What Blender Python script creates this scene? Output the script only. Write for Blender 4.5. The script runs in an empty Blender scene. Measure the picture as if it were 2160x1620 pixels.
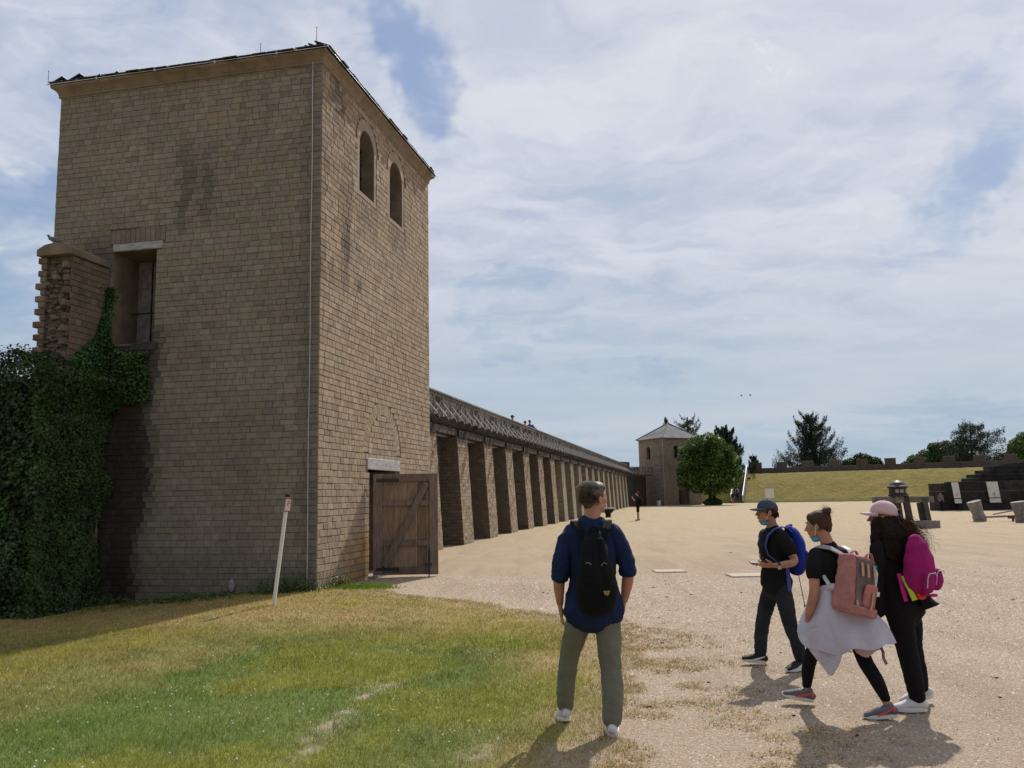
import bpy, math, random
import numpy as np
from mathutils import Vector, Matrix, noise

rnd = random.Random(7)
rng = np.random.default_rng(11)
scene = bpy.context.scene
col = scene.collection

# ------------------------------------------------------------------ camera
F_PX = 1800.0
ROLL = 0.019
PITCH = math.atan(238.6 / F_PX * math.cos(ROLL))
CAM_H = 1.68
cam_d = bpy.data.cameras.new("camera")
cam_d.sensor_width = 36.0
cam_d.lens = F_PX / 2160.0 * 36.0
cam_d.clip_start = 0.05
cam_d.clip_end = 3000.0
cam = bpy.data.objects.new("camera", cam_d)
col.objects.link(cam)
_f = Vector((0, math.cos(PITCH), math.sin(PITCH)))
_r0 = Vector((1, 0, 0))
_u0 = _r0.cross(_f)
_r = _r0 * math.cos(ROLL) - _u0 * math.sin(ROLL)
_u = _r0 * math.sin(ROLL) + _u0 * math.cos(ROLL)
m = Matrix((( _r.x, _u.x, -_f.x, 0), (_r.y, _u.y, -_f.y, 0), (_r.z, _u.z, -_f.z, CAM_H), (0, 0, 0, 1)))
cam.matrix_world = m
scene.camera = cam

# ------------------------------------------------------------------ light
SUN_AZ, SUN_EL = 25.0, 45.0
sa, se = math.radians(SUN_AZ), math.radians(SUN_EL)
sun_dir = Vector((math.sin(sa) * math.cos(se), math.cos(sa) * math.cos(se), math.sin(se)))
sd = bpy.data.lights.new("sun", 'SUN')
sd.energy = 4.5
sd.angle = math.radians(0.7)
sd.color = (1.0, 0.93, 0.82)
sun = bpy.data.objects.new("sun", sd)
sun.rotation_euler = sun_dir.to_track_quat('Z', 'Y').to_euler()
col.objects.link(sun)

scene.view_settings.view_transform = 'Standard'
scene.view_settings.look = 'None'
scene.view_settings.exposure = 0.0
scene.view_settings.gamma = 1.0
scene.view_settings.use_curve_mapping = False
scene.render.engine = 'CYCLES'
scene.cycles.max_bounces = 6
scene.cycles.diffuse_bounces = 3
scene.cycles.transparent_max_bounces = 6



class NT:
    """small node-tree helper"""
    def __init__(self, nt):
        self.nt = nt
        self.n = nt.nodes
        self.l = nt.links

    def new(self, t, **kw):
        nd = self.n.new(t)
        for k, v in kw.items():
            if k.startswith('i_'):
                nd.inputs[k[2:].replace('_', ' ')].default_value = v
            else:
                setattr(nd, k, v)
        return nd

    def link(self, a, b):
        self.l.new(a, b)

    def put(self, sock, v):
        if isinstance(v, (int, float)):
            sock.default_value = v
        elif isinstance(v, (tuple, list)):
            sock.default_value = v
        else:
            self.link(v, sock)

    def math(self, op, a, b=0.0, c=None, clamp=False):
        nd = self.n.new('ShaderNodeMath')
        nd.operation = op
        nd.use_clamp = clamp
        self.put(nd.inputs[0], a)
        self.put(nd.inputs[1], b)
        if c is not None:
            self.put(nd.inputs[2], c)
        return nd.outputs[0]

    def vmath(self, op, a, b=(0, 0, 0)):
        nd = self.n.new('ShaderNodeVectorMath')
        nd.operation = op
        self.put(nd.inputs[0], a)
        self.put(nd.inputs[1], b)
        return nd.outputs[1] if op in ('DOT_PRODUCT', 'LENGTH') else nd.outputs[0]

    def noise(self, vec, scale, detail=4.0, rough=0.55, dist=0.0, col=False):
        nd = self.n.new('ShaderNodeTexNoise')
        nd.inputs['Scale'].default_value = scale
        nd.inputs['Detail'].default_value = detail
        nd.inputs['Roughness'].default_value = rough
        nd.inputs['Distortion'].default_value = dist
        self.link(vec, nd.inputs['Vector'])
        return nd.outputs['Color' if col else 0]

    def mapping(self, vec, scale=(1, 1, 1), rot=(0, 0, 0), loc=(0, 0, 0)):
        nd = self.n.new('ShaderNodeMapping')
        nd.inputs['Location'].default_value = loc
        nd.inputs['Rotation'].default_value = rot
        nd.inputs['Scale'].default_value = scale
        self.link(vec, nd.inputs['Vector'])
        return nd.outputs[0]

    def ss(self, x, a, b):
        nd = self.n.new('ShaderNodeMapRange')
        nd.interpolation_type = 'SMOOTHSTEP'
        nd.inputs['From Min'].default_value = a
        nd.inputs['From Max'].default_value = b
        self.put(nd.inputs['Value'], x)
        return nd.outputs[0]

    def mix(self, f, a, b, mode='MIX'):
        nd = self.n.new('ShaderNodeMix')
        nd.data_type = 'RGBA'
        nd.blend_type = mode
        self.put(nd.inputs[0], f)
        self.put(nd.inputs[6], a if not isinstance(a, tuple) else tuple(a) + ((1,) if len(a) == 3 else ()))
        self.put(nd.inputs[7], b if not isinstance(b, tuple) else tuple(b) + ((1,) if len(b) == 3 else ()))
        return nd.outputs[2]


# ------------------------------------------------------------------ sky
world = bpy.data.worlds.new("World")
scene.world = world
world.use_nodes = True
w = NT(world.node_tree)
w.n.clear()
out = w.new('ShaderNodeOutputWorld')
bg = w.new('ShaderNodeBackground')
bg.inputs['Strength'].default_value = 0.1
w.link(bg.outputs[0], out.inputs[0])
sky = w.new('ShaderNodeTexSky')
sky.sky_type = 'NISHITA'
sky.sun_disc = False
sky.sun_elevation = se
sky.sun_rotation = sa
sky.altitude = 30.0
sky.air_density = 1.0
sky.dust_density = 2.0
sky.ozone_density = 1.0
tc = w.new('ShaderNodeTexCoord')
D = tc.outputs['Generated']
sep = w.new('ShaderNodeSeparateXYZ')
w.link(D, sep.inputs[0])
zc = w.math('ADD', w.math('MAXIMUM', sep.outputs[2], 0.0), 0.16)
px_ = w.math('DIVIDE', sep.outputs[0], zc)
py_ = w.math('DIVIDE', sep.outputs[1], zc)
cmb = w.new('ShaderNodeCombineXYZ')
w.link(px_, cmb.inputs[0])
w.link(py_, cmb.inputs[1])
P2 = cmb.outputs[0]
# broad sheet of cloud with softer streaks inside it
warp = w.noise(w.mapping(P2, (1, 1, 1), (0, 0, 0), (2.2, 5.5, 0)), 1.6, 5.0, 0.6, 0.0, col=True)
warp2 = w.noise(D, 7.0, 4.0, 0.65, 0.0, col=True)
P3 = w.vmath('ADD', P2, w.vmath('MULTIPLY', w.vmath('SUBTRACT', warp, (0.5, 0.5, 0.5)), (0.55, 0.55, 0)))
DW = w.vmath('ADD', D, w.vmath('MULTIPLY', w.vmath('SUBTRACT', warp2, (0.5, 0.5, 0.5)), (0.20, 0.20, 0.20)))
n1 = w.noise(w.mapping(P3, (1.0, 0.8, 1), (0, 0, 0.5), (3.1, 1.7, 0)), 1.0, 4.0, 0.55, 0.1)
n2 = w.noise(w.mapping(P3, (0.8, 2.0, 1), (0, 0, -0.65), (7.3, 4.1, 0)), 1.7, 6.0, 0.56, 0.2)
n3 = w.noise(w.mapping(P3, (1, 1.3, 1), (0, 0, 0.9), (0.3, 9.1, 0)), 6.0, 5.0, 0.58, 0.2)
n4 = w.noise(w.mapping(P2, (0.35, 0.9, 1), (0, 0, 0.10), (1.3, 2.1, 0)), 1.5, 4.0, 0.5, 0.2)


def sky_dir(x, y):
    """direction of a place in the sky, as seen from the camera"""
    d = _r * ((x - 1080) / F_PX) - _u * ((y - 810) / F_PX) + _f
    return d.normalized()


def gap(x, y, ra, rb, ang, amt, vec=None):
    """a ragged long opening in the cloud sheet round a sky direction: half sizes in degrees, tilt in degrees"""
    d = sky_dir(x, y)
    a_ = Vector((0, 0, 1)).cross(d).normalized() * -1
    b_ = d.cross(a_).normalized() * -1
    c_, s_ = math.cos(math.radians(ang)), math.sin(math.radians(ang))
    e1, e2 = a_ * c_ + b_ * s_, b_ * c_ - a_ * s_
    vec = vec or DW
    q1 = w.math('DIVIDE', w.vmath('DOT_PRODUCT', vec, tuple(e1)), math.sin(math.radians(ra)))
    q2 = w.math('DIVIDE', w.vmath('DOT_PRODUCT', vec, tuple(e2)), math.sin(math.radians(rb)))
    q1 = w.math('SUBTRACT', q1, float(d.dot(e1)) / math.sin(math.radians(ra)))
    r_ = w.math('ADD', w.math('MULTIPLY', q1, q1), w.math('MULTIPLY', q2, q2))
    front = w.math('GREATER_THAN', w.vmath('DOT_PRODUCT', D, tuple(d)), 0.3)
    return w.math('MULTIPLY', w.math('MULTIPLY', w.ss(r_, 1.6, 0.0), amt), front)


cover = w.math('ADD', w.math('MULTIPLY', n1, 0.5), w.math('MULTIPLY', n2, 0.5))
cover = w.math('ADD', cover, w.math('MULTIPLY', w.math('SUBTRACT', n3, 0.5), 0.32))
for g_ in (gap(865, 120, 5.5, 2.3, -62, 0.21), gap(900, 200, 3.2, 2.0, -40, 0.13), gap(790, 60, 3.5, 2.2, -20, .12),
           gap(2010, 450, 6.5, 2.2, 42, 0.17), gap(2130, 360, 4.5, 2.0, 30, 0.15), gap(2130, 215, 3.4, 1.5, 25, 0.14),
           gap(20, 600, 9, 6.0, 60, 0.22), gap(60, 380, 6, 2.4, 15, .14), gap(960, 330, 4, 1.6, -35, .12),
           gap(1060, 600, 4.5, 1.5, 25, .12), gap(1090, 755, 5, 0.9, 3, .14), gap(1385, 805, 3.2, 0.9, 0, .14),
           gap(2010, 850, 5.0, 1.2, -12, 0.16), gap(360, 20, 9, 2, 10, 0.05),
           gap(1500, 930, 14, 1.6, 2, 0.12), gap(-300, 300, 22, 9, 50, 0.12)):
    cover = w.math('SUBTRACT', cover, g_)
mask = w.ss(cover, 0.10, 0.50)
# a small bright puff trail, upper right of the middle
puff = w.math('ADD', gap(1640, 135, 3.0, 0.8, -48, 1.0, D), w.math('ADD', gap(1690, 195, 2.0, 0.6, -50, 0.6, D), gap(1750, 300, 2.5, 0.6, -50, 0.35, D)))
puff = w.math('MULTIPLY', w.math('MINIMUM', puff, 1.0), w.ss(w.noise(D, 60.0, 4.0, 0.65, 0.3), 0.46, 0.66))
shade = w.math('ADD', w.math('MULTIPLY', n2, 0.55), w.math('ADD', w.math('MULTIPLY', n3, 0.30), w.math('MULTIPLY', n1, 0.25)))
shade = w.ss(shade, 0.40, 0.72)
cloudc = w.mix(shade, (5.55, 6.0, 7.05), (7.5, 7.75, 8.45))
# paler and bluer down by the horizon, in long level bands
hz = w.ss(sep.outputs[2], 0.02, 0.34)
cloudc = w.mix(hz, w.mix(w.ss(n4, 0.35, 0.65), (4.4, 5.3, 6.3), (5.3, 6.0, 6.7)), cloudc)
blue = w.mix(0.8, sky.outputs[0], (2.5, 3.6, 5.9), 'MIX')
blue = w.mix(w.ss(sep.outputs[2], 0.02, 0.45), (3.5, 4.8, 6.2), blue)
skyc = w.mix(w.math('MULTIPLY', mask, 0.96), blue, cloudc)
# thin cloud is brightest towards the sun and duller on the far side of the sky
sunward = w.vmath('DOT_PRODUCT', D, tuple(sun_dir))
sf = w.math('ADD', 0.42, w.math('MULTIPLY', w.ss(sunward, -0.55, 0.55), 0.58))
scv = w.new('ShaderNodeCombineXYZ')
for i_ in range(3):
    w.link(sf, scv.inputs[i_])
skyc = w.mix(1.0, skyc, scv.outputs[0], 'MULTIPLY')
skyc = w.mix(w.math('MULTIPLY', puff, 0.6), skyc, (7.9, 8.1, 8.6))
# below the horizon
skyc = w.mix(w.ss(sep.outputs[2], -0.02, 0.0), (2.6, 2.5, 2.2), skyc)
w.link(skyc, bg.inputs['Color'])


# ------------------------------------------------------------------ frames of the place
UX, UY = 0.2118, 0.97731          # direction along the long wall
U3 = np.array([UX, UY, 0.0])
V3 = np.array([UY, -UX, 0.0])
Z3 = np.array([0, 0, 1.0])


def T(u, v, z):
    return np.array([UX * u + UY * v, UY * u - UX * v, z])


def sstep(x, a, b):
    t = np.clip((np.asarray(x, float) - a) / (b - a), 0, 1)
    return t * t * (3 - 2 * t)


def ground_z(x, y):
    x = np.asarray(x, float)
    y = np.asarray(y, float)
    z = -0.27 * sstep(-x, 3.9, 8.0) * sstep(y, 6.0, 12.0)
    z = z - 0.10 * np.exp(-((y - 31.0) ** 2) / 60.0) * sstep(-x, -6, 1.5)
    z = z + 0.17 * sstep(y, 55, 115)
    z = z + 0.012 * np.sin(x * 1.7 + 0.6 * y) * np.sin(y * 1.1) * (np.abs(x) < 60)
    return z


# ------------------------------------------------------------------ object helpers
worg = {}


def tag(o, label=None, cat=None, group=None, kind=None):
    if label: o['label'] = label
    if cat: o['category'] = cat
    if group: o['group'] = group
    if kind: o['kind'] = kind
    return o


def thing(name, loc, label, cat, group=None):
    o = bpy.data.objects.new(name, None)
    o.empty_display_size = 0.2
    col.objects.link(o)
    o.location = tuple(float(c) for c in loc)
    worg[o.name] = np.array(loc, float)
    return tag(o, label, cat, group)


def place(o, parent, worldpos):
    p = np.array(worldpos, float)
    worg[o.name] = p
    if parent is not None:
        o.parent = parent
        o.location = tuple(p - worg[parent.name])
    else:
        o.location = tuple(p)


def raw_mesh(name, V, F, colors=None, smooth=False):
    me = bpy.data.meshes.new(name)
    V = np.asarray(V, dtype=np.float32).reshape(-1, 3)
    if isinstance(F, np.ndarray):
        nf, k = F.shape
        me.vertices.add(len(V))
        me.vertices.foreach_set('co', V.ravel())
        me.loops.add(nf * k)
        me.loops.foreach_set('vertex_index', F.astype(np.int32).ravel())
        me.polygons.add(nf)
        me.polygons.foreach_set('loop_start', np.arange(0, nf * k, k, dtype=np.int32))
        me.polygons.foreach_set('loop_total', np.full(nf, k, dtype=np.int32))
        me.update(calc_edges=True)
    else:
        me.from_pydata(V.tolist(), [], F)
        me.update()
    if colors is not None:
        ca = me.color_attributes.new('tint', 'FLOAT_COLOR', 'POINT')
        c = np.asarray(colors, dtype=np.float32).reshape(-1, 3)
        c4 = np.ones((len(c), 4), dtype=np.float32)
        c4[:, :3] = c
        ca.data.foreach_set('color', c4.ravel())
    if smooth:
        me.polygons.foreach_set('use_smooth', np.ones(len(me.polygons), dtype=bool))
    return me


class MB:
    """collects shapes; build() links them as one mesh object"""
    def __init__(self):
        self.v, self.f, self.c = [], [], []
        self.cur = (1.0, 1.0, 1.0)

    def add(self, V, F, c=None):
        n = len(self.v)
        c = c or self.cur
        for p in V:
            self.v.append((float(p[0]), float(p[1]), float(p[2])))
            self.c.append(c)
        for f in F:
            self.f.append([i + n for i in f])

    def obox(self, o, a, b, c_, col_=None):
        """box from a corner and three edge vectors"""
        o, a, b, c_ = map(lambda q: np.array(q, float), (o, a, b, c_))
        if np.dot(np.cross(a, b), c_) < 0:
            a, b = b, a
        V = [o, o + a, o + a + b, o + b, o + c_, o + a + c_, o + a + b + c_, o + b + c_]
        F = [(0, 3, 2, 1), (4, 5, 6, 7), (0, 1, 5, 4), (1, 2, 6, 5), (2, 3, 7, 6), (3, 0, 4, 7)]
        self.add(V, F, col_)

    def ubox(self, u0, u1, v0, v1, z0, z1, c=None):
        self.obox(T(u0, v0, z0), U3 * (u1 - u0), V3 * (v1 - v0), Z3 * (z1 - z0), c)

    def box(self, c, s, rotz=0.0, c_=None):
        ca, sn = math.cos(rotz), math.sin(rotz)
        ax = np.array([ca, sn, 0]) * s[0]
        ay = np.array([-sn, ca, 0]) * s[1]
        az = np.array([0, 0, 1.0]) * s[2]
        self.obox(np.array(c, float) - ax / 2 - ay / 2 - az / 2, ax, ay, az, c_)

    def bar(self, p0, p1, w_, h_, side=None, c=None):
        p0, p1 = np.array(p0, float), np.array(p1, float)
        d = p1 - p0
        dn = d / np.linalg.norm(d)
        if side is None:
            side = np.cross(dn, Z3)
            if np.linalg.norm(side) < 1e-4:
                side = np.array([1.0, 0, 0])
        side = np.array(side, float)
        side = side - dn * np.dot(side, dn)
        side /= np.linalg.norm(side)
        up = np.cross(side, dn)
        self.obox(p0 - side * w_ / 2 - up * h_ / 2, side * w_, up * h_, d, c)

    def tube(self, pts, radii, n=8, c=None, cap=True):
        pts = [np.array(p, float) for p in pts]
        if isinstance(radii, (int, float)):
            radii = [radii] * len(pts)
        V, F = [], []
        ref = None
        for i, p in enumerate(pts):
            d = pts[min(i + 1, len(pts) - 1)] - pts[max(i - 1, 0)]
            d = d / (np.linalg.norm(d) + 1e-9)
            if ref is None:
                ref = np.array([1.0, 0, 0]) if abs(d[0]) < 0.8 else np.array([0, 1.0, 0])
            s = ref - d * np.dot(ref, d)
            s /= np.linalg.norm(s) + 1e-9
            ref = s
            t = np.cross(d, s)
            for k in range(n):
                a = 2 * math.pi * k / n
                V.append(p + (s * math.cos(a) + t * math.sin(a)) * radii[i])
        for i in range(len(pts) - 1):
            for k in range(n):
                k2 = (k + 1) % n
                F.append((i * n + k, i * n + k2, (i + 1) * n + k2, (i + 1) * n + k))
        if cap:
            F.append(tuple(range(n - 1, -1, -1)))
            b = (len(pts) - 1) * n
            F.append(tuple(b + k for k in range(n)))
        self.add(V, F, c)

    def prism(self, poly, o, ax, ay, ext, c=None):
        """polygon (list of 2-D points in the ax, ay plane at o) pushed along ext"""
        o, ax, ay, ext = map(lambda q: np.array(q, float), (o, ax, ay, ext))
        if np.dot(np.cross(ax, ay), ext) < 0:
            poly = list(poly)[::-1]
        n = len(poly)
        V = [o + ax * p[0] + ay * p[1] for p in poly] + [o + ax * p[0] + ay * p[1] + ext for p in poly]
        F = [tuple(range(n - 1, -1, -1)), tuple(range(n, 2 * n))]
        for i in range(n):
            j = (i + 1) % n
            F.append((i, j, n + j, n + i))
        self.add(V, F, c)

    def lathe(self, prof, o, n=20, c=None):
        V, F = [], []
        for r, z in prof:
            for k in range(n):
                a = 2 * math.pi * k / n
                V.append((o[0] + r * math.cos(a), o[1] + r * math.sin(a), o[2] + z))
        m_ = len(prof)
        for i in range(m_ - 1):
            for k in range(n):
                k2 = (k + 1) % n
                F.append((i * n + k, i * n + k2, (i + 1) * n + k2, (i + 1) * n + k))
        F.append(tuple(range(n - 1, -1, -1)))
        F.append(tuple((m_ - 1) * n + k for k in range(n)))
        self.add(V, F, c)

    def ell(self, c, r, n=12, m_=8, c_=None, R=None):
        V, F = [], []
        for i in range(m_ + 1):
            th = math.pi * (0.02 + 0.96 * i / m_)
            for k in range(n):
                a = 2 * math.pi * k / n
                p = np.array([math.sin(th) * math.cos(a) * r[0], math.sin(th) * math.sin(a) * r[1], -math.cos(th) * r[2]])
                if R is not None:
                    p = R @ p
                V.append(np.array(c, float) + p)
        for i in range(m_):
            for k in range(n):
                k2 = (k + 1) % n
                F.append((i * n + k, i * n + k2, (i + 1) * n + k2, (i + 1) * n + k))
        F.append(tuple(range(n - 1, -1, -1)))
        F.append(tuple(m_ * n + k for k in range(n)))
        self.add(V, F, c_)

    def build(self, name, mat, parent=None, label=None, kind=None, smooth=False, bevel=0.0):
        V = np.array(self.v)
        cen = (V.min(0) + V.max(0)) / 2
        if parent is None:
            cen[2] = V[:, 2].min()
        me = raw_mesh(name, V - cen, self.f, self.c, smooth)
        me.materials.append(mat)
        o = bpy.data.objects.new(name, me)
        col.objects.link(o)
        place(o, parent, cen)
        if label: o['label'] = label
        if kind: o['kind'] = kind
        if bevel:
            bm_ = o.modifiers.new('bevel', 'BEVEL')
            bm_.width = bevel
            bm_.segments = 1
            bm_.limit_method = 'ANGLE'
        return o


def obj_from(name, me, mat, parent, pos, kind=None, label=None):
    if mat is not None and not me.materials:
        me.materials.append(mat)
    o = bpy.data.objects.new(name, me)
    col.objects.link(o)
    place(o, parent, pos)
    if kind: o['kind'] = kind
    if label: o['label'] = label
    return o


def np_obj(name, V, F, mat, parent=None, colors=None, kind=None, smooth=False):
    V = np.asarray(V, float)
    cen = (V.min(0) + V.max(0)) / 2
    cen[2] = V[:, 2].min()
    me = raw_mesh(name, V - cen, F, colors, smooth)
    me.materials.append(mat)
    o = bpy.data.objects.new(name, me)
    col.objects.link(o)
    place(o, parent, cen)
    if kind: o['kind'] = kind
    return o


def carve(o, cutters):
    """cut holes in an object with boolean differences"""
    tmp = []
    for mb in cutters:
        V = np.array(mb.v)
        me = raw_mesh('cut', V, mb.f)
        c = bpy.data.objects.new('cut', me)
        col.objects.link(c)
        tmp.append(c)
        md = o.modifiers.new('b', 'BOOLEAN')
        md.operation = 'DIFFERENCE'
        md.solver = 'EXACT'
        md.object = c
    bpy.context.view_layer.update()
    dg = bpy.context.evaluated_depsgraph_get()
    me = bpy.data.meshes.new_from_object(o.evaluated_get(dg))
    o.modifiers.clear()
    old = o.data
    o.data = me
    for c in tmp:
        bpy.data.objects.remove(c)
    return o


# ------------------------------------------------------------------ materials
def mk(name, base, var=0.15, scale=3.0, rough=0.85, bump=0.0, bscale=40.0, tint=False, hue=None, spec=0.3,
       stretch=(1, 1, 1), metal=0.0, sheen=0.0, coords='Object', bdist=0.01, rnd_amt=0.0, big=None, trans=0.0):
    mt = bpy.data.materials.new(name)
    mt.use_nodes = True
    t = NT(mt.node_tree)
    bsdf = t.n['Principled BSDF']
    if coords == 'World':
        g_ = t.new('ShaderNodeNewGeometry').outputs['Position']
    else:
        g_ = t.new('ShaderNodeTexCoord').outputs[coords]
    g_ = t.mapping(g_, stretch)
    b = np.array(base)
    lo = tuple(np.clip(b * (1 - var), 0, 1))
    hi = tuple(np.clip((b if hue is None else np.array(hue)) * (1 + var), 0, 1))
    f = t.ss(t.noise(g_, scale, 6.0, 0.62), 0.3, 0.7)
    c = t.mix(f, lo, hi)
    if big:
        f2 = t.ss(t.noise(g_, big[0], 4.0, 0.6), 0.38, 0.68)
        c = t.mix(t.math('MULTIPLY', f2, big[2]), c, tuple(big[1]))
    if tint:
        a = t.new('ShaderNodeAttribute', attribute_name='tint')
        c = t.mix(1.0, c, a.outputs['Color'], 'MULTIPLY')
    if rnd_amt:
        oi = t.new('ShaderNodeObjectInfo')
        k = t.math('ADD', t.math('MULTIPLY', oi.outputs['Random'], 2 * rnd_amt), 1 - rnd_amt)
        cc = t.new('ShaderNodeCombineXYZ')
        for i in range(3):
            t.link(k, cc.inputs[i])
        c = t.mix(1.0, c, cc.outputs[0], 'MULTIPLY')
    t.link(c, bsdf.inputs['Base Color'])
    bsdf.inputs['Roughness'].default_value = rough
    bsdf.inputs['Specular IOR Level'].default_value = spec
    bsdf.inputs['Metallic'].default_value = metal
    if sheen:
        bsdf.inputs['Sheen Weight'].default_value = sheen
    if trans:
        bsdf.inputs['Transmission Weight'].default_value = 0.0
        tr = t.new('ShaderNodeBsdfTranslucent')
        t.link(c, tr.inputs['Color'])
        mx = t.new('ShaderNodeMixShader')
        mx.inputs[0].default_value = trans
        t.link(bsdf.outputs[0], mx.inputs[1])
        t.link(tr.outputs[0], mx.inputs[2])
        t.link(mx.outputs[0], t.n['Material Output'].inputs['Surface'])
    if bump:
        bp = t.new('ShaderNodeBump')
        bp.inputs['Strength'].default_value = bump
        bp.inputs['Distance'].default_value = bdist
        t.link(t.noise(g_, bscale, 5.0, 0.6), bp.inputs['Height'])
        t.link(bp.outputs[0], bsdf.inputs['Normal'])
    return mt


def ashlar_mat(name, base, ch, cw, tint=False, mortar=0.35):
    """fine courses of small stones, for walls too far off to show single stones"""
    mt = bpy.data.materials.new(name)
    mt.use_nodes = True
    t = NT(mt.node_tree)
    bsdf = t.n['Principled BSDF']
    pos = t.new('ShaderNodeNewGeometry').outputs['Position']
    sp = t.new('ShaderNodeSeparateXYZ')
    t.link(pos, sp.inputs[0])
    # run along the wall whichever way it faces
    s = t.math('ADD', t.math('MULTIPLY', sp.outputs[0], 1.3), t.math('MULTIPLY', sp.outputs[1], 0.93))
    cb = t.new('ShaderNodeCombineXYZ')
    t.link(s, cb.inputs[0])
    t.link(sp.outputs[2], cb.inputs[1])
    br = t.new('ShaderNodeTexBrick')
    t.link(cb.outputs[0], br.inputs['Vector'])
    br.inputs['Scale'].default_value = 1.0
    br.inputs['Brick Width'].default_value = cw
    br.inputs['Row Height'].default_value = ch
    br.inputs['Mortar Size'].default_value = 0.012
    br.inputs['Mortar Smooth'].default_value = 0.4
    b = np.array(base)
    br.inputs['Color1'].default_value = tuple(b * 0.78) + (1,)
    br.inputs['Color2'].default_value = tuple(np.clip(b * 1.2, 0, 1)) + (1,)
    br.inputs['Mortar'].default_value = tuple(b * mortar) + (1,)
    f2 = t.ss(t.noise(t.mapping(pos, (1, 1, 0.35)), 0.7, 6.0, 0.65), 0.42, 0.72)
    c = t.mix(t.math('MULTIPLY', f2, 0.55), br.outputs[0], tuple(b * 0.42))
    t.link(c, bsdf.inputs['Base Color'])
    bsdf.inputs['Roughness'].default_value = 0.9
    bp = t.new('ShaderNodeBump')
    bp.inputs['Strength'].default_value = 0.6
    bp.inputs['Distance'].default_value = 0.012
    t.link(t.math('ADD', t.math('MULTIPLY', br.outputs['Fac'], -1.0), t.math('MULTIPLY', t.noise(pos, 30, 4.0), 0.5)), bp.inputs['Height'])
    t.link(bp.outputs[0], bsdf.inputs['Normal'])
    return mt


M = {}
M['stone'] = mk('tuff_stone', (0.34, 0.272, 0.198), 0.13, 9.0, 0.9, 0.5, 60, tint=True, coords='World', bdist=0.006)
M['mortar'] = mk('mortar', (0.185, 0.15, 0.112), 0.25, 3.0, 0.95, 0.5, 60, coords='World')
M['plaster'] = mk('stone_surround', (0.30, 0.245, 0.185), 0.14, 5.0, 0.9, 0.4, 50, coords='World')
M['cornice'] = mk('cornice_stone', (0.215, 0.17, 0.12), 0.2, 3.0, 0.85, 0.3, 40, coords='World', rnd_amt=0.08)
M['slate'] = mk('slate', (0.035, 0.042, 0.055), 0.25, 4.0, 0.55, 0.3, 30, coords='World', rnd_amt=0.25)
M['slate_far'] = ashlar_mat('slate_far', (0.17, 0.175, 0.19), 0.30, 0.3, mortar=0.6)
M['oldwood'] = mk('weathered_wood', (0.40, 0.40, 0.40), 0.35, 5.0, 0.8, 0.6, 30, stretch=(1, 1, 9), coords='World', rnd_amt=0.1)
M['doorwood'] = mk('door_wood', (0.22, 0.15, 0.105), 0.35, 4.0, 0.7, 0.5, 25, stretch=(9, 9, 0.8), coords='World', rnd_amt=0.2, big=(1.2, (0.30, 0.215, 0.15), 0.5))
M['doorframe'] = mk('door_frame_wood', (0.175, 0.130, 0.108), 0.3, 4.0, 0.7, 0.5, 25, stretch=(6, 6, 1.0), coords='World', rnd_amt=0.15)
M['greywood'] = mk('grey_timber', (0.20, 0.185, 0.175), 0.35, 4.0, 0.8, 0.5, 20, stretch=(2, 2, 2), coords='World', rnd_amt=0.25)
M['darkwood'] = mk('dark_timber', (0.07, 0.06, 0.052), 0.35, 3.0, 0.85, 0.5, 20, coords='World', rnd_amt=0.3)
M['iron'] = mk('black_iron', (0.02, 0.02, 0.022), 0.2, 5, 0.5, 0, spec=0.5)
M['zinc'] = mk('zinc_wire', (0.55, 0.55, 0.54), 0.1, 5, 0.45, 0, metal=0.6)
M['glass'] = mk('dark_glass', (0.012, 0.017, 0.025), 0.1, 3, 0.15, 0, spec=0.6)
M['rubble'] = mk('rubble_stone', (0.19, 0.155, 0.125), 0.3, 6, 0.95, 0.8, 30, tint=True, coords='World')
M['darkstone'] = mk('shaded_ruin_stone', (0.026, 0.024, 0.023), 0.45, 1.6, 0.95, 0.8, 12, coords='World', rnd_amt=0.2, big=(2.5, (0.06, 0.055, 0.05), 0.3), bdist=0.04)  # near black: shade on the camera side is put into the stone colour
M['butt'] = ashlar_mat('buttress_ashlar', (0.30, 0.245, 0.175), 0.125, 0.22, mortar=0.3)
M['wallback'] = ashlar_mat('shaded_ashlar', (0.10, 0.08, 0.06), 0.125, 0.22, mortar=0.4)  # buttress stone again, with the shade of the recesses put into its colour
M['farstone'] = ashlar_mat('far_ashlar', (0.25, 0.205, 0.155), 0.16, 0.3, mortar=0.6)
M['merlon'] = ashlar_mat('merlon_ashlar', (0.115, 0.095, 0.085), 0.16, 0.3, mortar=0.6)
M['white'] = mk('white_paint', (0.72, 0.72, 0.70), 0.06, 3, 0.5)
M['offwhite'] = mk('panel_white', (0.62, 0.62, 0.60), 0.08, 3, 0.6)
M['red'] = mk('sign_red', (0.45, 0.035, 0.03), 0.1, 3, 0.5)
M['ink'] = mk('sign_ink', (0.03, 0.04, 0.035), 0.1, 3, 0.6)
M['black'] = mk('black_plastic', (0.012, 0.012, 0.014), 0.1, 3, 0.4, spec=0.5)
M['leaf'] = mk('hedge_leaf', (0.040, 0.080, 0.022), 0.35, 2.0, 0.42, tint=True, coords='World', spec=0.35, trans=0.25)
M['twig'] = mk('twig', (0.07, 0.05, 0.035), 0.3, 4, 0.9)
M['bark'] = mk('bark', (0.05, 0.04, 0.032), 0.3, 6, 0.95, 0.8, 8, coords='World')
M['crown'] = mk('tree_leaf', (0.065, 0.105, 0.028), 0.4, 0.5, 0.55, tint=True, coords='World', trans=0.3)
M['needle'] = mk('conifer_needle', (0.032, 0.05, 0.03), 0.4, 0.5, 0.7, tint=True, coords='World', trans=0.15)
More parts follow.
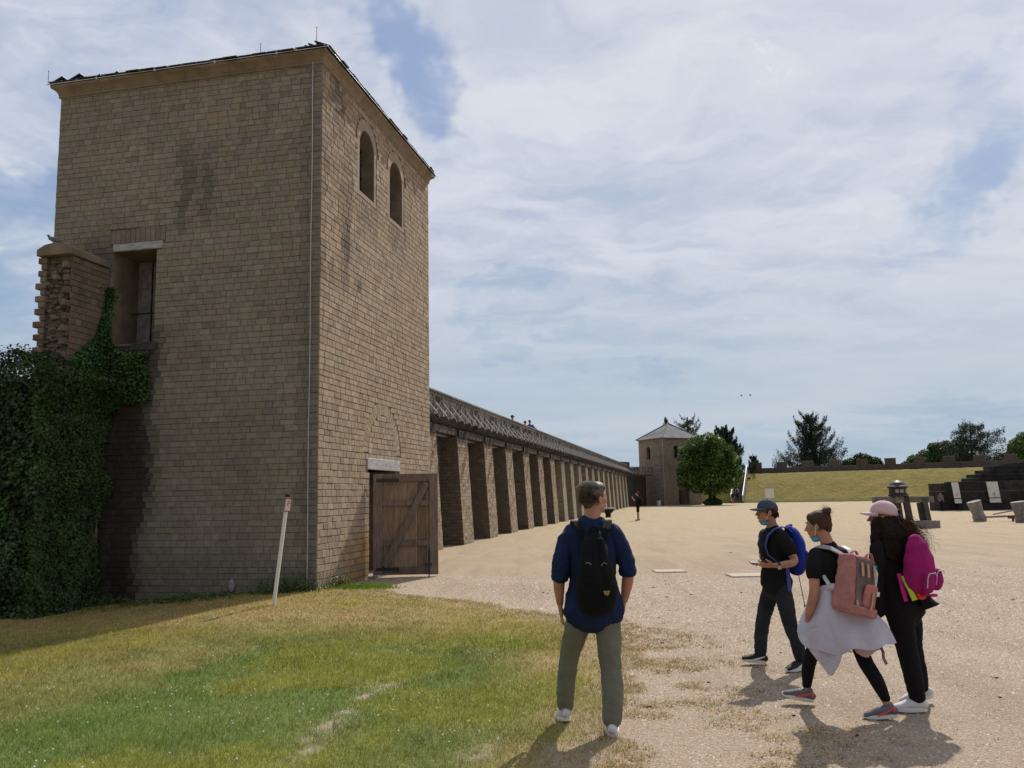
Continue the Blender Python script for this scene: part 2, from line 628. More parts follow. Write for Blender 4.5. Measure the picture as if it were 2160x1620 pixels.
M['grass'] = mk('grass_blade', (1, 1, 1), 0.08, 3, 0.65, tint=True, coords='World', trans=0.3, spec=0.2)
M['pebble'] = mk('pebble', (1, 1, 1), 0.12, 20, 0.85, tint=True, coords='World')
M['feather'] = mk('pigeon_feather', (0.14, 0.15, 0.18), 0.3, 20, 0.7)
# ================================================================== GROUND
def lawn_edge_x(y):
    """x of the ragged right-hand edge of the lawn at depth y"""
    ys = [2.0, 4.6, 5.6, 7.0, 8.4, 10.3, 11.6, 12.9, 14.2, 15.5, 16.9, 17.3]
    xs = [0.4, 0.55, 0.66, 0.9, 1.2, 1.3, 0.98, 0.25, -0.68, -1.95, -2.85, -3.1]
    return np.interp(y, ys, xs)


def fbm(x, y, s, seed=0.0, oct_=4):
    """cheap value noise on numpy arrays"""
    def h(ix, iy):
        n = np.sin(ix * 127.1 + iy * 311.7 + seed * 17.3) * 43758.5453
        return n - np.floor(n)
    tot = np.zeros_like(np.asarray(x, float))
    amp, norm = 1.0, 0.0
    for k in range(oct_):
        X = np.asarray(x, float) * s * 2 ** k + 13.7 * k
        Y = np.asarray(y, float) * s * 2 ** k + 7.1 * k
        ix, iy = np.floor(X), np.floor(Y)
        fx, fy = X - ix, Y - iy
        fx, fy = fx * fx * (3 - 2 * fx), fy * fy * (3 - 2 * fy)
        v = (h(ix, iy) * (1 - fx) + h(ix + 1, iy) * fx) * (1 - fy) + (h(ix, iy + 1) * (1 - fx) + h(ix + 1, iy + 1) * fx) * fy
        tot += v * amp
        norm += amp
        amp *= 0.5
    return tot / norm


gm = bpy.data.materials.new('gravel')
gm.use_nodes = True
t = NT(gm.node_tree)
bsdf = t.n['Principled BSDF']
pos = t.new('ShaderNodeNewGeometry').outputs['Position']
fine = t.noise(pos, 45.0, 4.0, 0.7)
vor = t.new('ShaderNodeTexVoronoi')
vor.inputs['Scale'].default_value = 34.0
t.link(pos, vor.inputs['Vector'])
bigv = t.noise(pos, 0.35, 5.0, 0.6)
mid = t.noise(pos, 3.0, 5.0, 0.7, 0.4)
c = t.mix(t.ss(fine, 0.3, 0.7), (0.26, 0.195, 0.14), (0.465, 0.365, 0.27))
c = t.mix(t.math('MULTIPLY', t.ss(bigv, 0.4, 0.7), 0.5), c, (0.41, 0.335, 0.265))
c = t.mix(t.math('MULTIPLY', t.ss(mid, 0.48, 0.72), 0.55), c, (0.33, 0.25, 0.16))
c = t.mix(t.math('MULTIPLY', t.ss(vor.outputs['Color'], 0.7, 1.0), 0.35), c, (0.55, 0.48, 0.42))
# sandier, yellower far out over the square
trk = t.noise(t.mapping(pos, (1.6, 0.22, 1), (0, 0, -0.35)), 1.0, 5.0, 0.6, 0.6)
c = t.mix(t.math('MULTIPLY', t.ss(trk, 0.46, 0.66), 0.55), c, (0.26, 0.20, 0.145))
foot = t.noise(pos, 1.1, 6.0, 0.7, 0.8)
c = t.mix(t.math('MULTIPLY', t.ss(foot, 0.50, 0.66), 0.35), c, (0.30, 0.215, 0.15))
sp = t.new('ShaderNodeSeparateXYZ')
t.link(pos, sp.inputs[0])
far = t.ss(sp.outputs[1], 14.0, 45.0)
c = t.mix(t.math('MULTIPLY', far, 0.6), c, t.mix(t.ss(mid, 0.35, 0.65), (0.345, 0.27, 0.155), (0.46, 0.37, 0.24)))
t.link(c, bsdf.inputs['Base Color'])
bsdf.inputs['Roughness'].default_value = 0.95
bsdf.inputs['Specular IOR Level'].default_value = 0.2
bp = t.new('ShaderNodeBump')
bp.inputs['Strength'].default_value = 0.9
bp.inputs['Distance'].default_value = 0.025
hgt = t.math('ADD', t.math('MULTIPLY', fine, 0.8), t.math('ADD', t.math('MULTIPLY', vor.outputs['Distance'], -0.5), t.math('MULTIPLY', mid, 1.2)))
t.link(hgt, bp.inputs['Height'])
t.link(bp.outputs[0], bsdf.inputs['Normal'])
M['gravel'] = gm


def sheet(name, xs, ys, mat, dz=0.0, keep=None, colors=None):
    X, Y = np.meshgrid(xs, ys)
    Zt = ground_z(X, Y) + dz
    if dz > 0:      # let the turf run out under the gravel at its ragged edge
        Zt = Zt - (dz + 0.02) * sstep(X - lawn_edge_x(Y), -0.40, 0.05)
    V = np.stack([X, Y, Zt], -1).reshape(-1, 3)
    nx, ny = len(xs), len(ys)
    i = np.arange(nx * ny).reshape(ny, nx)
    F = np.stack([i[:-1, :-1], i[:-1, 1:], i[1:, 1:], i[1:, :-1]], -1).reshape(-1, 4)
    if keep is not None:
        cxy = V[F].mean(1)
        F = F[keep(cxy[:, 0], cxy[:, 1])]
    o = np_obj(name, V, F, mat, None, colors(V) if colors else None, 'structure', smooth=True)
    return o


xs = np.unique(np.concatenate([np.linspace(-1500, -60, 14), np.linspace(-60, -12, 20), np.linspace(-12, 12, 97), np.linspace(12, 60, 25), np.linspace(60, 1500, 14)]))
ys = np.unique(np.concatenate([np.linspace(-300, 0, 8), np.linspace(0, 25, 101), np.linspace(25, 60, 36), np.linspace(60, 160, 26), np.linspace(160, 2500, 14)]))
sheet('gravel_ground', xs, ys, gm)


def grass_tint(x, y):
    """colour of the turf: green in the near left, dry and brown towards the tower and the path"""
    n_ = fbm(x, y, 0.55, 1)
    n2_ = fbm(x, y, 2.2, 5)
    dry = sstep(y + 0.25 * x + 1.6 * (n_ - 0.5), 9.2, 12.0)
    dry = np.maximum(dry, sstep(x + 1.2 * (n_ - 0.5) * 2, -0.3, 0.75))
    dry = np.maximum(dry, 0.5 * sstep(-x + 0.3 * y + 2.2 * (n_ - 0.5), 6.1, 7.2))
    dry = np.clip(dry * 0.72 + 0.45 * (n2_ - 0.45) + 0.25 * (n_ - 0.5), 0, 1)
    lush = sstep(n_ + 0.3 * n2_, 0.62, 0.8)
    g1 = np.array([0.26, 0.285, 0.042])
    g2 = np.array([0.15, 0.235, 0.042])
    d1 = np.array([0.45, 0.36, 0.12])
    d2 = np.array([0.50, 0.33, 0.16])
    c_ = g1 * (1 - lush[..., None]) + g2 * lush[..., None]
    dd = d1 * (1 - n2_[..., None]) + d2 * n2_[..., None]
    return c_ * (1 - dry[..., None]) + dd * dry[..., None], dry


def bare(x, y):
    """worn bare strip running through the turf"""
    cx = np.interp(y, [4.8, 5.7, 6.6, 8.2, 9.0], [-1.70, -1.50, -1.38, -1.22, -1.10])
    w1 = np.exp(-((x - cx + 0.25 * (fbm(x, y, 3.0, 77) - 0.5)) / (0.10 + 0.05 * np.sin(y * 5))) ** 2) * sstep(fbm(x, y, 2.2, 66), 0.30, 0.55) * sstep(y, 4.6, 5.0) * (1 - sstep(y, 8.3, 8.9))
    cx2 = np.interp(y, [4.8, 5.9, 6.8], [-0.42, -0.30, 0.0]) + 0.2 * (fbm(x, y, 3.0, 55) - 0.5)
    w2 = np.exp(-((x - cx2) / 0.11) ** 2) * (1 - sstep(y, 5.8, 6.4)) * sstep(fbm(x, y, 2.2, 44), 0.3, 0.55)
    return np.clip(np.maximum(w1 * 0.75, w2 * 0.7) * (0.55 + 0.9 * (fbm(x, y, 9.0, 88) > 0.47)), 0, 1)


tm = bpy.data.materials.new('turf_soil')
tm.use_nodes = True
t = NT(tm.node_tree)
bsdf = t.n['Principled BSDF']
pos = t.new('ShaderNodeNewGeometry').outputs['Position']
a = t.new('ShaderNodeAttribute', attribute_name='tint')
nz = t.ss(t.noise(pos, 30.0, 5.0, 0.7), 0.3, 0.7)
c = t.mix(nz, (0.6, 0.6, 0.6), (1.1, 1.1, 1.1))
c = t.mix(1.0, c, a.outputs['Color'], 'MULTIPLY')
t.link(c, bsdf.inputs['Base Color'])
bsdf.inputs['Roughness'].default_value = 1.0
bp = t.new('ShaderNodeBump')
bp.inputs['Strength'].default_value = 1.0
bp.inputs['Distance'].default_value = 0.03
t.link(t.noise(pos, 25, 5.0, 0.7), bp.inputs['Height'])
t.link(bp.outputs[0], bsdf.inputs['Normal'])
M['turf'] = tm


def in_tower(x, y):
    u = UX * x + UY * y
    v = UY * x - UX * y
    return (u > 15.2) & (v < -7.1)


def turf_colors(V):
    c_, dry = grass_tint(V[:, 0], V[:, 1])
    b_ = bare(V[:, 0], V[:, 1])[:, None]
    e_ = sstep(V[:, 0] - lawn_edge_x(V[:, 1]) + 0.7 * (fbm(V[:, 0], V[:, 1], 3.0, 3) - 0.5), -0.75, -0.1)[:, None]
    b_ = np.maximum(b_, e_)
    return c_ * 0.85 * (1 - b_) + np.array([0.42, 0.33, 0.24]) * b_


sheet('lawn', np.arange(-26, 1.61, 0.10), np.arange(2.0, 18.0, 0.10), tm, 0.010,
      keep=lambda x, y: (x + 0.55 * (fbm(x, y, 2.5, 3) - 0.5) < lawn_edge_x(y)) & ~in_tower(x, y), colors=turf_colors)


def grass_blades(n, box, hmin, hmax, wmin, wmax, dens=None, name='grass', tintfn=None):
    x = rng.uniform(box[0], box[1], n)
    y = box[2] * (box[3] / box[2]) ** rng.uniform(0, 1, n)      # thinner with distance
    keep = (x < lawn_edge_x(y) + 0.7 * (fbm(x, y, 2.5, 3) - 0.55)) & ~in_tower(x, y) & (np.abs(x) < 0.64 * y + 0.6)
    keep &= rng.uniform(0, 1, n) > bare(x, y) * 0.96
    col_, dry = grass_tint(x, y)
    keep &= rng.uniform(0, 1, n) > 0.35 * dry
    if dens is not None:
        keep &= dens(x, y)
    x, y, col_, dry = x[keep], y[keep], col_[keep], dry[keep]
    k = len(x)
    s = np.clip(y / 7.0, 0.8, 2.2)
    col_ = col_ * (0.62 + 0.76 * fbm(x, y, 6.0, 19))[:, None] * (0.8 + 0.4 * fbm(x, y, 1.3, 29))[:, None]
    clump = fbm(x, y, 3.0, 9)
    h = rng.uniform(hmin, hmax, k) * (0.55 + 0.9 * clump) * np.where(dry > 0.6, 0.75, 1.0)
    w_ = rng.uniform(wmin, wmax, k) * s
    a_ = rng.uniform(0, 2 * math.pi, k)
    lean = rng.uniform(0.1, 1.1, k) * h
    la = rng.uniform(0, 2 * math.pi, k)
    z = ground_z(x, y) + 0.006
    p0 = np.stack([x - np.cos(a_) * w_ / 2, y - np.sin(a_) * w_ / 2, z], -1)
    p1 = np.stack([x + np.cos(a_) * w_ / 2, y + np.sin(a_) * w_ / 2, z], -1)
    p2 = np.stack([x + np.cos(la) * lean, y + np.sin(la) * lean, z + h], -1)
    V = np.stack([p0, p1, p2], 1).reshape(-1, 3)
    F = np.arange(3 * k).reshape(-1, 3)
    cc = col_ * rng.uniform(0.6, 1.55, (k, 1)) * np.stack([rng.uniform(0.85, 1.2, k), np.ones(k), rng.uniform(0.7, 1.3, k)], -1)
    straw = rng.uniform(0, 1, k) < 0.12
    cc[straw] = np.array([0.36, 0.29, 0.14]) * rng.uniform(0.7, 1.2, (straw.sum(), 1))
    cc = np.repeat(cc[:, None, :], 3, 1)
    cc[:, :2] *= 0.9
    o = np_obj(name, V, F, M['grass'], None, cc.reshape(-1, 3), 'stuff')
    return o


g_ = grass_blades(620000, (-11, 2.2, 4.2, 17.4), 0.018, 0.055, 0.003, 0.0065)
tag(g_, 'short patchy turf, green near the viewer and dried to straw by the tower', 'grass')

# dry tufts strewn beyond the lawn edge, over the gravel
def tufts():
    V, C = [], []
    spots = []
    for _ in range(1500):
        y = 4.4 * (12.5 / 4.4) ** rng.uniform()
        x = lawn_edge_x(y) + abs(rng.normal(0, 0.55)) - 0.1
        if y < 6.4 and rng.uniform() < 0.6:
            x = rng.uniform(0.6, 2.6)
        n_ = float(fbm(np.array([x]), np.array([y]), 1.6, 4)[0])
        if n_ < 0.50:
            continue
        spots.append((x, y, rng.integers(10, 26), 0.05))
    for _ in range(140):
        spots.append((rng.uniform(1.2, 8), rng.uniform(5.5, 13), rng.integers(4, 9), 0.05))
    for x0, y0, n, r in spots:
        g = rng.uniform()
        base = np.array([0.46, 0.32, 0.16]) if g < 0.8 else np.array([0.30, 0.28, 0.09])
        x = x0 + rng.normal(0, r, n)
        y = y0 + rng.normal(0, r, n)
        h = rng.uniform(0.006, 0.028, n)
        a_ = rng.uniform(0, 6.28, n)
        l = rng.uniform(0.01, 0.05, n)
        w_ = 0.004 * max(1, y0 / 7)
        z = ground_z(x, y)
        p0 = np.stack([x - np.sin(a_) * w_, y + np.cos(a_) * w_, z], -1)
        p1 = np.stack([x + np.sin(a_) * w_, y - np.cos(a_) * w_, z], -1)
        p2 = np.stack([x + np.cos(a_) * l, y + np.sin(a_) * l, z + h], -1)
        V.append(np.stack([p0, p1, p2], 1).reshape(-1, 3))
        C.append(np.repeat(base * rng.uniform(0.6, 1.4, (n, 1)), 3, 0))
    V = np.concatenate(V)
    return np_obj('dry_grass', V, np.arange(len(V)).reshape(-1, 3), M['grass'], None, np.concatenate(C), 'stuff')


tag(tufts(), 'brown dried grass scattered over the gravel beside the lawn', 'grass')

# pebbles lying loose on the square
def pebbles(n):
    y = 4.3 * (19.0 / 4.3) ** rng.uniform(0, 1, n)
    x = rng.uniform(-0.7, 1.0, n) * 0.64 * y
    k_ = (x > lawn_edge_x(y) - 0.25) & (x < 0.64 * y + 0.3)
    x, y = x[k_], y[k_]
    k = len(x)
    r = rng.uniform(0.003, 0.0085, k) * np.clip(y / 6.5, 0.9, 2.0)
    r *= np.where(rng.uniform(0, 1, k) < 0.02, 1.9, 1.0)
    z = ground_z(x, y)
    dirs = np.array([[1, 0, 0], [0, 1, 0], [-1, 0, 0], [0, -1, 0], [0, 0, 0.75]])
    a_ = rng.uniform(0, 6.28, k)
    ca, sn = np.cos(a_), np.sin(a_)
    V = np.zeros((k, 5, 3))
    for i, d in enumerate(dirs):
        s = r * rng.uniform(0.7, 1.3, k)
        V[:, i, 0] = x + (d[0] * ca - d[1] * sn) * s
        V[:, i, 1] = y + (d[0] * sn + d[1] * ca) * s
        V[:, i, 2] = z + d[2] * r - (0.001 if i < 4 else 0)
    tri = np.array([[0, 1, 4], [1, 2, 4], [2, 3, 4], [3, 0, 4]])
    F = (np.arange(k)[:, None, None] * 5 + tri[None]).reshape(-1, 3)
    pal = np.array([[0.45, 0.38, 0.30], [0.36, 0.28, 0.20], [0.50, 0.44, 0.38], [0.25, 0.19, 0.14], [0.40, 0.29, 0.22], [0.56, 0.51, 0.45]])
    C = pal[rng.integers(0, 6, k)] * rng.uniform(0.8, 1.15, (k, 1))
    return np_obj('loose_gravel', V.reshape(-1, 3), F, M['pebble'], None, np.repeat(C, 5, 0), 'stuff')


tag(pebbles(150000), 'loose pale gravel covering the square', 'gravel')

# clover heads in the green turf
mb = MB()
for _ in range(190):
    y = rng.uniform(4.8, 9.6)
    x = rng.uniform(-0.6 * y, 0.2)
    c_, dry = grass_tint(np.array([x]), np.array([y]))
    if dry[0] > 0.45 or fbm(np.array([x]), np.array([y]), 1.1, 8)[0] < 0.47:
        continue
    mb.ell((x, y, float(ground_z(x, y)) + rng.uniform(0.03, 0.05)), (0.0075, 0.0075, 0.006), 6, 4)
o = mb.build('clover_flowers', M['white'], kind='stuff')
tag(o, 'tiny white clover heads dotted through the green turf', 'clover')

# a few dark leaves and twigs on the gravel
mb = MB()
for _ in range(34):
    y = 5 * (26 / 5.0) ** rng.uniform()
    x = rng.uniform(0.0, 0.6) * y
    if x < lawn_edge_x(y): continue
    s = rng.uniform(0.008, 0.02) * max(1, y / 9)
    a_ = rng.uniform(0, 3.14)
    mb.box((x, y, float(ground_z(x, y)) + 0.006), (s * 2, s, 0.008), a_)
tag(mb.build('fallen_leaves', M['twig'], kind='stuff'), 'small dark dead leaves lying on the pale gravel', 'leaves')

# two flat paving slabs let into the gravel
for px0, px1, py0, py1, lab in ((3.05, 3.72, 18.9, 19.5, 'worn pale paving slab behind the man, left of the two set in the gravel'),
                                (4.35, 5.45, 17.45, 18.1, 'long pale paving slab in the gravel beside the boy with the phone')):
    mb = MB()
    zz = float(ground_z((px0 + px1) / 2, (py0 + py1) / 2))
    mb.obox((px0, py0, zz - 0.05), (px1 - px0, 0, 0), (0, py1 - py0, 0), (0, 0, 0.075))
    o = mb.build('paving_slab', mk('slab_stone', (0.42, 0.36, 0.29), 0.12, 6, 0.9, 0.4, 60, coords='World'), bevel=0.012)
    tag(o, lab, 'paving slab', 'paving slabs set in the gravel')

# ================================================================== NEAR TOWER
TU0, TU1 = 15.209, 15.209 + 6.95
TV0, TV1 = -7.130, -7.130 - 6.14
ZC = 10.56
K0 = T(TU0, TV0, 0)
tower = thing('gate_tower', T(TU0 + 3.4, TV0 - 3.0, 0), 'tall square tower of small tan stones with a slate roof edge, nearest on the left', 'tower', 'stone towers along the city wall')

mb = MB()
mb.ubox(TU0 + 0.018, TU1 - 0.018, TV1 + 0.018, TV0 - 0.018, -0.6, ZC - 0.02)
body = mb.build('wall', M['mortar'], tower)
bpos = worg[body.name]


def cut_box(u0, u1, v0, v1, z0, z1):
    c_ = MB()
    c_.ubox(u0, u1, v0, v1, z0, z1)
    c_.v = [tuple(np.array(p)) for p in c_.v]
    return c_


def arch_poly(s0, s1, z0, ztop, n=10):
    r = (s1 - s0) / 2
    zc = ztop - r
    P = [(s0, z0), (s1, z0)]
    for i in range(n + 1):
        a_ = math.pi * i / n
        P.append(((s0 + s1) / 2 + r * math.cos(a_), zc + r * math.sin(a_)))
    return P


WIN = ((1.98, 2.87), (3.90, 4.80))
WZ0, WZT = 8.56, 10.08
cuts = [cut_box(TU0 + 2.60, TU0 + 4.34, TV0 - 3.4, TV0 + 0.3, 0.02, 2.345),
        cut_box(TU0 - 0.3, TU0 + 1.05, TV0 - 4.65, TV0 - 3.65, 4.96, 6.925)]
for s0, s1 in WIN:
    c_ = MB()
    c_.prism(arch_poly(s0, s1, WZ0, WZT), K0, U3, Z3, V3 * -0.62)
    c_.v = [tuple(np.array(p) + V3 * 0.1) for p in c_.v]
    cuts.append(c_)
carve(body, cuts)


# ---- the single stones of the two faces in view
def free(intervals, lo, hi):
    out_, a_ = [], lo
    for i0, i1 in sorted(intervals):
        if i0 > a_: out_.append((a_, min(i0, hi)))
        a_ = max(a_, i1)
    if a_ < hi: out_.append((a_, hi))
    return out_


def holes_right(z0, z1):
    H = []
    zm = (z0 + z1) / 2
    if zm < 2.34: H.append((2.60, 4.34))
    if 2.34 <= zm <= 2.60: H.append((2.46, 4.54))
    for s0, s1 in WIN:
        if WZ0 - 0.10 < zm < WZT + 0.27:
            r = (s1 - s0) / 2
            zc = WZT - r
            hw = r + 0.13
            if zm > zc: hw = math.sqrt(max((r + 0.27) ** 2 - (zm - zc) ** 2, 0)) if zm - zc < r + 0.27 else 0
            if hw: H.append(((s0 + s1) / 2 - hw, (s0 + s1) / 2 + hw))
    # relieving arch over the door
    zc, ro, ri = 2.72, 1.19, 0.90
    if zc - 0.05 < zm < zc + ro:
        a_ = math.sqrt(ro * ro - max(zm - zc, 0) ** 2)
        b_ = math.sqrt(ri * ri - (zm - zc) ** 2) if abs(zm - zc) < ri else 0
        if b_:
            H += [(3.45 - a_, 3.45 - b_), (3.45 + b_, 3.45 + a_)]
        else:
            H.append((3.45 - a_, 3.45 + a_))
    return H


def holes_left(z0, z1):
    zm = (z0 + z1) / 2
    if 4.93 < zm < 6.92: return [(3.64, 4.66)]
    if 6.92 <= zm <= 7.09: return [(3.50, 4.67)]
    if 7.09 < zm < 7.42: return [(3.44, 4.74)]
    return []


def stain_right(s, z):
    k = 1.0 - 0.16 * float(sstep(z, 7.0, 10.5)) * float(fbm(np.array([s]), np.array([z]), 0.8, 2)[0] * 1.6)
    if s < 2.0 and z > 6: k *= 1 - 0.5 * max(0, float(fbm(np.array([s * 3.0]), np.array([z * 0.7]), 1.0, 3)[0]) - 0.42) * 3
    c_ = np.array([k, k, k])
    if z < 1.15 and s < 2.7:    # rusty patch low by the door
        q = float(sstep(1.15 - z, 0, 0.5)) * float(sstep(s, 0.3, 2.3)) * (0.6 + 0.7 * rnd.random())
        c_ = c_ * (1 - q * np.array([0.0, 0.22, 0.5]))
        if z < 0.4: c_ *= 0.85
    for s0, s1 in WIN:
        if s0 - 0.1 < s < s1 + 0.25 and 7.0 < z < WZ0: c_ *= 1 - 0.28 * float(sstep(z, 7.2, 8.5))
    return c_


def stain_shade_left(s, z):
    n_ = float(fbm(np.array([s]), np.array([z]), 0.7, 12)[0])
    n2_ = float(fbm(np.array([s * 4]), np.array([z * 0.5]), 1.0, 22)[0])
    k = 0.60 + 0.30 * n_  # whole face darker and greyer: its shade is put into the stone colour
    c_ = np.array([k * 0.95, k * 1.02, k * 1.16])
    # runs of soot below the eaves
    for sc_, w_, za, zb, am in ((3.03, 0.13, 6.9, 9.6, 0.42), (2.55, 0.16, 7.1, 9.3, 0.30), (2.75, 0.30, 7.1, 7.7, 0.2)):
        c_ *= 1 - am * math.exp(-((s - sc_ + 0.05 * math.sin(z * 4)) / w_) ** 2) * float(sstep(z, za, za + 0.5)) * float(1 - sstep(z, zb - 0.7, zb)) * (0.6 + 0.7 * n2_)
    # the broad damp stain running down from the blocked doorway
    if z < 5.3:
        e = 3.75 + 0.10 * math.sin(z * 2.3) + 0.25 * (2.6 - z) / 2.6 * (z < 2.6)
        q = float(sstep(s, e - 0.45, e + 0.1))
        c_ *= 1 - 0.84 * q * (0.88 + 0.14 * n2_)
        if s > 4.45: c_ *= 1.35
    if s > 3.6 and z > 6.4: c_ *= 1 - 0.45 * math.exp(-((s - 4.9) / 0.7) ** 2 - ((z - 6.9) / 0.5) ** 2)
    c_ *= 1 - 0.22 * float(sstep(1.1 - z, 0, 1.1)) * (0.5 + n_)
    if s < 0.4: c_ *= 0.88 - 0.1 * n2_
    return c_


def tint_pick(green):
    g = rnd.random()
    k = rnd.uniform(0.90, 1.08) if green else rnd.uniform(0.84, 1.14)
    c_ = np.array([k, k, k])
    if g < (0.05 if green else 0.10): c_ *= (1.02, 0.92, 0.88)
    elif g < 0.30: c_ *= (0.97, 1.02, 0.9) if green else (1.05, 1.0, 0.9)
    elif g < 0.34: c_ *= 0.84 if green else 0.78
    elif g < 0.38: c_ *= 1.12
    return c_


def lay_face(K, ex, n, W, z0, z1, holes, stain, ch, sl, green):
    out_ = []
    z = z0
    while z < z1 - 0.02:
        h = ch * rnd.uniform(0.88, 1.14)
        zt = min(z + h, z1)
        for a_, b_ in free(holes(z, zt), 0.0, W):
            s = a_
            while s < b_ - 0.015:
                L = sl * rnd.uniform(0.55, 1.45)
                e = s + L
                if b_ - e < 0.09: e = b_
                sm, zm = (s + e) / 2, (z + zt) / 2
                c_ = tint_pick(green) * stain(sm, zm)
                out_.append((K, ex, n, s, e, z, zt, c_))
                s = e
        z = zt
    return out_


R_st = lay_face(K0, U3, V3, 6.95, -0.45, 10.53, holes_right, stain_right, 0.128, 0.195, False)
L_st = lay_face(K0, -V3, -U3, 6.14, -0.55, 10.53, holes_left, stain_shade_left, 0.121, 0.215, True)
joint = {id(R_st): 0.0055, id(L_st): 0.0035}
all_st = [(q, 0.0044, 0.025) for q in R_st] + [(q, 0.0020, 0.020) for q in L_st]


def stone_verts(q, g, proud):
    K, ex, n, s, e, z0, z1, c_ = q
    pr = proud + rnd.uniform(-0.004, 0.006)
    b = 0.006
    js = [rnd.uniform(-0.0025, 0.0025) for _ in range(4)]
    back = [K + ex * s_ + Z3 * z_ - n * 0.012 for s_, z_ in ((s + g, z0 + g), (e - g, z0 + g), (e - g, z1 - g), (s + g, z1 - g))]
    mids = [p + n * (0.012 + pr * 0.6) for p in back]
    fr = [K + ex * s_ + Z3 * z_ + n * (pr - 0.018 + 0.018) for s_, z_ in ((s + g + b + js[0], z0 + g + b), (e - g - b, z0 + g + b + js[1]), (e - g - b + js[2], z1 - g - b), (s + g + b, z1 - g - b + js[3]))]
    for f_ in fr:
        f_ -= n * 0.012
    for f_ in mids:
        f_ -= n * 0.012
    return back + mids + fr


SF = [(0, 1, 5, 4), (1, 2, 6, 5), (2, 3, 7, 6), (3, 0, 4, 7), (4, 5, 9, 8), (5, 6, 10, 9), (6, 7, 11, 10), (7, 4, 8, 11), (8, 9, 10, 11)]
camp = np.array([0, 0, CAM_H])


def px_area(q):
    K, ex, n, s, e, z0, z1, c_ = q
    p = K + ex * (s + e) / 2 + Z3 * (z0 + z1) / 2 - camp
    if K is K0 and (z0 < -0.1): return 0
    d2 = p @ p
    return (e - s) * (z1 - z0) * abs(p @ n) / d2 ** 1.5


order = sorted(range(len(all_st)), key=lambda i: -px_area(all_st[i][0]))
single = set(order[:300])
rest = MB()
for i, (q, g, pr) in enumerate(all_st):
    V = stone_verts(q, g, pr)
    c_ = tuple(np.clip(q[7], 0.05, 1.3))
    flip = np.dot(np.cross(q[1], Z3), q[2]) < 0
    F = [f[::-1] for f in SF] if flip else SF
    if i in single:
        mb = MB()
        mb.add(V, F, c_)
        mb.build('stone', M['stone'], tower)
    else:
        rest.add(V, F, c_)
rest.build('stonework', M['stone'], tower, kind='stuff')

# smooth bands round the arched windows, their reveals and dark panes
for s0, s1 in WIN:
    mb = MB()
    r = (s1 - s0) / 2
    cx_, zc = (s0 + s1) / 2, WZT - r
    N = 18
    inner = [(s0, WZ0 - 0.03)] + [(cx_ - r * math.cos(math.pi * i / N), zc + r * math.sin(math.pi * i / N)) for i in range(N + 1)] + [(s1, WZ0 - 0.03)]
    outer = [(s0 - 0.12, WZ0 - 0.03)] + [(cx_ - (r + 0.12 + 0.14 * math.sin(math.pi * i / N)) * math.cos(math.pi * i / N), zc + (r + 0.26) * math.sin(math.pi * i / N)) for i in range(N + 1)] + [(s1 + 0.12, WZ0 - 0.03)]
    for i in range(len(inner) - 1):
        a_, b_, c2, d_ = inner[i], inner[i + 1], outer[i + 1], outer[i]
        mb.prism([a_, b_, c2, d_], K0 - V3 * 0.02, U3, Z3, V3 * 0.024)
    mb.prism([(s0 - 0.12, WZ0 - 0.13), (s1 + 0.12, WZ0 - 0.13), (s1 + 0.12, WZ0 - 0.032), (s0 - 0.12, WZ0 - 0.032)], K0 - V3 * 0.02, U3, Z3, V3 * 0.03)
    wn = mb.build('window_surround', M['plaster'], tower)
    mb = MB()
    mb.prism(arch_poly(s0, s1, WZ0 + 0.01, WZT - 0.01), K0 - V3 * 0.34, U3, Z3, V3 * 0.02)
    mb.build('pane', M['glass'], wn)
    mb = MB()
    for k in range(4):
        zz = WZ0 + 0.25 + 0.33 * k
        mb.bar(K0 + U3 * (s0 + 0.03) + Z3 * zz - V3 * 0.30, K0 + U3 * (s1 - 0.03) + Z3 * zz - V3 * 0.30, 0.03, 0.03)
    mb.bar(K0 + U3 * cx_ + Z3 * WZ0 - V3 * 0.30, K0 + U3 * cx_ + Z3 * (WZT - 0.03) - V3 * 0.30, 0.04, 0.04)
    mb.build('glazing_bar', M['iron'], wn)

# relieving arch: wedge stones standing on end over the door
for i in range(26):
    a0, a1 = math.pi * (i + 0.06) / 26, math.pi * (i + 0.94) / 26
    zc, ro, ri = 2.72, 1.19, 0.905
    P = [(3.45 - ri * math.cos(a0), zc + ri * math.sin(a0)), (3.45 - ro * math.cos(a0), zc + ro * math.sin(a0)),
         (3.45 - ro * math.cos(a1), zc + ro * math.sin(a1)), (3.45 - ri * math.cos(a1), zc + ri * math.sin(a1))]
    mb = MB()
    k = rnd.uniform(0.86, 1.1)
    mb.prism(P, K0 - V3 * 0.02, U3, Z3, V3 * (0.026 if i < 15 else 0.021), (k, k, k * 0.96))
    mb.build('arch_stone', M['stone'], tower)
# soldier course over the upper doorway
for i in range(11):
    mb = MB()
    s = 3.45 + 0.117 * i
    k = rnd.uniform(0.54, 0.66)  # same painted-in shade as the stones of this face
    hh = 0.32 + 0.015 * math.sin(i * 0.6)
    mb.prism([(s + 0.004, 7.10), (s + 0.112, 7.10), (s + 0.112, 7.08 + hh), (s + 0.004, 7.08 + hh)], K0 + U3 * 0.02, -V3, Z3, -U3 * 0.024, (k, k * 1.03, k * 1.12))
    mb.build('arch_stone', M['stone'], tower)

# lintels
mb = MB(); mb.ubox(TU0 + 2.46, TU0 + 4.54, TV0 - 0.9, TV0 + 0.035, 2.345, 2.595)
mb.build('lintel', M['oldwood'], tower, label='bleached grey timber lintel over the ground door', bevel=0.01)
mb = MB(); mb.ubox(TU0 - 0.035, TU0 + 0.9, TV0 - 4.66, TV0 - 3.50, 6.927, 7.085)
mb.build('lintel', M['oldwood'], tower, label='grey timber lintel over the upper doorway', bevel=0.01)
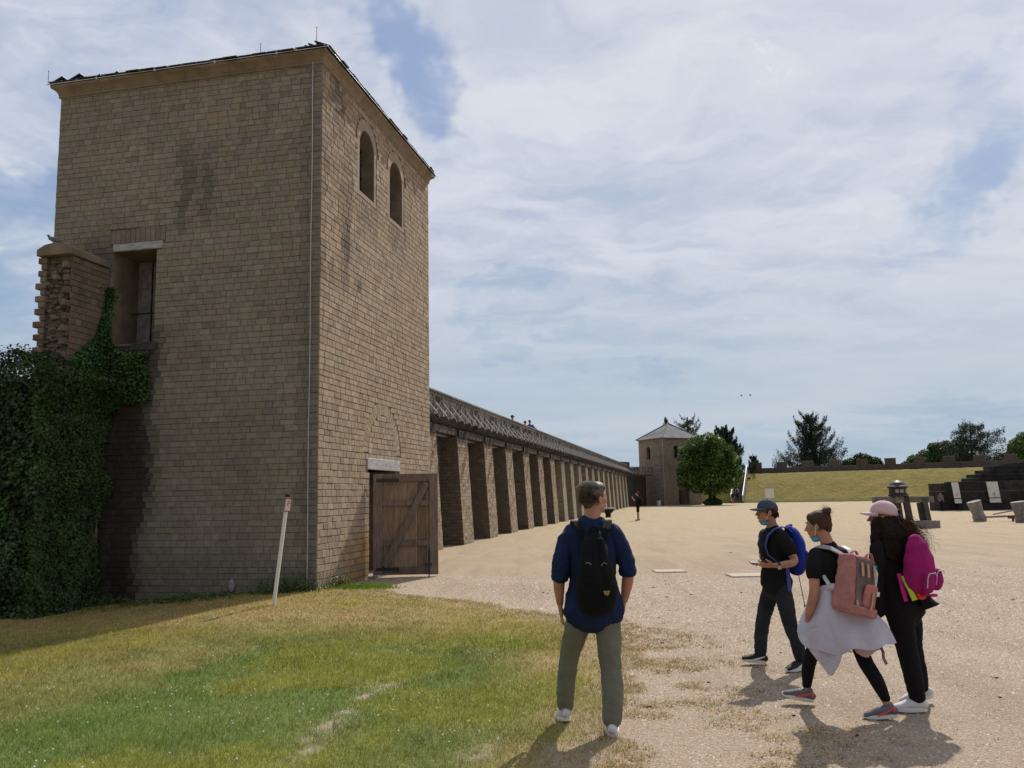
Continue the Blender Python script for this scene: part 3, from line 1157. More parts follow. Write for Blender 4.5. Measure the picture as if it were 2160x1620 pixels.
# boards closing the upper doorway and the iron bar across it
for k, (s, w_) in enumerate(((3.66, 0.27), (3.95, 0.34), (4.31, 0.32))):
    mb = MB()
    mb.obox(K0 + U3 * (0.80 + 0.03 * (k % 2)) - V3 * s + Z3 * 4.97, -V3 * w_, U3 * 0.04, Z3 * (1.94 if k else 1.94))
    mb.build('board', M['greywood'], tower, bevel=0.006)
mb = MB(); mb.tube([K0 + U3 * 0.62 - V3 * 3.63 + Z3 * 5.72, K0 + U3 * 0.62 - V3 * 4.67 + Z3 * 5.72], 0.016, 8)
mb.build('bar', M['iron'], tower)
mb = MB(); mb.ubox(TU0 - 0.03, TU0 + 0.75, TV0 - 4.16, TV0 - 3.55, 4.80, 4.97)
mb.build('sill', mk('sooty_sill', (0.07, 0.065, 0.06), 0.3, 5, 0.95, 0.5, 30, coords='World'), tower, bevel=0.01)
# threshold
mb = MB(); mb.ubox(TU0 + 2.55, TU0 + 4.4, TV0 - 0.5, TV0 + 0.18, -0.10, 0.035)
mb.build('threshold', mk('threshold_stone', (0.24, 0.22, 0.20), 0.15, 5, 0.9, 0.3, 40, coords='World'), tower, bevel=0.01)

# cornice: moulded blocks about a metre long all round
PROF = [(-0.05, ZC - 0.05), (0.035, ZC - 0.05), (0.035, ZC + 0.01), (0.045, ZC + 0.015), (0.05, ZC + 0.05), (0.08, ZC + 0.09), (0.125, ZC + 0.125), (0.155, ZC + 0.14), (0.16, ZC + 0.195), (-0.05, ZC + 0.195)]
cc_ = [(TU0, TV0), (TU1, TV0), (TU1, TV1), (TU0, TV1)]
outn = [V3, U3, -V3, -U3]
for k in range(4):
    a_, b_ = cc_[k], cc_[(k + 1) % 4]
    A, B = T(a_[0], a_[1], 0), T(b_[0], b_[1], 0)
    L = np.linalg.norm(B - A)
    e = (B - A) / L
    nseg = 7 if k % 2 == 0 else 6
    for i in range(nseg):
        s0, s1 = L * i / nseg + (0.003 if i else 0), L * (i + 1) / nseg - (0.003 if i < nseg - 1 else 0)
        V = []
        for s, m0 in ((s0, i == 0), (s1, i == nseg - 1)):
            sg = -1 if s == s0 else 1
            for o_, z_ in PROF:
                V.append(A + e * (s + (sg * o_ if m0 else 0)) + outn[k] * o_ + Z3 * z_)
        n = len(PROF)
        F = [tuple(range(n)), tuple(range(2 * n - 1, n - 1, -1))]
        for j in range(n):
            j2 = (j + 1) % n
            F.append((j, n + j, n + j2, j2))
        mb = MB(); mb.add(V, F)
        mb.build('cornice_block', M['cornice'], tower)

# roof: deck with overlapping slates, ragged along the eaves
ZE = ZC + 0.20
OV = 0.20
cen = T((TU0 + TU1) / 2, (TV0 + TV1) / 2, 0)
apex = cen + Z3 * (ZE + 1.85)
cor = [T(TU0 - OV, TV0 + OV, ZE), T(TU1 + OV, TV0 + OV, ZE), T(TU1 + OV, TV1 - OV, ZE), T(TU0 - OV, TV1 - OV, ZE)]
mb = MB()
mb.add([c_ + (cen + Z3 * ZE - c_) * 0.04 for c_ in cor] + [apex - Z3 * 0.03], [(0, 1, 4), (1, 2, 4), (2, 3, 4), (3, 0, 4), (3, 2, 1, 0)])
roof = mb.build('roof', M['slate'], tower)
rest = MB()
for k in range(4):
    A, B = cor[k], cor[(k + 1) % 4]
    mid_ = (A + B) / 2
    e = (B - A) / np.linalg.norm(B - A)
    up = apex - mid_
    SL = np.linalg.norm(up)
    up = up / SL
    nn = np.cross(e, up)
    if nn[2] < 0: nn = -nn
    rows = 13
    for r_ in range(rows):
        f0 = r_ / rows
        half = np.linalg.norm(B - A) / 2 * (1 - f0) - 0.04
        if half < 0.2: continue
        cnt = max(1, int(2 * half / 0.31))
        for i in range(cnt):
            s0 = -half + 2 * half * i / cnt + (0.06 if r_ % 2 else 0)
            w_ = 2 * half / cnt * rnd.uniform(0.92, 1.0)
            lift = rnd.uniform(0.0, 0.014)
            dn_ = rnd.uniform(-0.05, 0.05)
            o_ = mid_ + e * s0 + up * (SL * f0 - dn_) + nn * (0.025 + lift)
            L_ = SL / rows * 1.25
            sk = rnd.uniform(-0.02, 0.02)
            mb = MB() if (r_ == 0 and k in (0, 3)) else rest
            mb.obox(o_, e * w_ + up * sk, (up - nn * 0.10) * L_, nn * 0.022)
            if mb is not rest:
                mb.build('slate', M['slate'], roof)
rest.build('slates', M['slate'], roof, kind='stuff')

# door leaf, standing open
door = thing('plank_door', T(TU0 + 2.62, TV0 + 0.03, 0.05), 'heavy brown ledged and braced door standing open at the foot of the near tower', 'door')
H0 = np.array([-3.10, 18.98, 0.045])
dd_ = np.array([math.cos(math.radians(1.0)), math.sin(math.radians(1.0)), 0])
dn_ = np.array([dd_[1], -dd_[0], 0])        # towards the camera
DW, DH = 1.42, 2.19
for k in range(6):
    mb = MB()
    w_ = (DW - 0.02) / 6
    mb.obox(H0 + dd_ * (0.01 + w_ * k + 0.003) - dn_ * 0.02 + Z3 * 0.01, dd_ * (w_ - 0.006), dn_ * (0.035 + 0.004 * (k % 2)), Z3 * (DH - 0.02))
    mb.build('plank', M['doorwood'], door)
def dbar(name, x0, z0, x1, z1, wd, th=0.045, off=0.018):
    mb = MB()
    p0, p1 = H0 + dd_ * x0 + Z3 * z0 + dn_ * (off + th / 2), H0 + dd_ * x1 + Z3 * z1 + dn_ * (off + th / 2)
    mb.bar(p0, p1, th, wd, side=dn_)
    return mb.build(name, M['doorframe'], door, bevel=0.006)
dbar('stile', DW - 0.095, 0.0, DW - 0.095, DH, 0.19, 0.06)
dbar('stile', 0.10, 0.0, 0.10, DH, 0.20, 0.06)
dbar('rail', 0.20, DH - 0.085, DW - 0.19, DH - 0.085, 0.17)
dbar('rail', 0.20, 1.55, DW - 0.19, 1.55, 0.12)
dbar('rail', 0.20, 0.68, DW - 0.19, 0.68, 0.13)
dbar('rail', 0.20, 0.09, DW - 0.19, 0.09, 0.17)
dbar('brace', 0.25, 0.18, DW - 0.24, DH - 0.20, 0.14, 0.05, 0.062)
mb = MB(); mb.tube([H0 + dd_ * (DW - 0.20) + dn_ * 0.10 + Z3 * 0.52, H0 + dd_ * (DW - 0.20) + dn_ * 0.10 - Z3 * 0.10], 0.013, 8)
mb.box(H0 + dd_ * (DW - 0.21) + dn_ * 0.085 + Z3 * 0.22, (0.14, 0.05, 0.05))
mb.box(H0 + dd_ * (DW - 0.20) + dn_ * 0.085 + Z3 * 0.42, (0.05, 0.05, 0.20))
mb.build('bolt', M['iron'], door)
mb = MB(); mb.box(H0 + dd_ * 0.32 + dn_ * 0.075 + Z3 * 0.13, (0.5, 0.02, 0.07)); mb.box(H0 + dd_ * 0.32 + dn_ * 0.075 + Z3 * 2.05, (0.5, 0.02, 0.07))
mb.build('hinge', M['iron'], door)
mb = MB(); mb.tube([H0 + dd_ * (DW + 0.0) + Z3 * 1.08, H0 + dd_ * (DW + 0.06) + Z3 * 1.08], 0.01, 8); mb.build('handle', M['zinc'], door)

# lightning conductor
lc = thing('lightning_conductor', T(TU0, TV0 - 0.17, 0), 'thin grey lightning conductor wire running down the corner of the near tower', 'lightning rod')
mb = MB()
mb.tube([K0 - V3 * 0.17 - U3 * 0.05 + Z3 * z_ + V3 * 0.006 * math.sin(z_ * 1.7) for z_ in np.linspace(0.02, ZC - 0.03, 24)], 0.0095, 6)
mb.build('cable', M['zinc'], lc)
mb = MB()
eo, ez = 0.20, ZE - 0.015
mb.tube([T(TU0 - eo - 0.02, TV1 - eo, ez), T(TU0 - eo - 0.02, TV0 + eo + 0.02, ez), T(TU1 + eo, TV0 + eo + 0.02, ez)], 0.008, 6)
mb.build('cable', M['zinc'], lc)
for s in (0.9, 2.3, 3.7, 5.1):
    mb = MB(); mb.box(T(TU0 - eo, TV0 - s, ez), (0.03, 0.06, 0.05)); mb.build('bracket', M['zinc'], lc)
for (u_, v_, hh) in ((TU0 - 0.22, TV0 - 0.02, 0.36), (TU0 - 0.18, TV0 - 1.28, 0.2), (TU0 - 0.2, TV1 - 0.18, 0.25)):
    mb = MB(); mb.tube([T(u_, v_, ZE + 0.0), T(u_, v_, ZE + hh + 0.06)], [0.007, 0.005], 6); mb.ell(T(u_, v_, ZE + hh + 0.06), (0.014, 0.014, 0.014), 6, 4)
    mb.build('rod', M['iron'], lc)

# ================================================================== STUB OF BROKEN WALL
stub = thing('broken_wall_stub', T(14.6, -12.2, 0), 'broken end of an old wall with toothed edge and rubble core, beside the upper doorway', 'wall')
SU0, SU1, SV0, SV1 = 14.08, 15.18, -11.86, -12.50
mb = MB(); mb.ubox(SU0 + 0.10, SU1, SV1 + 0.03, SV0 - 0.02, -0.6, 6.56); mb.build('core', M['mortar'], stub)
mb = MB()
z = -0.5
while z < 6.54:
    h = 0.125 * rnd.uniform(0.9, 1.1)
    zt = min(z + h, 6.555)
    u = SU0 + rnd.uniform(0.0, 0.07)
    while u < SU1:
        L = 0.2 * rnd.uniform(0.6, 1.4)
        e = min(u + L, SU1)
        q = (T(0, SV0, 0), U3, V3, u, e, z, zt, tint_pick(False) * (0.36 + 0.3 * float(fbm(np.array([u]), np.array([z]), 1.2, 7)[0]) + (0.35 if z < 3.2 else 0)))
        mb.add(stone_verts(q, 0.004, 0.02), SF, tuple(q[7]))
        u = e
    z = zt
mb.build('stonework', M['stone'], stub, kind='stuff')
# rubble face: irregular lumps
z = 3.6
while z < 6.5:
    v = SV0 - 0.10
    while v > SV1 + 0.08:
        s_ = rnd.uniform(0.035, 0.11)
        mb = MB()
        k = rnd.uniform(0.6, 1.1)
        R_ = np.array(Matrix.Rotation(rnd.uniform(0, 3), 3, 'Z') @ Matrix.Rotation(rnd.uniform(-.4, .4), 3, 'X'))
        mb.ell(T(SU0 + 0.09 + rnd.uniform(-0.05, 0.04), v, z + rnd.uniform(-0.03, 0.03)), (s_, s_ * rnd.uniform(0.6, 1.1), s_ * rnd.uniform(0.35, 0.8)), rnd.choice((4, 5, 6)), rnd.choice((3, 4)), (k, k * 0.97, k * 0.93), R_)
        mb.build('rubble_stone', M['rubble'], stub)
        v -= s_ * 1.5
    z += 0.098
# toothed ends of the facing courses, left and right
for i in range(22):
    z = 3.75 + 0.128 * i
    out_ = (rnd.uniform(0.05, 0.13) if i % 2 else rnd.uniform(-0.02, 0.03))
    mb = MB(); k = rnd.uniform(0.75, 1.05)
    mb.ubox(SU0 + 0.0, SU0 + 0.34, SV1 - 0.05 - out_, SV1 + 0.08, z, z + 0.118, (k, k * 0.95, k * 0.9))
    mb.build('facing_stone', M['rubble'], stub, bevel=0.01)
    if i % 2 == 0:
        mb = MB(); k = rnd.uniform(0.75, 1.0)
        mb.ubox(SU0 - 0.05 - 0.02 * (i % 3), SU0 + 0.25, SV0 - 0.13, SV0 - 0.02, z, z + 0.118, (k, k * 0.95, k * 0.9))
        mb.build('facing_stone', M['rubble'], stub, bevel=0.01)
# rounded coping
mb = MB()
P = [(0.06, 6.57), (-0.73, 6.57), (-0.73, 6.70), (-0.55, 6.79), (-0.33, 6.82), (-0.11, 6.79), (0.06, 6.70)]
mb.prism(P, T(SU0 - 0.09, SV0 - 0.0, 0), V3, Z3, U3 * (SU1 - SU0 + 0.06))
mb.build('coping_stone', M['cornice'], stub, bevel=0.01)

# pigeon on the coping
pg = thing('pigeon', T(SU0 + 0.02, SV1 + 0.2, 6.82), 'grey pigeon perched on the coping of the broken wall stub', 'pigeon')
Pp = T(SU0 + 0.02, SV1 + 0.17, 6.82)
mb = MB()
mb.ell(Pp + np.array([0.05, 0, 0.09]), (0.13, 0.06, 0.055), 12, 8, None, np.array(Matrix.Rotation(math.radians(20), 3, 'Y')))
mb.tube([Pp + np.array([-0.04, 0, 0.11]), Pp + np.array([-0.075, 0, 0.165])], [0.036, 0.026], 8)
mb.ell(Pp + np.array([-0.085, 0, 0.18]), (0.027, 0.023, 0.024), 8, 6)
mb.tube([Pp + np.array([-0.105, 0, 0.18]), Pp + np.array([-0.13, 0, 0.175])], [0.008, 0.002], 6)
mb.add([Pp + np.array(q) for q in ((0.12, -0.03, 0.06), (0.12, 0.03, 0.06), (0.25, 0.035, 0.015), (0.25, -0.035, 0.015), (0.12, 0, 0.08), (0.25, 0, 0.022))], [(0, 1, 2, 3), (0, 4, 5, 3)[::-1], (1, 4, 5, 2), (0, 4, 1), (3, 2, 5)])
mb.build('body', M['feather'], pg, smooth=True)
for sx in (-0.02, 0.02):
    mb = MB(); mb.tube([Pp + np.array([0.02, sx, 0.05]), Pp + np.array([0.015, sx, 0.0])], 0.005, 5); mb.build('leg', M['red'], pg)


# ================================================================== HEDGE AND IVY
def leaf_mesh(P, N, size, colr, name, mat, parent=None, kind='stuff', ratio=0.7, fold=0.25):
    """one small folded leaf per point"""
    k = len(P)
    N = N / (np.linalg.norm(N, axis=1, keepdims=True) + 1e-9)
    a_ = rng.normal(0, 1, (k, 3))
    t1 = a_ - N * (a_ * N).sum(1, keepdims=True)
    t1 /= np.linalg.norm(t1, axis=1, keepdims=True)
    t2 = np.cross(N, t1)
    s = np.asarray(size).reshape(-1, 1)
    p0 = P - t1 * s
    p1 = P + t2 * s * ratio + N * s * fold
    p2 = P + t1 * s
    p3 = P - t2 * s * ratio + N * s * fold
    V = np.stack([p0, p1, p2, p3], 1).reshape(-1, 3)
    b = np.arange(k)[:, None] * 4
    F = np.concatenate([b + np.array([[0, 1, 2]]), b + np.array([[0, 2, 3]])], 1).reshape(-1, 3)
    return np_obj(name, V, F, mat, parent, np.repeat(colr, 4, 0), kind)


hedge = thing('ivy_hedge', T(13.4, -14.0, -0.25), 'tall dark green hedge overgrown with ivy, against the left side of the near tower', 'hedge')


def hedge_front(v, z):
    """distance of the hedge face along -U, lumpy"""
    return 13.05 + 0.5 * (fbm(v, z, 0.8, 31) - 0.5) + 0.35 * (fbm(v, z, 2.6, 37) - 0.5) + 0.35 * np.clip((z - 3.6) / 1.2, 0, 1) ** 2


def hedge_right(z):
    return -11.55 - 0.06 * np.sin(z * 2.1) + 0.45 * sstep(z, 3.3, 4.3)


mb = MB()
mb.ubox(13.5, 14.85, -22, -11.78, -0.5, 3.86)
mb.ubox(13.502, 14.9, -12.9, -11.78, 3.7, 4.02)
mb.build('hedge_core', mk('hedge_inside', (0.012, 0.018, 0.008), 0.5, 3, 1.0, coords='World'), hedge)
n = 52000
v = rng.uniform(-19, -11.1, n); z = rng.uniform(-0.35, 4.75, n)
top = 3.97 + 0.35 * (fbm(v, v * 0, 1.3, 3) - 0.4) + 0.42 * np.exp(-((v + 12.15) / 0.5) ** 2)
k_ = (v < hedge_right(z) + rng.normal(0, 0.06, n)) & (z < top + rng.normal(0, 0.07, n))
v, z = v[k_], z[k_]
d = hedge_front(v, z) + rng.exponential(0.06, len(v)) - 0.05
P = np.stack([UX * d + UY * v, UY * d - UX * v, z], -1)
N = np.tile(-U3, (len(P), 1)) + np.array([0, 0, 0.55]) + rng.normal(0, 0.55, P.shape)
c1 = rng.uniform(0.35, 1.5, (len(P), 1)) * np.stack([rng.uniform(0.8, 1.4, len(P)), np.ones(len(P)), rng.uniform(0.7, 1.3, len(P))], -1)
lump = fbm(v, z, 2.2, 41)
c1 *= (0.45 + 1.1 * lump)[:, None]
leaf_mesh(P, N, rng.uniform(0.018, 0.055, len(P)) * (0.7 + 0.6 * fbm(v, z, 1.5, 12)), c1 * 1.25, 'foliage', M['leaf'], hedge)
# right flank and top of the hedge
n = 26000
d = rng.uniform(13.0, 15.15, n); z = rng.uniform(-0.3, 4.6, n)
v = hedge_right(z) - rng.exponential(0.05, n) + 0.04 + 0.25 * (fbm(d, z, 2.0, 3) - 0.5) - 0.10 * sstep(d, 14.2, 15.1) * (z < 3.5)
P = np.stack([UX * d + UY * v, UY * d - UX * v, z], -1)
keepf = d < 14.95 + 0.1 * np.sin(z * 4) + rng.normal(0, 0.05, n) + 0.4 * sstep(z, 2.9, 4.2)
P = P[keepf & (z < 4.12)]
N = np.tile(V3 - 0.3 * U3, (len(P), 1)) + np.array([0, 0, 0.4]) + rng.normal(0, 0.5, P.shape)
leaf_mesh(P, N, rng.uniform(0.02, 0.042, len(P)), rng.uniform(0.5, 1.6, (len(P), 1)) * np.array([[1.1, 1, 0.8]]), 'foliage', M['leaf'], hedge)
n = 22000
v = rng.uniform(-19, -11.2, n); d = rng.uniform(13.0, 15.0, n)
zt = 4.00 + 0.35 * (fbm(v, v * 0, 1.3, 3) - 0.4) + 0.42 * np.exp(-((v + 12.15) / 0.5) ** 2)
P = np.stack([UX * d + UY * v, UY * d - UX * v, zt + rng.exponential(0.05, n) - 0.03], -1)
N = np.array([0, 0, 1.0]) + rng.normal(0, 0.5, P.shape)
leaf_mesh(P, N, rng.uniform(0.02, 0.04, n), rng.uniform(0.5, 1.8, (n, 1)) * np.array([[1.2, 1.05, 0.8]]), 'foliage', M['leaf'], hedge)
# loose shoots rising against the sky
mb = MB(); Ps, Ns = [], []
for _ in range(46):
    v0 = rng.uniform(-14.6, -12.7); d0 = rng.uniform(13.1, 14.0)
    p = T(d0, v0, 3.92)
    hh = rng.uniform(0.25, 0.75) * (1.25 if v0 < -13.3 else 0.8)
    q = [p + np.array([0.12 * math.sin(i * 1.1 + v0 * 9) * i / 5 + 0.05 * i * (rnd.random() - .4), 0, hh * i / 5]) for i in range(6)]
    mb.tube(q, [0.006, 0.005, 0.004, 0.004, 0.003, 0.002], 4)
    for a_ in q[1:]:
        for _k in range(3):
            Ps.append(a_ + rng.normal(0, 0.03, 3)); Ns.append(rng.normal(0, 1, 3))
mb.build('shoot', M['twig'], hedge, kind='stuff')
leaf_mesh(np.array(Ps), np.array(Ns), rng.uniform(0.02, 0.038, len(Ps)), rng.uniform(0.8, 1.8, (len(Ps), 1)) * np.array([[1, 1, 1]]), 'foliage', M['leaf'], hedge)

# ivy climbing the stub and the foot of the doorway
ivy = thing('climbing_ivy', T(15.1, -11.3, 3.5), 'glossy green ivy climbing between the wall stub and the upper doorway', 'ivy')
Ps, Ns, Cs = [], [], []
for _ in range(5200):
    z = rng.uniform(3.7, 6.15)
    # triangle narrowing upwards in the nook, spreading right under the sill
    s_lo, s_hi = 4.72, 4.72
    if z < 5.05:
        s_lo = 4.70 - 0.95 * (1 - sstep(z, 4.3, 5.05)) - 0.1
    s = rng.uniform(s_lo, 4.72)
    if z < 5.05 or rng.uniform() < 0.3:
        Ps.append(K0 - V3 * s - U3 * (0.03 + rng.exponential(0.05)) + Z3 * z); Ns.append(-U3 + np.array([0, 0, 0.5]) + rng.normal(0, 0.4, 3))
    wdt = (0.75 * (1 - sstep(z, 4.4, 5.2)) + 0.30 * (1 - sstep(z, 5.0, 6.2)))
    du = rng.uniform(0, max(wdt, 0.03))
    Ps.append(T(15.16 - du, SV0 + 0.03 + rng.exponential(0.04), z)); Ns.append(V3 - 0.3 * U3 + np.array([0, 0, 0.5]) + rng.normal(0, 0.4, 3))
P = np.array(Ps)
leaf_mesh(P, np.array(Ns), rng.uniform(0.018, 0.038, len(P)), rng.uniform(0.6, 2.3, (len(P), 1)) * np.array([[0.9, 1.1, 1.0]]), 'foliage', M['leaf'], ivy)
# ragged fringe of yellower ivy over the tower face, thinning down to the left
Ps, Ns = [], []
for _ in range(9000):
    z = rng.uniform(3.0, 4.75)
    edge = 3.75 + 1.0 * (1 - sstep(z, 3.0, 4.35)) + 0.12 * math.sin(z * 9)
    s = rng.uniform(edge, 5.2)
    if s < edge + 0.15 * rng.uniform(): continue
    Ps.append(K0 - V3 * s - U3 * (0.03 + rng.exponential(0.07)) + Z3 * z); Ns.append(-U3 + np.array([0, 0, 0.6]) + rng.normal(0, 0.45, 3))
for _ in range(420):
    z = rng.uniform(0.2, 3.1)
    s = 4.78 + 0.05 * math.sin(z * 5) + rng.normal(0, 0.06)
    if math.sin(z * 3.3) < -0.2: continue
    Ps.append(K0 - V3 * s - U3 * (0.03 + rng.exponential(0.05)) + Z3 * z); Ns.append(-U3 + np.array([0, 0, 0.6]) + rng.normal(0, 0.45, 3))
P = np.array(Ps)
leaf_mesh(P, np.array(Ns), rng.uniform(0.018, 0.036, len(P)), rng.uniform(0.6, 2.2, (len(P), 1)) * np.array([[1.3, 1.15, 0.9]]), 'foliage', M['leaf'], ivy)

# ================================================================== POST AND WEEDS AT THE TOWER'S FOOT
post = thing('marker_post', (-3.95, 14.22, -0.03), 'leaning white marker post with a small red-rimmed sign, in front of the near tower', 'post')
b0 = np.array([-3.95, 14.22, float(ground_z(-3.95, 14.22)) - 0.05])
b1 = b0 + np.array([0.205, 0.0, 1.80])
mb = MB(); mb.bar(b0, b1, 0.055, 0.04, side=(1, 0, 0)); mb.build('pole', M['white'], post, bevel=0.004)
dv = (b1 - b0) / np.linalg.norm(b1 - b0)
mb = MB(); mb.bar(b1, b1 + dv * 0.045, 0.07, 0.06, side=(1, 0, 0)); mb.build('cap', M['black'], post)
sx = np.array([1, 0.12, 0]); sx /= np.linalg.norm(sx); sxp = sx - dv * (sx @ dv)
cs = b1 - dv * 0.13 + np.array([0.035, -0.035, 0])
mb = MB(); mb.obox(cs - sxp * 0.058 - dv * 0.11, sxp * 0.116, dv * 0.22, np.array([0, -0.012, 0])); sg = mb.build('sign', M['red'], post)
mb = MB(); mb.obox(cs - sxp * 0.043 - dv * 0.092 + np.array([0, -0.0125, 0]), sxp * 0.086, dv * 0.185, np.array([0, -0.002, 0])); mb.build('sign_face', M['white'], sg)
mb = MB()
for (a_, b_, w_, h_) in ((-0.012, 0.062, 0.045, 0.008), (-0.010, 0.047, 0.04, 0.007), (-0.02, 0.022, 0.055, 0.011), (-0.012, -0.02, 0.009, 0.03), (0.012, -0.012, 0.01, 0.012), (0.012, -0.04, 0.01, 0.014), (0.0, -0.065, 0.012, 0.006), (-0.016, 0.008, 0.02, 0.004)):
    mb.obox(cs + sxp * a_ + dv * b_ + np.array([0, -0.0150, 0]), sxp * w_, dv * h_, np.array([0, -0.001, 0]))
mb.build('lettering', M['ink'], sg)


def weed(name, c, n, h, w_, lab, yellow=1.0):
    th = thing(name, c, lab, 'weeds')
    mb = MB(); Ps, Ns = [], []
    for _ in range(n):
        p = np.array(c, float) + np.array([rng.normal(0, w_), rng.normal(0, w_ * 0.35), 0])
        p[2] = float(ground_z(p[0], p[1]))
        hh = h * rng.uniform(0.4, 1.0)
        tip = p + np.array([rng.normal(0, 0.06), rng.normal(0, 0.04) - 0.03, hh])
        mb.tube([p, (p + tip) / 2 + rng.normal(0, 0.01, 3), tip], [0.005, 0.004, 0.002], 4)
        for f in np.linspace(0.2, 1, 9):
            for _k in range(2):
                Ps.append(p + (tip - p) * f + rng.normal(0, 0.025, 3)); Ns.append(np.array([0, -0.4, 1]) + rng.normal(0, 0.6, 3))
    mb.build('stem', M['twig'], th, kind='stuff')
    P = np.array(Ps)
    leaf_mesh(P, np.array(Ns), rng.uniform(0.012, 0.032, len(P)), rng.uniform(0.7, 2.4, (len(P), 1)) * np.array([[1.3 * yellow, 1.3, 0.9]]), 'leaves', M['leaf'], th, ratio=0.4)


weed('weed_clump', tuple(K0 - V3 * 0.45 - U3 * 0.22), 60, 0.36, 0.24, 'leafy weeds growing at the foot of the near tower corner')
weed('weed_clump', tuple(K0 + U3 * 0.55 + V3 * 0.22), 26, 0.26, 0.16, 'pale dry weeds at the foot of the sunlit tower face', 1.9)
weed('weed_strip', tuple(K0 - V3 * 2.3 - U3 * 0.18), 190, 0.13, 0.95, 'low weeds along the shaded foot of the near tower')
weed('weed_clump', tuple(K0 - V3 * 4.35 - U3 * 0.18), 30, 0.22, 0.16, 'small dark weeds by the hedge at the tower foot')


def bright_tuft(c, n, w_):
    x = c[0] + rng.normal(0, w_, n); y = c[1] + rng.normal(0, w_ * 0.5, n)
    h = rng.uniform(0.04, 0.14, n); a_ = rng.uniform(0, 6.28, n); l = rng.uniform(0.0, 0.06, n)
    z = ground_z(x, y)
    p0 = np.stack([x - 0.006, y, z], -1); p1 = np.stack([x + 0.006, y, z], -1); p2 = np.stack([x + np.cos(a_) * l, y + np.sin(a_) * l, z + h], -1)
    V = np.stack([p0, p1, p2], 1).reshape(-1, 3)
    C = np.repeat(np.array([[0.15, 0.24, 0.03]]) * rng.uniform(0.6, 1.4, (n, 1)), 3, 0)
    o = np_obj('grass_tuft', V, np.arange(3 * n).reshape(-1, 3), M['grass'], None, C, 'stuff')
    return o


tag(bright_tuft(K0 + U3 * 0.5 + V3 * 0.75, 900, 0.28), 'bright green grass tuft at the foot of the sunlit tower face', 'grass')
# pale rag or stone at the wall foot
mb = MB(); mb.ell(K0 - V3 * 1.72 - U3 * 0.06 + Z3 * 0.10, (0.06, 0.04, 0.12), 8, 6)
tag(mb.build('limewash_patch', mk('pale_stone', (0.32, 0.31, 0.30), 0.2, 8), None), 'small pale stone leaning at the shaded foot of the near tower', 'stone')
# ================================================================== LONG CITY WALL
UW0, UW1 = TU1 - 0.0, 111.2
VB = -8.85
VR = -9.74
wall = thing('city_wall', T(60, -10.5, 0), 'long city wall with rows of leaning buttresses, running from the near tower to the far one', 'wall')
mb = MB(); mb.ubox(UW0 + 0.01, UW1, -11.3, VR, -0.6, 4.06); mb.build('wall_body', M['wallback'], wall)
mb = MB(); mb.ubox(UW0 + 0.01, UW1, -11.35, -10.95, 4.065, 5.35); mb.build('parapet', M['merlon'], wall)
u = UW0 + 0.3
while u < UW1 - 3:
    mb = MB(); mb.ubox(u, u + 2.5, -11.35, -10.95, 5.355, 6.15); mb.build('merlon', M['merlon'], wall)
    u += 3.3


def buttress(u0, detailed):
    zt = 4.05
    bt = 0.24
    zb = -0.5
    def vf(z):
        return VB - bt * max(0, z) / zt
    mb = MB()
    ins = 0.018 if detailed else 0.0
    poly = [(VR + 0.01 - VR, zb), (vf(0) - ins - VR, zb), (vf(zt) - ins - VR, zt), (0.01, zt)]
    poly = [(-0.05, zb), (vf(0) - ins - VR, zb), (vf(zt) - ins - VR, zt), (-0.05, zt)]
    mb.prism(poly, T(u0 + ins, VR, 0), V3, Z3, U3 * (1.5 - 2 * ins))
    b = mb.build('buttress', M['mortar'] if detailed else M['butt'], wall)
    if detailed:
        st = MB()
        z = -0.3
        while z < zt - 0.03:
            h = 0.125 * rnd.uniform(0.9, 1.12)
            z1 = min(z + h, zt)
            # front
            s = 0.0
            base = T(u0, vf(z), 0)
            nrm = V3
            while s < 1.49:
                e = s + 0.21 * rnd.uniform(0.55, 1.4)
                if 1.5 - e < 0.08: e = 1.5
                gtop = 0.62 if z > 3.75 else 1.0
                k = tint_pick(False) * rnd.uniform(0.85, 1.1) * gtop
                if rnd.random() < 0.16: k = k * 0.62
                q = (base, U3, nrm, s, e, z, z1, k)
                V = stone_verts(q, 0.0045, 0.014)
                st.add(V, SF, tuple(q[7]))
                s = e
            # side towards the camera, its shade painted into the stone tint
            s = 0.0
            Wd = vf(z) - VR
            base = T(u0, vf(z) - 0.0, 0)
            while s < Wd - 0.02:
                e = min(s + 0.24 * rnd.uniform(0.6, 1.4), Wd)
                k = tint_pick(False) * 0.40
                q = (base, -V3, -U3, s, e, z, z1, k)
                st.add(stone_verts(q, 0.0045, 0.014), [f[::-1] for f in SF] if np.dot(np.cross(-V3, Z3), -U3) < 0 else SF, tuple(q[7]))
                s = e
            z = z1
        st.build('stonework', M['stone'], b, kind='stuff')
    return b


UB = [31.7 + 4.2 * i for i in range(-2, 19)]
far_mesh = None
for i, u0 in enumerate(UB):
    if i < 8:
        buttress(u0, True)
    elif far_mesh is None:
        far_mesh = buttress(u0, False)
        fm_p = worg[far_mesh.name].copy()
    else:
        o = far_mesh.copy(); col.objects.link(o)
        place(o, wall, fm_p + U3 * (u0 - UB[8]))

# ---- timber walkway on top
walk = thing('timber_walkway', T(60, -9.5, 4.06), 'grey timber walkway with cross-braced railing carried on joists along the top of the long wall', 'walkway')
N_B = int((UW1 - UW0) / 1.05)


def proto_copies(o, n, step, start=1, skip=None):
    p0 = worg[o.name].copy()
    for i in range(start, n):
        if skip and skip(i): continue
        c_ = o.copy(); col.objects.link(c_)
        place(c_, walk, p0 + step * i)


UX0 = UW0 + 0.12
step = U3 * 1.05
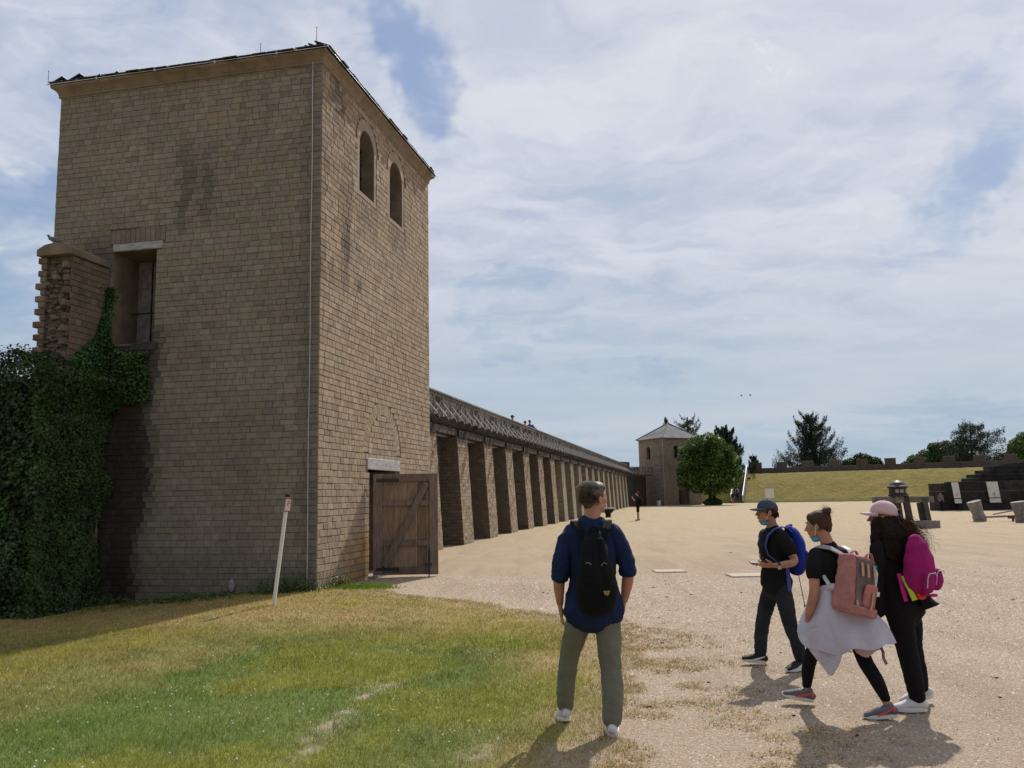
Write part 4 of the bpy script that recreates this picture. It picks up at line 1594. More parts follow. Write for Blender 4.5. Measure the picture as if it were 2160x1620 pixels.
# joists with rounded ends
mb = MB()
P = [(0, 4.33), (1.16, 4.33), (1.22, 4.36), (1.24, 4.43), (1.20, 4.52), (0, 4.52)]
mb.prism(P, T(UX0, -9.74, 0), V3, Z3, U3 * 0.14)
j = mb.build('joist', M['darkwood'], walk)
proto_copies(j, N_B, step)
mb = MB(); mb.ubox(UX0 + 0.04, UX0 + 0.12, -9.09, -9.01, 4.53, 5.30)
j = mb.build('post', M['greywood'], walk); proto_copies(j, N_B, step)
mb = MB(); mb.bar(T(UX0 + 0.08, -9.0, 5.06), T(UX0 + 0.08, -8.58, 4.53), 0.055, 0.055, side=U3)
j = mb.build('strut', M['oldwood'], walk); proto_copies(j, N_B, step)
for (za, zb, dv_) in ((4.62, 5.27, 0.0), (5.27, 4.62, -0.045)):
    mb = MB(); mb.bar(T(UX0 + 0.12, -9.05 + dv_, za), T(UX0 + 1.09, -9.05 + dv_, zb), 0.04, 0.085, side=V3)
    j = mb.build('cross_brace', M['greywood'], walk); proto_copies(j, N_B - 1, step)
# wall plate, rails, deck boards in four-metre lengths
nb = int((UW1 - UW0) / 4.2)
for (nm, v0, v1, z0, z1, mt_) in (('wall_plate', -9.50, -9.10, 4.07, 4.325, 'darkwood'), ('fascia_rail', -9.085, -9.015, 5.305, 5.415, 'greywood'),
                                 ('handrail', -9.17, -8.93, 5.42, 5.475, 'greywood'), ('bottom_rail', -9.09, -9.02, 4.545, 4.60, 'greywood'),
                                 ('deck_board', -9.42, -9.10, 4.525, 4.565, 'darkwood'), ('deck_board', -9.76, -9.44, 4.525, 4.565, 'darkwood'), ('deck_board', -10.10, -9.78, 4.525, 4.565, 'darkwood'),
                                 ('deck_board', -10.44, -10.12, 4.525, 4.565, 'darkwood'), ('deck_board', -10.78, -10.46, 4.525, 4.565, 'darkwood')):
    mb = MB(); mb.ubox(UX0 - 0.1, UX0 - 0.1 + 4.19, v0, v1, z0, z1)
    j = mb.build(nm, M[mt_], walk); proto_copies(j, nb, U3 * 4.2)
# corbel blocks between plate and buttress heads
mb = MB(); mb.ubox(UB[1] + 0.1, UB[1] + 1.4, -9.35, -9.03, 3.99, 4.30)
j = mb.build('corbel', M['darkstone'], walk); proto_copies(j, len(UB) - 1, U3 * 4.2)

# ---- short link wall to the far tower
A = np.array([14.9, 110.9, 0]); B = np.array([18.75, 116.6, 0])
e = (B - A) / np.linalg.norm(B - A); LL = np.linalg.norm(B - A)
nl = np.array([e[1], -e[0], 0])
link = thing('link_wall', (A + B) / 2, 'short shaded wall with merlons joining the long walkway to the far tower', 'wall')
mb = MB(); mb.obox(A - nl * 0.9 - Z3 * 0.5, e * LL, -nl * 1.4, Z3 * 4.6); mb.build('wall_body', M['wallback'], link)
mb = MB(); mb.obox(A - nl * 2.0 + Z3 * 4.11 - e * 3, e * (LL + 3), -nl * 0.35, Z3 * 1.2); mb.build('parapet', M['merlon'], link)
for s in (-2.4, 1.7):
    mb = MB(); mb.obox(A - nl * 2.0 + Z3 * 5.32 + e * s, e * (2.6 if s > 0 else 1.6), -nl * 0.4, Z3 * 0.75); mb.build('merlon', M['merlon'], link)
for i in range(7):
    s = 0.3 + i * 0.95
    mb = MB(); mb.obox(A + e * s - nl * 0.9 + Z3 * 4.12, e * 0.16, nl * 1.3, Z3 * 0.19); mb.build('joist', M['darkwood'], link)
    mb = MB(); mb.obox(A + e * s - nl * 0.1 + Z3 * 4.31, e * 0.09, nl * 0.09, Z3 * 0.9); mb.build('post', M['greywood'], link)
    mb = MB(); mb.bar(A + e * (s + 0.05) + Z3 * 4.85, A + e * (s + 0.05) + nl * 0.4 + Z3 * 4.3, 0.07, 0.07, side=e); mb.build('strut', M['greywood'], link)
    mb = MB(); mb.bar(A + e * (s + 0.08) - nl * 0.03 + Z3 * 4.4, A + e * (s + 0.95) - nl * 0.03 + Z3 * 5.1, 0.05, 0.09, side=nl); mb.build('cross_brace', M['greywood'], link)
mb = MB(); mb.obox(A - nl * 0.1 + Z3 * 5.2, e * (LL + .0), nl * 0.2, Z3 * 0.12); mb.build('handrail', M['greywood'], link)
for s in (1.2, 3.4):
    mb = MB(); mb.bar(A + e * s - nl * 0.9 + Z3 * 3.3, A + e * s + nl * 0.2 + Z3 * 4.1, 0.14, 0.14, side=e); mb.build('brace', M['darkwood'], link)

# ================================================================== FAR TOWER
T0 = np.array([19.95, 114.0, 0.0])
d1 = np.array([-0.446, 0.895, 0]); d1 /= np.linalg.norm(d1)
d2 = np.array([0.895, 0.446, 0]); d2 /= np.linalg.norm(d2)
L1, L2, HT = 5.6, 6.1, 9.05
ft = thing('corner_tower', T0 + (d1 * L1 + d2 * L2) / 2, 'far square stone tower with a grey pyramid roof, beside a tree', 'tower', 'stone towers along the city wall')
mb = MB(); mb.obox(T0 - Z3 * 0.5, d1 * L1, d2 * L2, Z3 * (HT + 0.5)); fb = mb.build('wall', M['farstone'], ft)
cuts = []
fw = [(T0, d2, -d1, 1.75, 0.82), (T0, d2, -d1, 3.45, 0.82), (T0, d1, -d2, 2.9, 0.85)]
zoff = HT - 10.56
for (o_, ax, n_, s, ww) in fw:
    c_ = MB(); c_.prism(arch_poly(s, s + ww, 6.55, 8.15), o_ + n_ * 0.1, ax, Z3, -n_ * 0.6); cuts.append(c_)
c_ = MB(); c_.prism([(2.3, 0.3), (4.1, 0.3), (4.1, 2.75), (2.3, 2.75)], T0 - d1 * 0.1, d2, Z3, d1 * 0.7); cuts.append(c_)
carve(fb, cuts)
for (o_, ax, n_, s, ww) in fw:
    mb = MB(); mb.prism(arch_poly(s + 0.02, s + ww - 0.02, 6.57, 8.13), o_ - n_ * 0.35, ax, Z3, -n_ * 0.05); wn = mb.build('window', M['glass'], ft)
    mb = MB(); mb.prism([(s - 0.05, 6.42), (s + ww + 0.05, 6.42), (s + ww + 0.05, 6.54), (s - 0.05, 6.54)], o_ - n_ * 0.05, ax, Z3, n_ * 0.09); mb.build('sill', M['merlon'], wn)
mb = MB(); mb.prism([(2.9, 0.3), (3.5, 0.3), (3.5, 2.1), (2.9, 2.1)], T0 + d1 * 0.4, d2, Z3, d1 * 0.05); mb.build('door', M['darkwood'], ft)
mb = MB(); mb.prism([(2.1, 2.76), (4.3, 2.76), (4.3, 3.0), (2.1, 3.0)], T0 + d1 * 0.1, d2, Z3, -d1 * 0.14); mb.build('lintel', M['darkstone'], ft)
mb = MB()
ov = 0.3
q = [T0 - d1 * ov - d2 * ov, T0 + d1 * (L1 + ov) - d2 * ov, T0 + d1 * (L1 + ov) + d2 * (L2 + ov), T0 - d1 * ov + d2 * (L2 + ov)]
q = [p + Z3 * (HT + 0.12) for p in q]
ap = T0 + (d1 * L1 + d2 * L2) / 2 + Z3 * (HT + 2.35)
mb.add(q + [ap], [(0, 1, 4), (1, 2, 4), (2, 3, 4), (3, 0, 4), (3, 2, 1, 0)]); rf = mb.build('roof', M['slate_far'], ft)
for p in q:
    mb = MB(); mb.tube([p + Z3 * 0.03, ap + Z3 * 0.03], 0.07, 6); mb.build('hip_capping', M['slate_far'], rf)
mb = MB(); mb.obox(q[0] - Z3 * 0.11 + (d1 + d2) * 0.15, d1 * (L1 + 0.3), d2 * (L2 + 0.3), Z3 * 0.10); mb.build('cornice', M['farstone'], ft)
mb = MB(); mb.tube([T0 - d1 * .05 - d2 * .05 + Z3 * 0.1, T0 - d1 * .05 - d2 * .05 + Z3 * HT], 0.02, 5); mb.build('cable', M['zinc'], ft)
# bin at its foot
bp_ = np.array([19.0, 113.2, float(ground_z(19.0, 113.2))])
bn = thing('waste_bin', bp_, 'small pale grey waste bin standing in the shade by the far tower', 'bin')
mb = MB(); mb.lathe([(0.2, 0.0), (0.24, 0.02), (0.26, 0.72), (0.24, 0.74)], bp_, 14); mb.build('drum', M['offwhite'], bn)
mb = MB(); mb.lathe([(0.28, 0.74), (0.28, 0.80), (0.2, 0.92), (0.02, 0.96)], bp_, 14); mb.build('lid', M['iron'], bn)

# ================================================================== EMBANKMENT, CRENELLATED WALL, STAIRS
ea = math.radians(27.0)
Wd_ = np.array([math.cos(ea), -math.sin(ea), 0]); Nd = np.array([math.sin(ea), math.cos(ea), 0])
PB = np.array([40.5, 135.0, 0.0])           # crest of the grass bank
GZ = 0.17
ebm = bpy.data.materials.new('bank_grass'); ebm.use_nodes = True
t = NT(ebm.node_tree); bsdf = t.n['Principled BSDF']
pos = t.new('ShaderNodeNewGeometry').outputs['Position']
f1 = t.ss(t.noise(pos, 0.55, 6.0, 0.68), 0.36, 0.66); f2 = t.ss(t.noise(pos, 2.4, 5.0, 0.7), 0.4, 0.7)
c = t.mix(f1, (0.185, 0.155, 0.022), (0.275, 0.20, 0.045)); c = t.mix(t.math('MULTIPLY', f2, 0.5), c, (0.10, 0.10, 0.025))
spz = t.new('ShaderNodeSeparateXYZ'); t.link(pos, spz.inputs[0])
c = t.mix(t.math('SUBTRACT', 1.0, t.ss(spz.outputs[2], 0.1, 0.9)), c, (0.085, 0.10, 0.02))
t.link(c, bsdf.inputs['Base Color']); bsdf.inputs['Roughness'].default_value = 1.0
bp = t.new('ShaderNodeBump'); bp.inputs['Strength'].default_value = 1.0; bp.inputs['Distance'].default_value = 0.25
t.link(t.noise(pos, 2.2, 5.0, 0.7), bp.inputs['Height']); t.link(bp.outputs[0], bsdf.inputs['Normal'])
M['bank'] = ebm
# lumpy grass bank as a grid
S_ = np.linspace(-24, 70, 189); Q_ = np.linspace(0, 1, 26)
SS, QQ = np.meshgrid(S_, Q_)
prof = sstep(QQ, -0.15, 1.0) * 0.25 + QQ * 0.75
prof = (prof - prof.min()) / (prof.max() - prof.min())
H_ = 4.60
zz = GZ - 0.12 + prof * H_ + 0.10 * (fbm(SS, QQ * 10, 1.1, 3) - 0.5) * (QQ > 0.02)
off = (1 - QQ) * -9.6
X = PB[0] + Wd_[0] * SS + Nd[0] * off; Y = PB[1] + Wd_[1] * SS + Nd[1] * off
nx, ny = len(S_), len(Q_)
i = np.arange(nx * ny).reshape(ny, nx)
F = np.stack([i[:-1, :-1], i[:-1, 1:], i[1:, 1:], i[1:, :-1]], -1).reshape(-1, 4)
sm = SS.reshape(-1)[F].mean(1)
np_obj('embankment', np.stack([X, Y, zz], -1).reshape(-1, 3), F, ebm, None, None, 'structure', True)
# level walk behind the parapet, and land beyond
mb = MB(); p = PB - Wd_ * 24 + Z3 * -1; mb.obox(p - Nd * 0.05, Wd_ * 94, Nd * 5.0, Z3 * (GZ + H_ + 0.86)); o = mb.build('rampart_walk', M['bank'], None, kind='structure')
PBk = PB
PB = PB + Nd * 2.0 - Z3 * 0.0

cw = thing('crenellated_wall', PB + Wd_ * 20 + Z3 * 4.7, 'low crenellated stone wall along the top of the grass bank', 'wall')
mb = MB(); mb.obox(PB - Wd_ * 3.45 + Z3 * 4.5 + Nd * 0.1, Wd_ * 70, Nd * 0.6, Z3 * 0.95); mb.build('wall_body', M['merlon'], cw)
mb = MB(); mb.obox(PB - Wd_ * 24 + Z3 * 4.5 + Nd * 0.1, Wd_ * 17.3, Nd * 0.6, Z3 * 0.95); mb.build('wall_body', M['merlon'], cw)
for k in range(-5, 15):
    s = -3.45 + 3.96 * k
    if k == -1: continue
    mb = MB(); mb.obox(PB + Wd_ * s + Z3 * 5.455 + Nd * 0.08, Wd_ * 1.55, Nd * 0.64, Z3 * 0.90); o = mb.build('merlon', M['merlon'], cw)
    mb = MB(); mb.obox(PB + Wd_ * (s - 0.04) + Z3 * 6.36 + Nd * 0.04, Wd_ * 1.63, Nd * 0.72, Z3 * 0.09); mb.build('capstone', M['farstone'], o)
    mb = MB(); mb.obox(PB + Wd_ * (s + 1.56) + Z3 * 5.455 + Nd * 0.05, Wd_ * 2.39, Nd * 0.7, Z3 * 0.08); mb.build('coping', M['farstone'], cw)

stairs = thing('stone_stairs', PB - Wd_ * 5 - Nd * 9, 'stone stairway with white handrails climbing the grass bank beside the tree', 'stairs')
NS = 27
sm_ = mk('stair_stone', (0.10, 0.095, 0.085), 0.25, 3, 0.9, coords='World', rnd_amt=0.15)
sa_ = math.radians(20.0)
Sn = np.array([math.sin(sa_), math.cos(sa_), 0]); Sw = np.array([math.cos(sa_), -math.sin(sa_), 0])
ST = np.array([37.1, 136.6, 0.0])            # top of the right handrail
for k in range(NS):
    q0 = 1 - k / NS
    mb = MB()
    z1 = GZ + 0.10 + (k + 1) / NS * 4.60
    mb.obox(ST - Sw * 1.55 - Sn * 10.0 * q0 + Z3 * (z1 - 0.6), Sw * 1.55, Sn * (10.0 / NS + 0.02), Z3 * 0.6)
    mb.build('step', sm_, stairs)
for s in (-1.62, 0.06):
    p0 = ST + Sw * s - Sn * 10.1 + Z3 * GZ; p1 = ST + Sw * s + Z3 * (GZ + 4.75)
    mb = MB(); mb.bar(p0, p1, 0.26, 0.6, side=Sw); mb.build('string_wall', sm_, stairs)
    mb = MB(); mb.bar(p0 + Z3 * 1.05, p1 + Z3 * 1.0, 0.12, 0.26, side=Sw); r_ = mb.build('handrail', M['white'], stairs)
    for f in np.linspace(0, 1, 7):
        mb = MB(); pp = p0 + (p1 - p0) * f; mb.tube([pp, pp + Z3 * 1.05], 0.03, 6); mb.build('baluster', M['zinc'], r_)

# white board on the grass
bp0 = np.array([33.85, 121.5, GZ]) + np.array([2.2, 0, 0])
bd = thing('notice_board', bp0, 'blank white notice board on the grass bank, above the boy in the cap', 'sign')
mb = MB(); mb.box(bp0 + Z3 * 1.35, (1.15, 0.06, 1.35), -ea); mb.build('board', M['white'], bd)
for sx_ in (-0.45, 0.45):
    mb = MB(); mb.tube([bp0 + Wd_ * sx_ - Z3 * 0.1, bp0 + Wd_ * sx_ + Z3 * 0.72], 0.04, 6); mb.build('leg', M['zinc'], bd)

# ================================================================== DARK RUIN ON THE RIGHT
ru = thing('ruined_stone_terrace', (40, 68, 0), 'dark weathered stone block wall with stepped tiers above it, at the right edge', 'ruin')
ry = 67.0
def rbox(x0, x1, y0, y1, z0, z1, nm='stone_block'):
    """row of big blocks with open joints"""
    x = x0
    g = float(ground_z(x0, y0))
    while x < x1 - 0.05:
        L = min(rnd.uniform(1.3, 2.3), x1 - x)
        mb = MB()
        mb.obox((x + 0.006, y0 + rnd.uniform(-0.02, 0.02), z0 + g), (L - 0.012, 0, 0), (0, y1 - y0, 0), (0, 0, z1 - z0 - 0.015))
        mb.build(nm, M['darkstone'], ru, bevel=0.02)
        x += L
rbox(33.0, 34.15, 66.6, 68.6, -0.1, 0.72); rbox(33.0, 34.2, 66.62, 68.6, 0.72, 1.5); rbox(33.02, 34.15, 66.6, 68.6, 1.5, 2.12)
for z0, z1 in ((-0.2, 0.6), (0.6, 1.45), (1.45, 2.22)):
    rbox(34.2, 44, 65.7, 68.4, z0, z1)
for k, (x0, z1) in enumerate(((36.3, 2.50), (37.1, 2.78), (38.2, 3.12), (39.3, 3.46), (41.4, 3.72))):
    rbox(x0, 46, 67.3 + 0.7 * k, 69.8 + 0.7 * k, (2.22, 2.50, 2.78, 3.12, 3.46)[k], z1)
for k, (xl, wd, lab) in enumerate(((33.30, 0.50, 'narrow white information panel, left of the two on the dark ruin'), (35.95, 0.84, 'wide white information panel, right of the two on the dark ruin'))):
    th = thing('information_panel', (xl, 65.5, 0.6), lab, 'information panel', 'white panels on the dark ruin')
    for (za, zb) in ((0.58, 0.90), (0.97, 2.16)):
        mb = MB()
        sh = -0.11
        mb.add([np.array(p) for p in ((xl + sh * (za - 2), 65.42, za), (xl + wd + sh * (za - 2), 65.42, za), (xl + wd + sh * (zb - 2), 65.42, zb), (xl + sh * (zb - 2), 65.42, zb),
                (xl + sh * (za - 2), 65.48, za), (xl + wd + sh * (za - 2), 65.48, za), (xl + wd + sh * (zb - 2), 65.48, zb), (xl + sh * (zb - 2), 65.48, zb))],
               [(0, 1, 2, 3), (4, 7, 6, 5), (0, 4, 5, 1), (1, 5, 6, 2), (2, 6, 7, 3), (3, 7, 4, 0)])
        mb.build('panel', M['offwhite'], th)
    mb = MB()
    for i_ in range(6):
        mb.box((xl + wd * 0.5 + 0.08, 65.41, 1.05 + 0.055 * i_), (wd * 0.28 * rnd.uniform(0.5, 1), 0.006, 0.018))
    mb.build('lettering', mk('panel_print', (0.25, 0.25, 0.26), 0.1, 3, 0.6), th)

# ---- timber frame with a round housing (old siege engine or press)
fr = thing('siege_engine', (17.9, 38.2, 0), 'heavy old timber engine frame with a round dark housing on top, behind the pink cap', 'siege engine')
g38 = float(ground_z(17.5, 38))
def fbar(nm, p0, p1, w_, h_, mt_='darkwood'):
    mb = MB(); mb.bar(np.array(p0) + Z3 * g38, np.array(p1) + Z3 * g38, w_, h_); return mb.build(nm, M[mt_], fr, bevel=0.015)
fbar('beam', (15.85, 38.1, 1.27), (18.45, 38.0, 1.24), 0.28, 0.27, 'greywood')
fbar('sill_beam', (16.7, 37.85, 0.17), (18.52, 37.8, 0.15), 0.34, 0.36, 'greywood')
fbar('post', (16.95, 38.15, 0.2), (16.86, 38.15, 1.38), 0.40, 0.30)
fbar('post', (17.36, 37.95, 0.2), (17.22, 37.95, 1.39), 0.22, 0.24)
fbar('post', (17.96, 38.05, 0.25), (17.86, 38.05, 1.1), 0.20, 0.18)
fbar('post', (18.16, 37.95, 0.2), (18.02, 37.95, 1.36), 0.21, 0.22)
fbar('post', (16.35, 38.3, 0.0), (16.30, 38.3, 1.15), 0.22, 0.22)
fbar('block', (16.75, 37.93, 1.26), (17.15, 37.93, 1.26), 0.12, 0.30, 'greywood')
hc = np.array([16.98, 38.1, 1.39 + g38])
mb = MB(); mb.lathe([(0.30, 0.0), (0.41, 0.02), (0.42, 0.10), (0.37, 0.13), (0.37, 0.36), (0.43, 0.38), (0.43, 0.45), (0.36, 0.50), (0.26, 0.62), (0.12, 0.70), (0.02, 0.72)], hc, 20)
hs = mb.build('housing', M['iron'], fr, smooth=False)
for a_ in (-2.05, -1.55, -0.85):
    mb = MB(); c0 = hc + np.array([0.372 * math.cos(a_), 0.372 * math.sin(a_), 0.245]); mb.box(c0, (0.15, 0.02, 0.16), a_ + math.pi / 2); mb.build('slot', mk('pale_slot', (0.30, 0.28, 0.27), 0.1), hs)

# ---- two tilted bollards with poles
for k, (bx, by, tx, lab) in enumerate(((23.75, 44.1, -0.26, 'stubby tilted timber bollard, left of the two by the dark ruin'), (24.55, 41.8, -0.14, 'stubby tilted timber bollard at the right edge of the square'))):
    g = float(ground_z(bx, by))
    o = thing('timber_bollard', (bx, by, g), lab, 'bollard', 'tilted bollards near the ruin')
    mb = MB()
    pts = [(bx, by, g - 0.02), (bx + tx * 0.3, by, g + 0.30), (bx + tx * 0.32, by, g + 0.34), (bx + tx, by, g + 0.97)]
    mb.tube(pts, [0.30, 0.31, 0.27, 0.34], 12); mb.build('shaft', M['greywood'], o)
    mb = MB(); mb.tube([np.array(pts[-1]), np.array(pts[-1]) + np.array([tx * 0.04, 0, 0.04])], [0.35, 0.33], 12); mb.build('head', M['greywood'], o)
pl = np.array([24.05, 43.6, 0.0])
for p0, p1, r_, lab in (((24.3, 43.9, 0.35), (26.3, 43.0, 0.80), 0.035, 'thin slanting pole leaning on the right bollard'), ((23.9, 43.9, 0.22), (25.9, 43.2, 0.30), 0.05, 'low grey pole lying between the two bollards')):
    mb = MB(); mb.tube([p0, p1], r_, 8); o = mb.build('timber_pole', M['greywood']); tag(o, lab, 'pole', 'poles between the bollards')
mb = MB(); mb.box((25.3, 43.4, 0.22), (0.9, 0.4, 0.16)); mb.box((25.5, 43.4, 0.38), (0.5, 0.3, 0.2), 0.3); mb.tube([(24.95, 43.3, 0.0), (24.95, 43.3, 0.2)], 0.06, 6); mb.tube([(25.6, 43.3, 0.0), (25.6, 43.3, 0.2)], 0.06, 6)
tag(mb.build('timber_sledge', M['darkwood']), 'small dark timber sledge between the two bollards', 'sledge')
# ---- stone basin by the wall
bs = np.array([7.16, 66.0, float(ground_z(7.16, 66))])
th = thing('stone_basin', bs, 'small stone basin on a block against the long wall, beside the man\'s head', 'basin')
mb = MB(); mb.lathe([(0.2, 0), (0.22, 0.3), (0.42, 0.45), (0.48, 0.62), (0.40, 0.62), (0.3, 0.5), (0.02, 0.48)], bs, 12); mb.build('bowl', M['darkstone'], th)
mb = MB(); mb.box(bs + Z3 * 0.68, (1.0, 0.6, 0.09)); mb.build('slab', M['offwhite'], th)

# ================================================================== TREES
def crown(name, blobs, n, size, mat, parent, base=(1, 1, 1), lo=0.45, hi=1.5, flat=0.3):
    V_, N_, C_ = [], [], []
    tot = sum(b[3] ** 2 for b in blobs)
    for (x, y, z, r, ry_, rz_) in [(b + (b[3], b[3])) if len(b) == 4 else b for b in blobs]:
        k = int(n * r * r / tot)
        d = rng.normal(0, 1, (k, 3)); d /= np.linalg.norm(d, axis=1, keepdims=True)
        rad = 1 - rng.exponential(0.14, k)
        rad = np.clip(rad, 0.2, 1.12) * (0.86 + 0.3 * fbm(d[:, 0] * 3 + x, d[:, 2] * 3 + d[:, 1] * 2, 1.6, 5))
        P = np.array([x, y, z]) + d * rad[:, None] * np.array([r, ry_, rz_])
        V_.append(P); N_.append(d + rng.normal(0, 0.7, (k, 3)) + np.array([0, 0, flat]))
        C_.append(rng.uniform(lo, hi, (k, 1)) * (0.7 + 0.6 * fbm(P[:, 0] + P[:, 1] * 0.4, P[:, 2], 0.9, 6))[:, None] * np.array([base]))
    P = np.concatenate(V_)
    return leaf_mesh(P, np.concatenate(N_), rng.uniform(size * 0.6, size * 1.3, len(P)), np.concatenate(C_), name, mat, parent)


# broad tree in front of the far tower
tp = np.array([25.5, 111.0, GZ])
tr = thing('broadleaf_tree', tp, 'full green broadleaf tree standing beside the far tower', 'tree')
for dx in (-0.2, 0.28):
    mb = MB(); mb.tube([tp + np.array([dx, 0, -0.2]), tp + np.array([dx * 1.1, 0, 1.2]), tp + np.array([dx * 3, 0, 3.0]), tp + np.array([dx * 6, 0.3, 5.5])], [0.24, 0.2, 0.16, 0.06], 8)
    mb.build('trunk', M['bark'], tr)
for _ in range(9):
    a_ = rng.uniform(0, 6.28); mb = MB(); q0 = tp + Z3 * rng.uniform(1.8, 3.5)
    mb.tube([q0, q0 + np.array([math.cos(a_) * 1.3, math.sin(a_) * 1.3, 1.2]), q0 + np.array([math.cos(a_) * 2.4, math.sin(a_) * 2.4, 2.2])], [0.1, 0.07, 0.03], 6); mb.build('limb', M['bark'], tr)
bl = [(0, 0, 6.6, 2.6), (-1.9, 0, 5.2, 2.0), (2.0, 0.2, 5.4, 2.0), (-2.6, 0, 3.9, 1.6), (2.9, 0, 3.9, 1.7), (0.2, -0.6, 4.3, 2.4), (-1.0, 0.2, 8.0, 1.6), (1.1, 0, 8.0, 1.5), (-2.7, 0.3, 6.6, 1.2), (3.1, 0, 5.9, 1.1), (-3.4, 0, 7.4, 0.6), (0, -1, 2.9, 1.6), (-1.6, -.5, 2.9, 1.3), (1.9, -.4, 2.8, 1.3), (-3.4, 0, 4.9, .9), (3.7, 0, 4.6, .9), (0.2, 0, 8.9, 1.0)]
for _ in range(34):
    a_ = rng.uniform(0, 6.28); e_ = rng.uniform(-0.7, 1.3); rr_ = rng.uniform(2.9, 3.9)
    bl.append((rr_ * math.cos(a_) * math.cos(e_), 0.6 * rr_ * math.sin(a_), 5.3 + 3.6 * math.sin(e_), rng.uniform(0.35, 0.8)))
crown('crown', [(tp[0] + b[0] * 0.98 - 0.35, tp[1] + b[1], tp[2] + b[2] * 0.95, b[3] * 0.96) for b in bl], 15000, 0.16, M['crown'], tr, (1.05, 1.2, 0.75), 0.3, 1.9)
mb = MB()
crown('undergrowth', [(tp[0], tp[1] - 0.3, 0.5, 1.2, 0.8, 0.6)], 1500, 0.10, M['crown'], tr, (0.55, 0.7, 0.6))


def conifer(pos, h, rad, nlev, lab, seed, droop=0.0, lean=0.0, dens=1.0, name='conifer_tree', top_thin=1.0, base_z=0.12, size=0.16, upt=0.25, skip_right=None):
    """open-branched conifer: trunk, limbs in tiers, needles hung along each limb"""
    r2 = np.random.default_rng(seed)
    pos = np.array(pos, float)
    th = thing(name, pos, lab, 'tree')
    mb = MB()
    tk = [pos + np.array([lean * f * f * h, 0, f * h]) for f in np.linspace(0, 1, 8)]
    mb.tube(tk, [0.32 * h / 10 * (1 - 0.9 * f) + 0.03 for f in np.linspace(0, 1, 8)], 8); mb.build('trunk', M['bark'], th)
    lm = MB(); Ps, Ns = [], []
    for l in range(nlev):
        f = base_z + (1 - base_z) * (l / nlev)
        r0 = rad * (1 - f) ** 0.75 + 0.12 * rad * top_thin
        zc = pos[2] + f * h
        nb_ = int(r2.integers(5, 8))
        for b in range(nb_):
            a_ = 2 * math.pi * (b + r2.uniform(-0.3, 0.3)) / nb_ + l * 1.3
            L = r0 * r2.uniform(0.45, 1.2)
            p = tk[0] + (tk[-1] - tk[0]) * f + np.array([0, 0, 0]); p = pos + np.array([lean * f * f * h, 0, f * h + r2.uniform(-0.35, 0.35)])
            up_ = upt * r2.uniform(0.3, 1.9)
            pts = []
            for k in range(7):
                g = k / 6
                pts.append(p + np.array([math.cos(a_) * L * g, math.sin(a_) * L * g, L * (-(0.18 + droop) * g + (up_ + droop * 0.2) * g * g * g * 1.6) + 0.12 * L * g]))
            lm.tube(pts, [0.05 * (1 - 0.8 * k / 6) for k in range(7)], 5)
            m_ = int(170 * L / 3.0 * dens)
            gg = r2.uniform(0.12, 1.0, m_) ** 0.8
            idx = np.clip((gg * 6).astype(int), 0, 5)
            arr = np.array(pts)
            Q = arr[idx] + (arr[idx + 1] - arr[idx]) * (gg * 6 - idx)[:, None]
            side = np.array([-math.sin(a_), math.cos(a_), 0])
            spread = L * 0.26 * (1.05 - gg * 0.75)
            sd_ = r2.uniform(-1, 1, m_)
            Q = Q + side * (sd_ * spread)[:, None]
            Q[:, 2] += r2.normal(0, 0.10 + 0.05 * L, m_) - np.abs(r2.normal(0, 0.12 + droop * 1.4, m_))
            Ps.append(Q); Ns.append(r2.normal(0, 1, (m_, 3)))
    lm.build('limbs', M['bark'], th, kind='stuff')
    P = np.concatenate(Ps)
    leaf_mesh(P, np.concatenate(Ns), r2.uniform(size * 0.6, size * 1.5, len(P)), r2.uniform(0.5, 1.7, (len(P), 1)) * np.array([[1, 1, 1]]), 'needles', M['needle'], th, ratio=0.3)
    return th


def sx_at(px, d):
    """x of something seen at picture column px and standing d away (flat-country rule of thumb)"""
    return (px - 1084) / 1816.0 * d


conifer((sx_at(1722, 150), 150, 0), 15.3, 7.0, 20, 'big open-branched conifer behind the crenellated wall', 5, droop=0.06, dens=1.7, base_z=0.18, upt=0.32, lean=-0.035, size=0.15)
conifer((sx_at(2055, 140), 140, 0), 12.6, 6.6, 9, 'sprawling cedar with drooping branches behind the wall on the right', 9, droop=0.10, dens=1.15, base_z=0.45, upt=0.12, lean=0.02, size=0.15, top_thin=3.0)
conifer((sx_at(1530, 138), 138, 0), 12.4, 4.9, 16, 'dark conifer rising behind the broadleaf tree', 21, droop=0.10, dens=3.2, base_z=0.15, size=0.19, lean=0.02)
conifer((sx_at(1410, 140), 140, 0), 14.3, 1.8, 14, 'thin conifer tip showing just above the far tower roof', 33, droop=0.1, dens=1.6, base_z=0.4, size=0.14)
conifer((sx_at(1457, 142), 142, 0), 14.4, 2.6, 12, 'sparse bare-topped conifer between the far tower and the broadleaf tree', 35, droop=0.0, dens=0.9, base_z=0.45, size=0.13, top_thin=5.0)
conifer((sx_at(1592, 146), 146, 0), 8.3, 2.2, 12, 'small dark conifer at the left end of the crenellated wall', 41, dens=2.0, base_z=0.2, size=0.15)


def bush(pos, blobs, n, size, lab, base):
    th = thing('broadleaf_tree', pos, lab, 'tree')
    pos = np.array(pos, float)
    mb = MB(); mb.tube([pos, pos + Z3 * (blobs[0][2])], [0.3, 0.15], 8); mb.build('trunk', M['bark'], th)
    crown('crown', [(pos[0] + b[0], pos[1] + b[1], pos[2] + b[2], b[3]) for b in blobs], n, size, M['crown'], th, base)


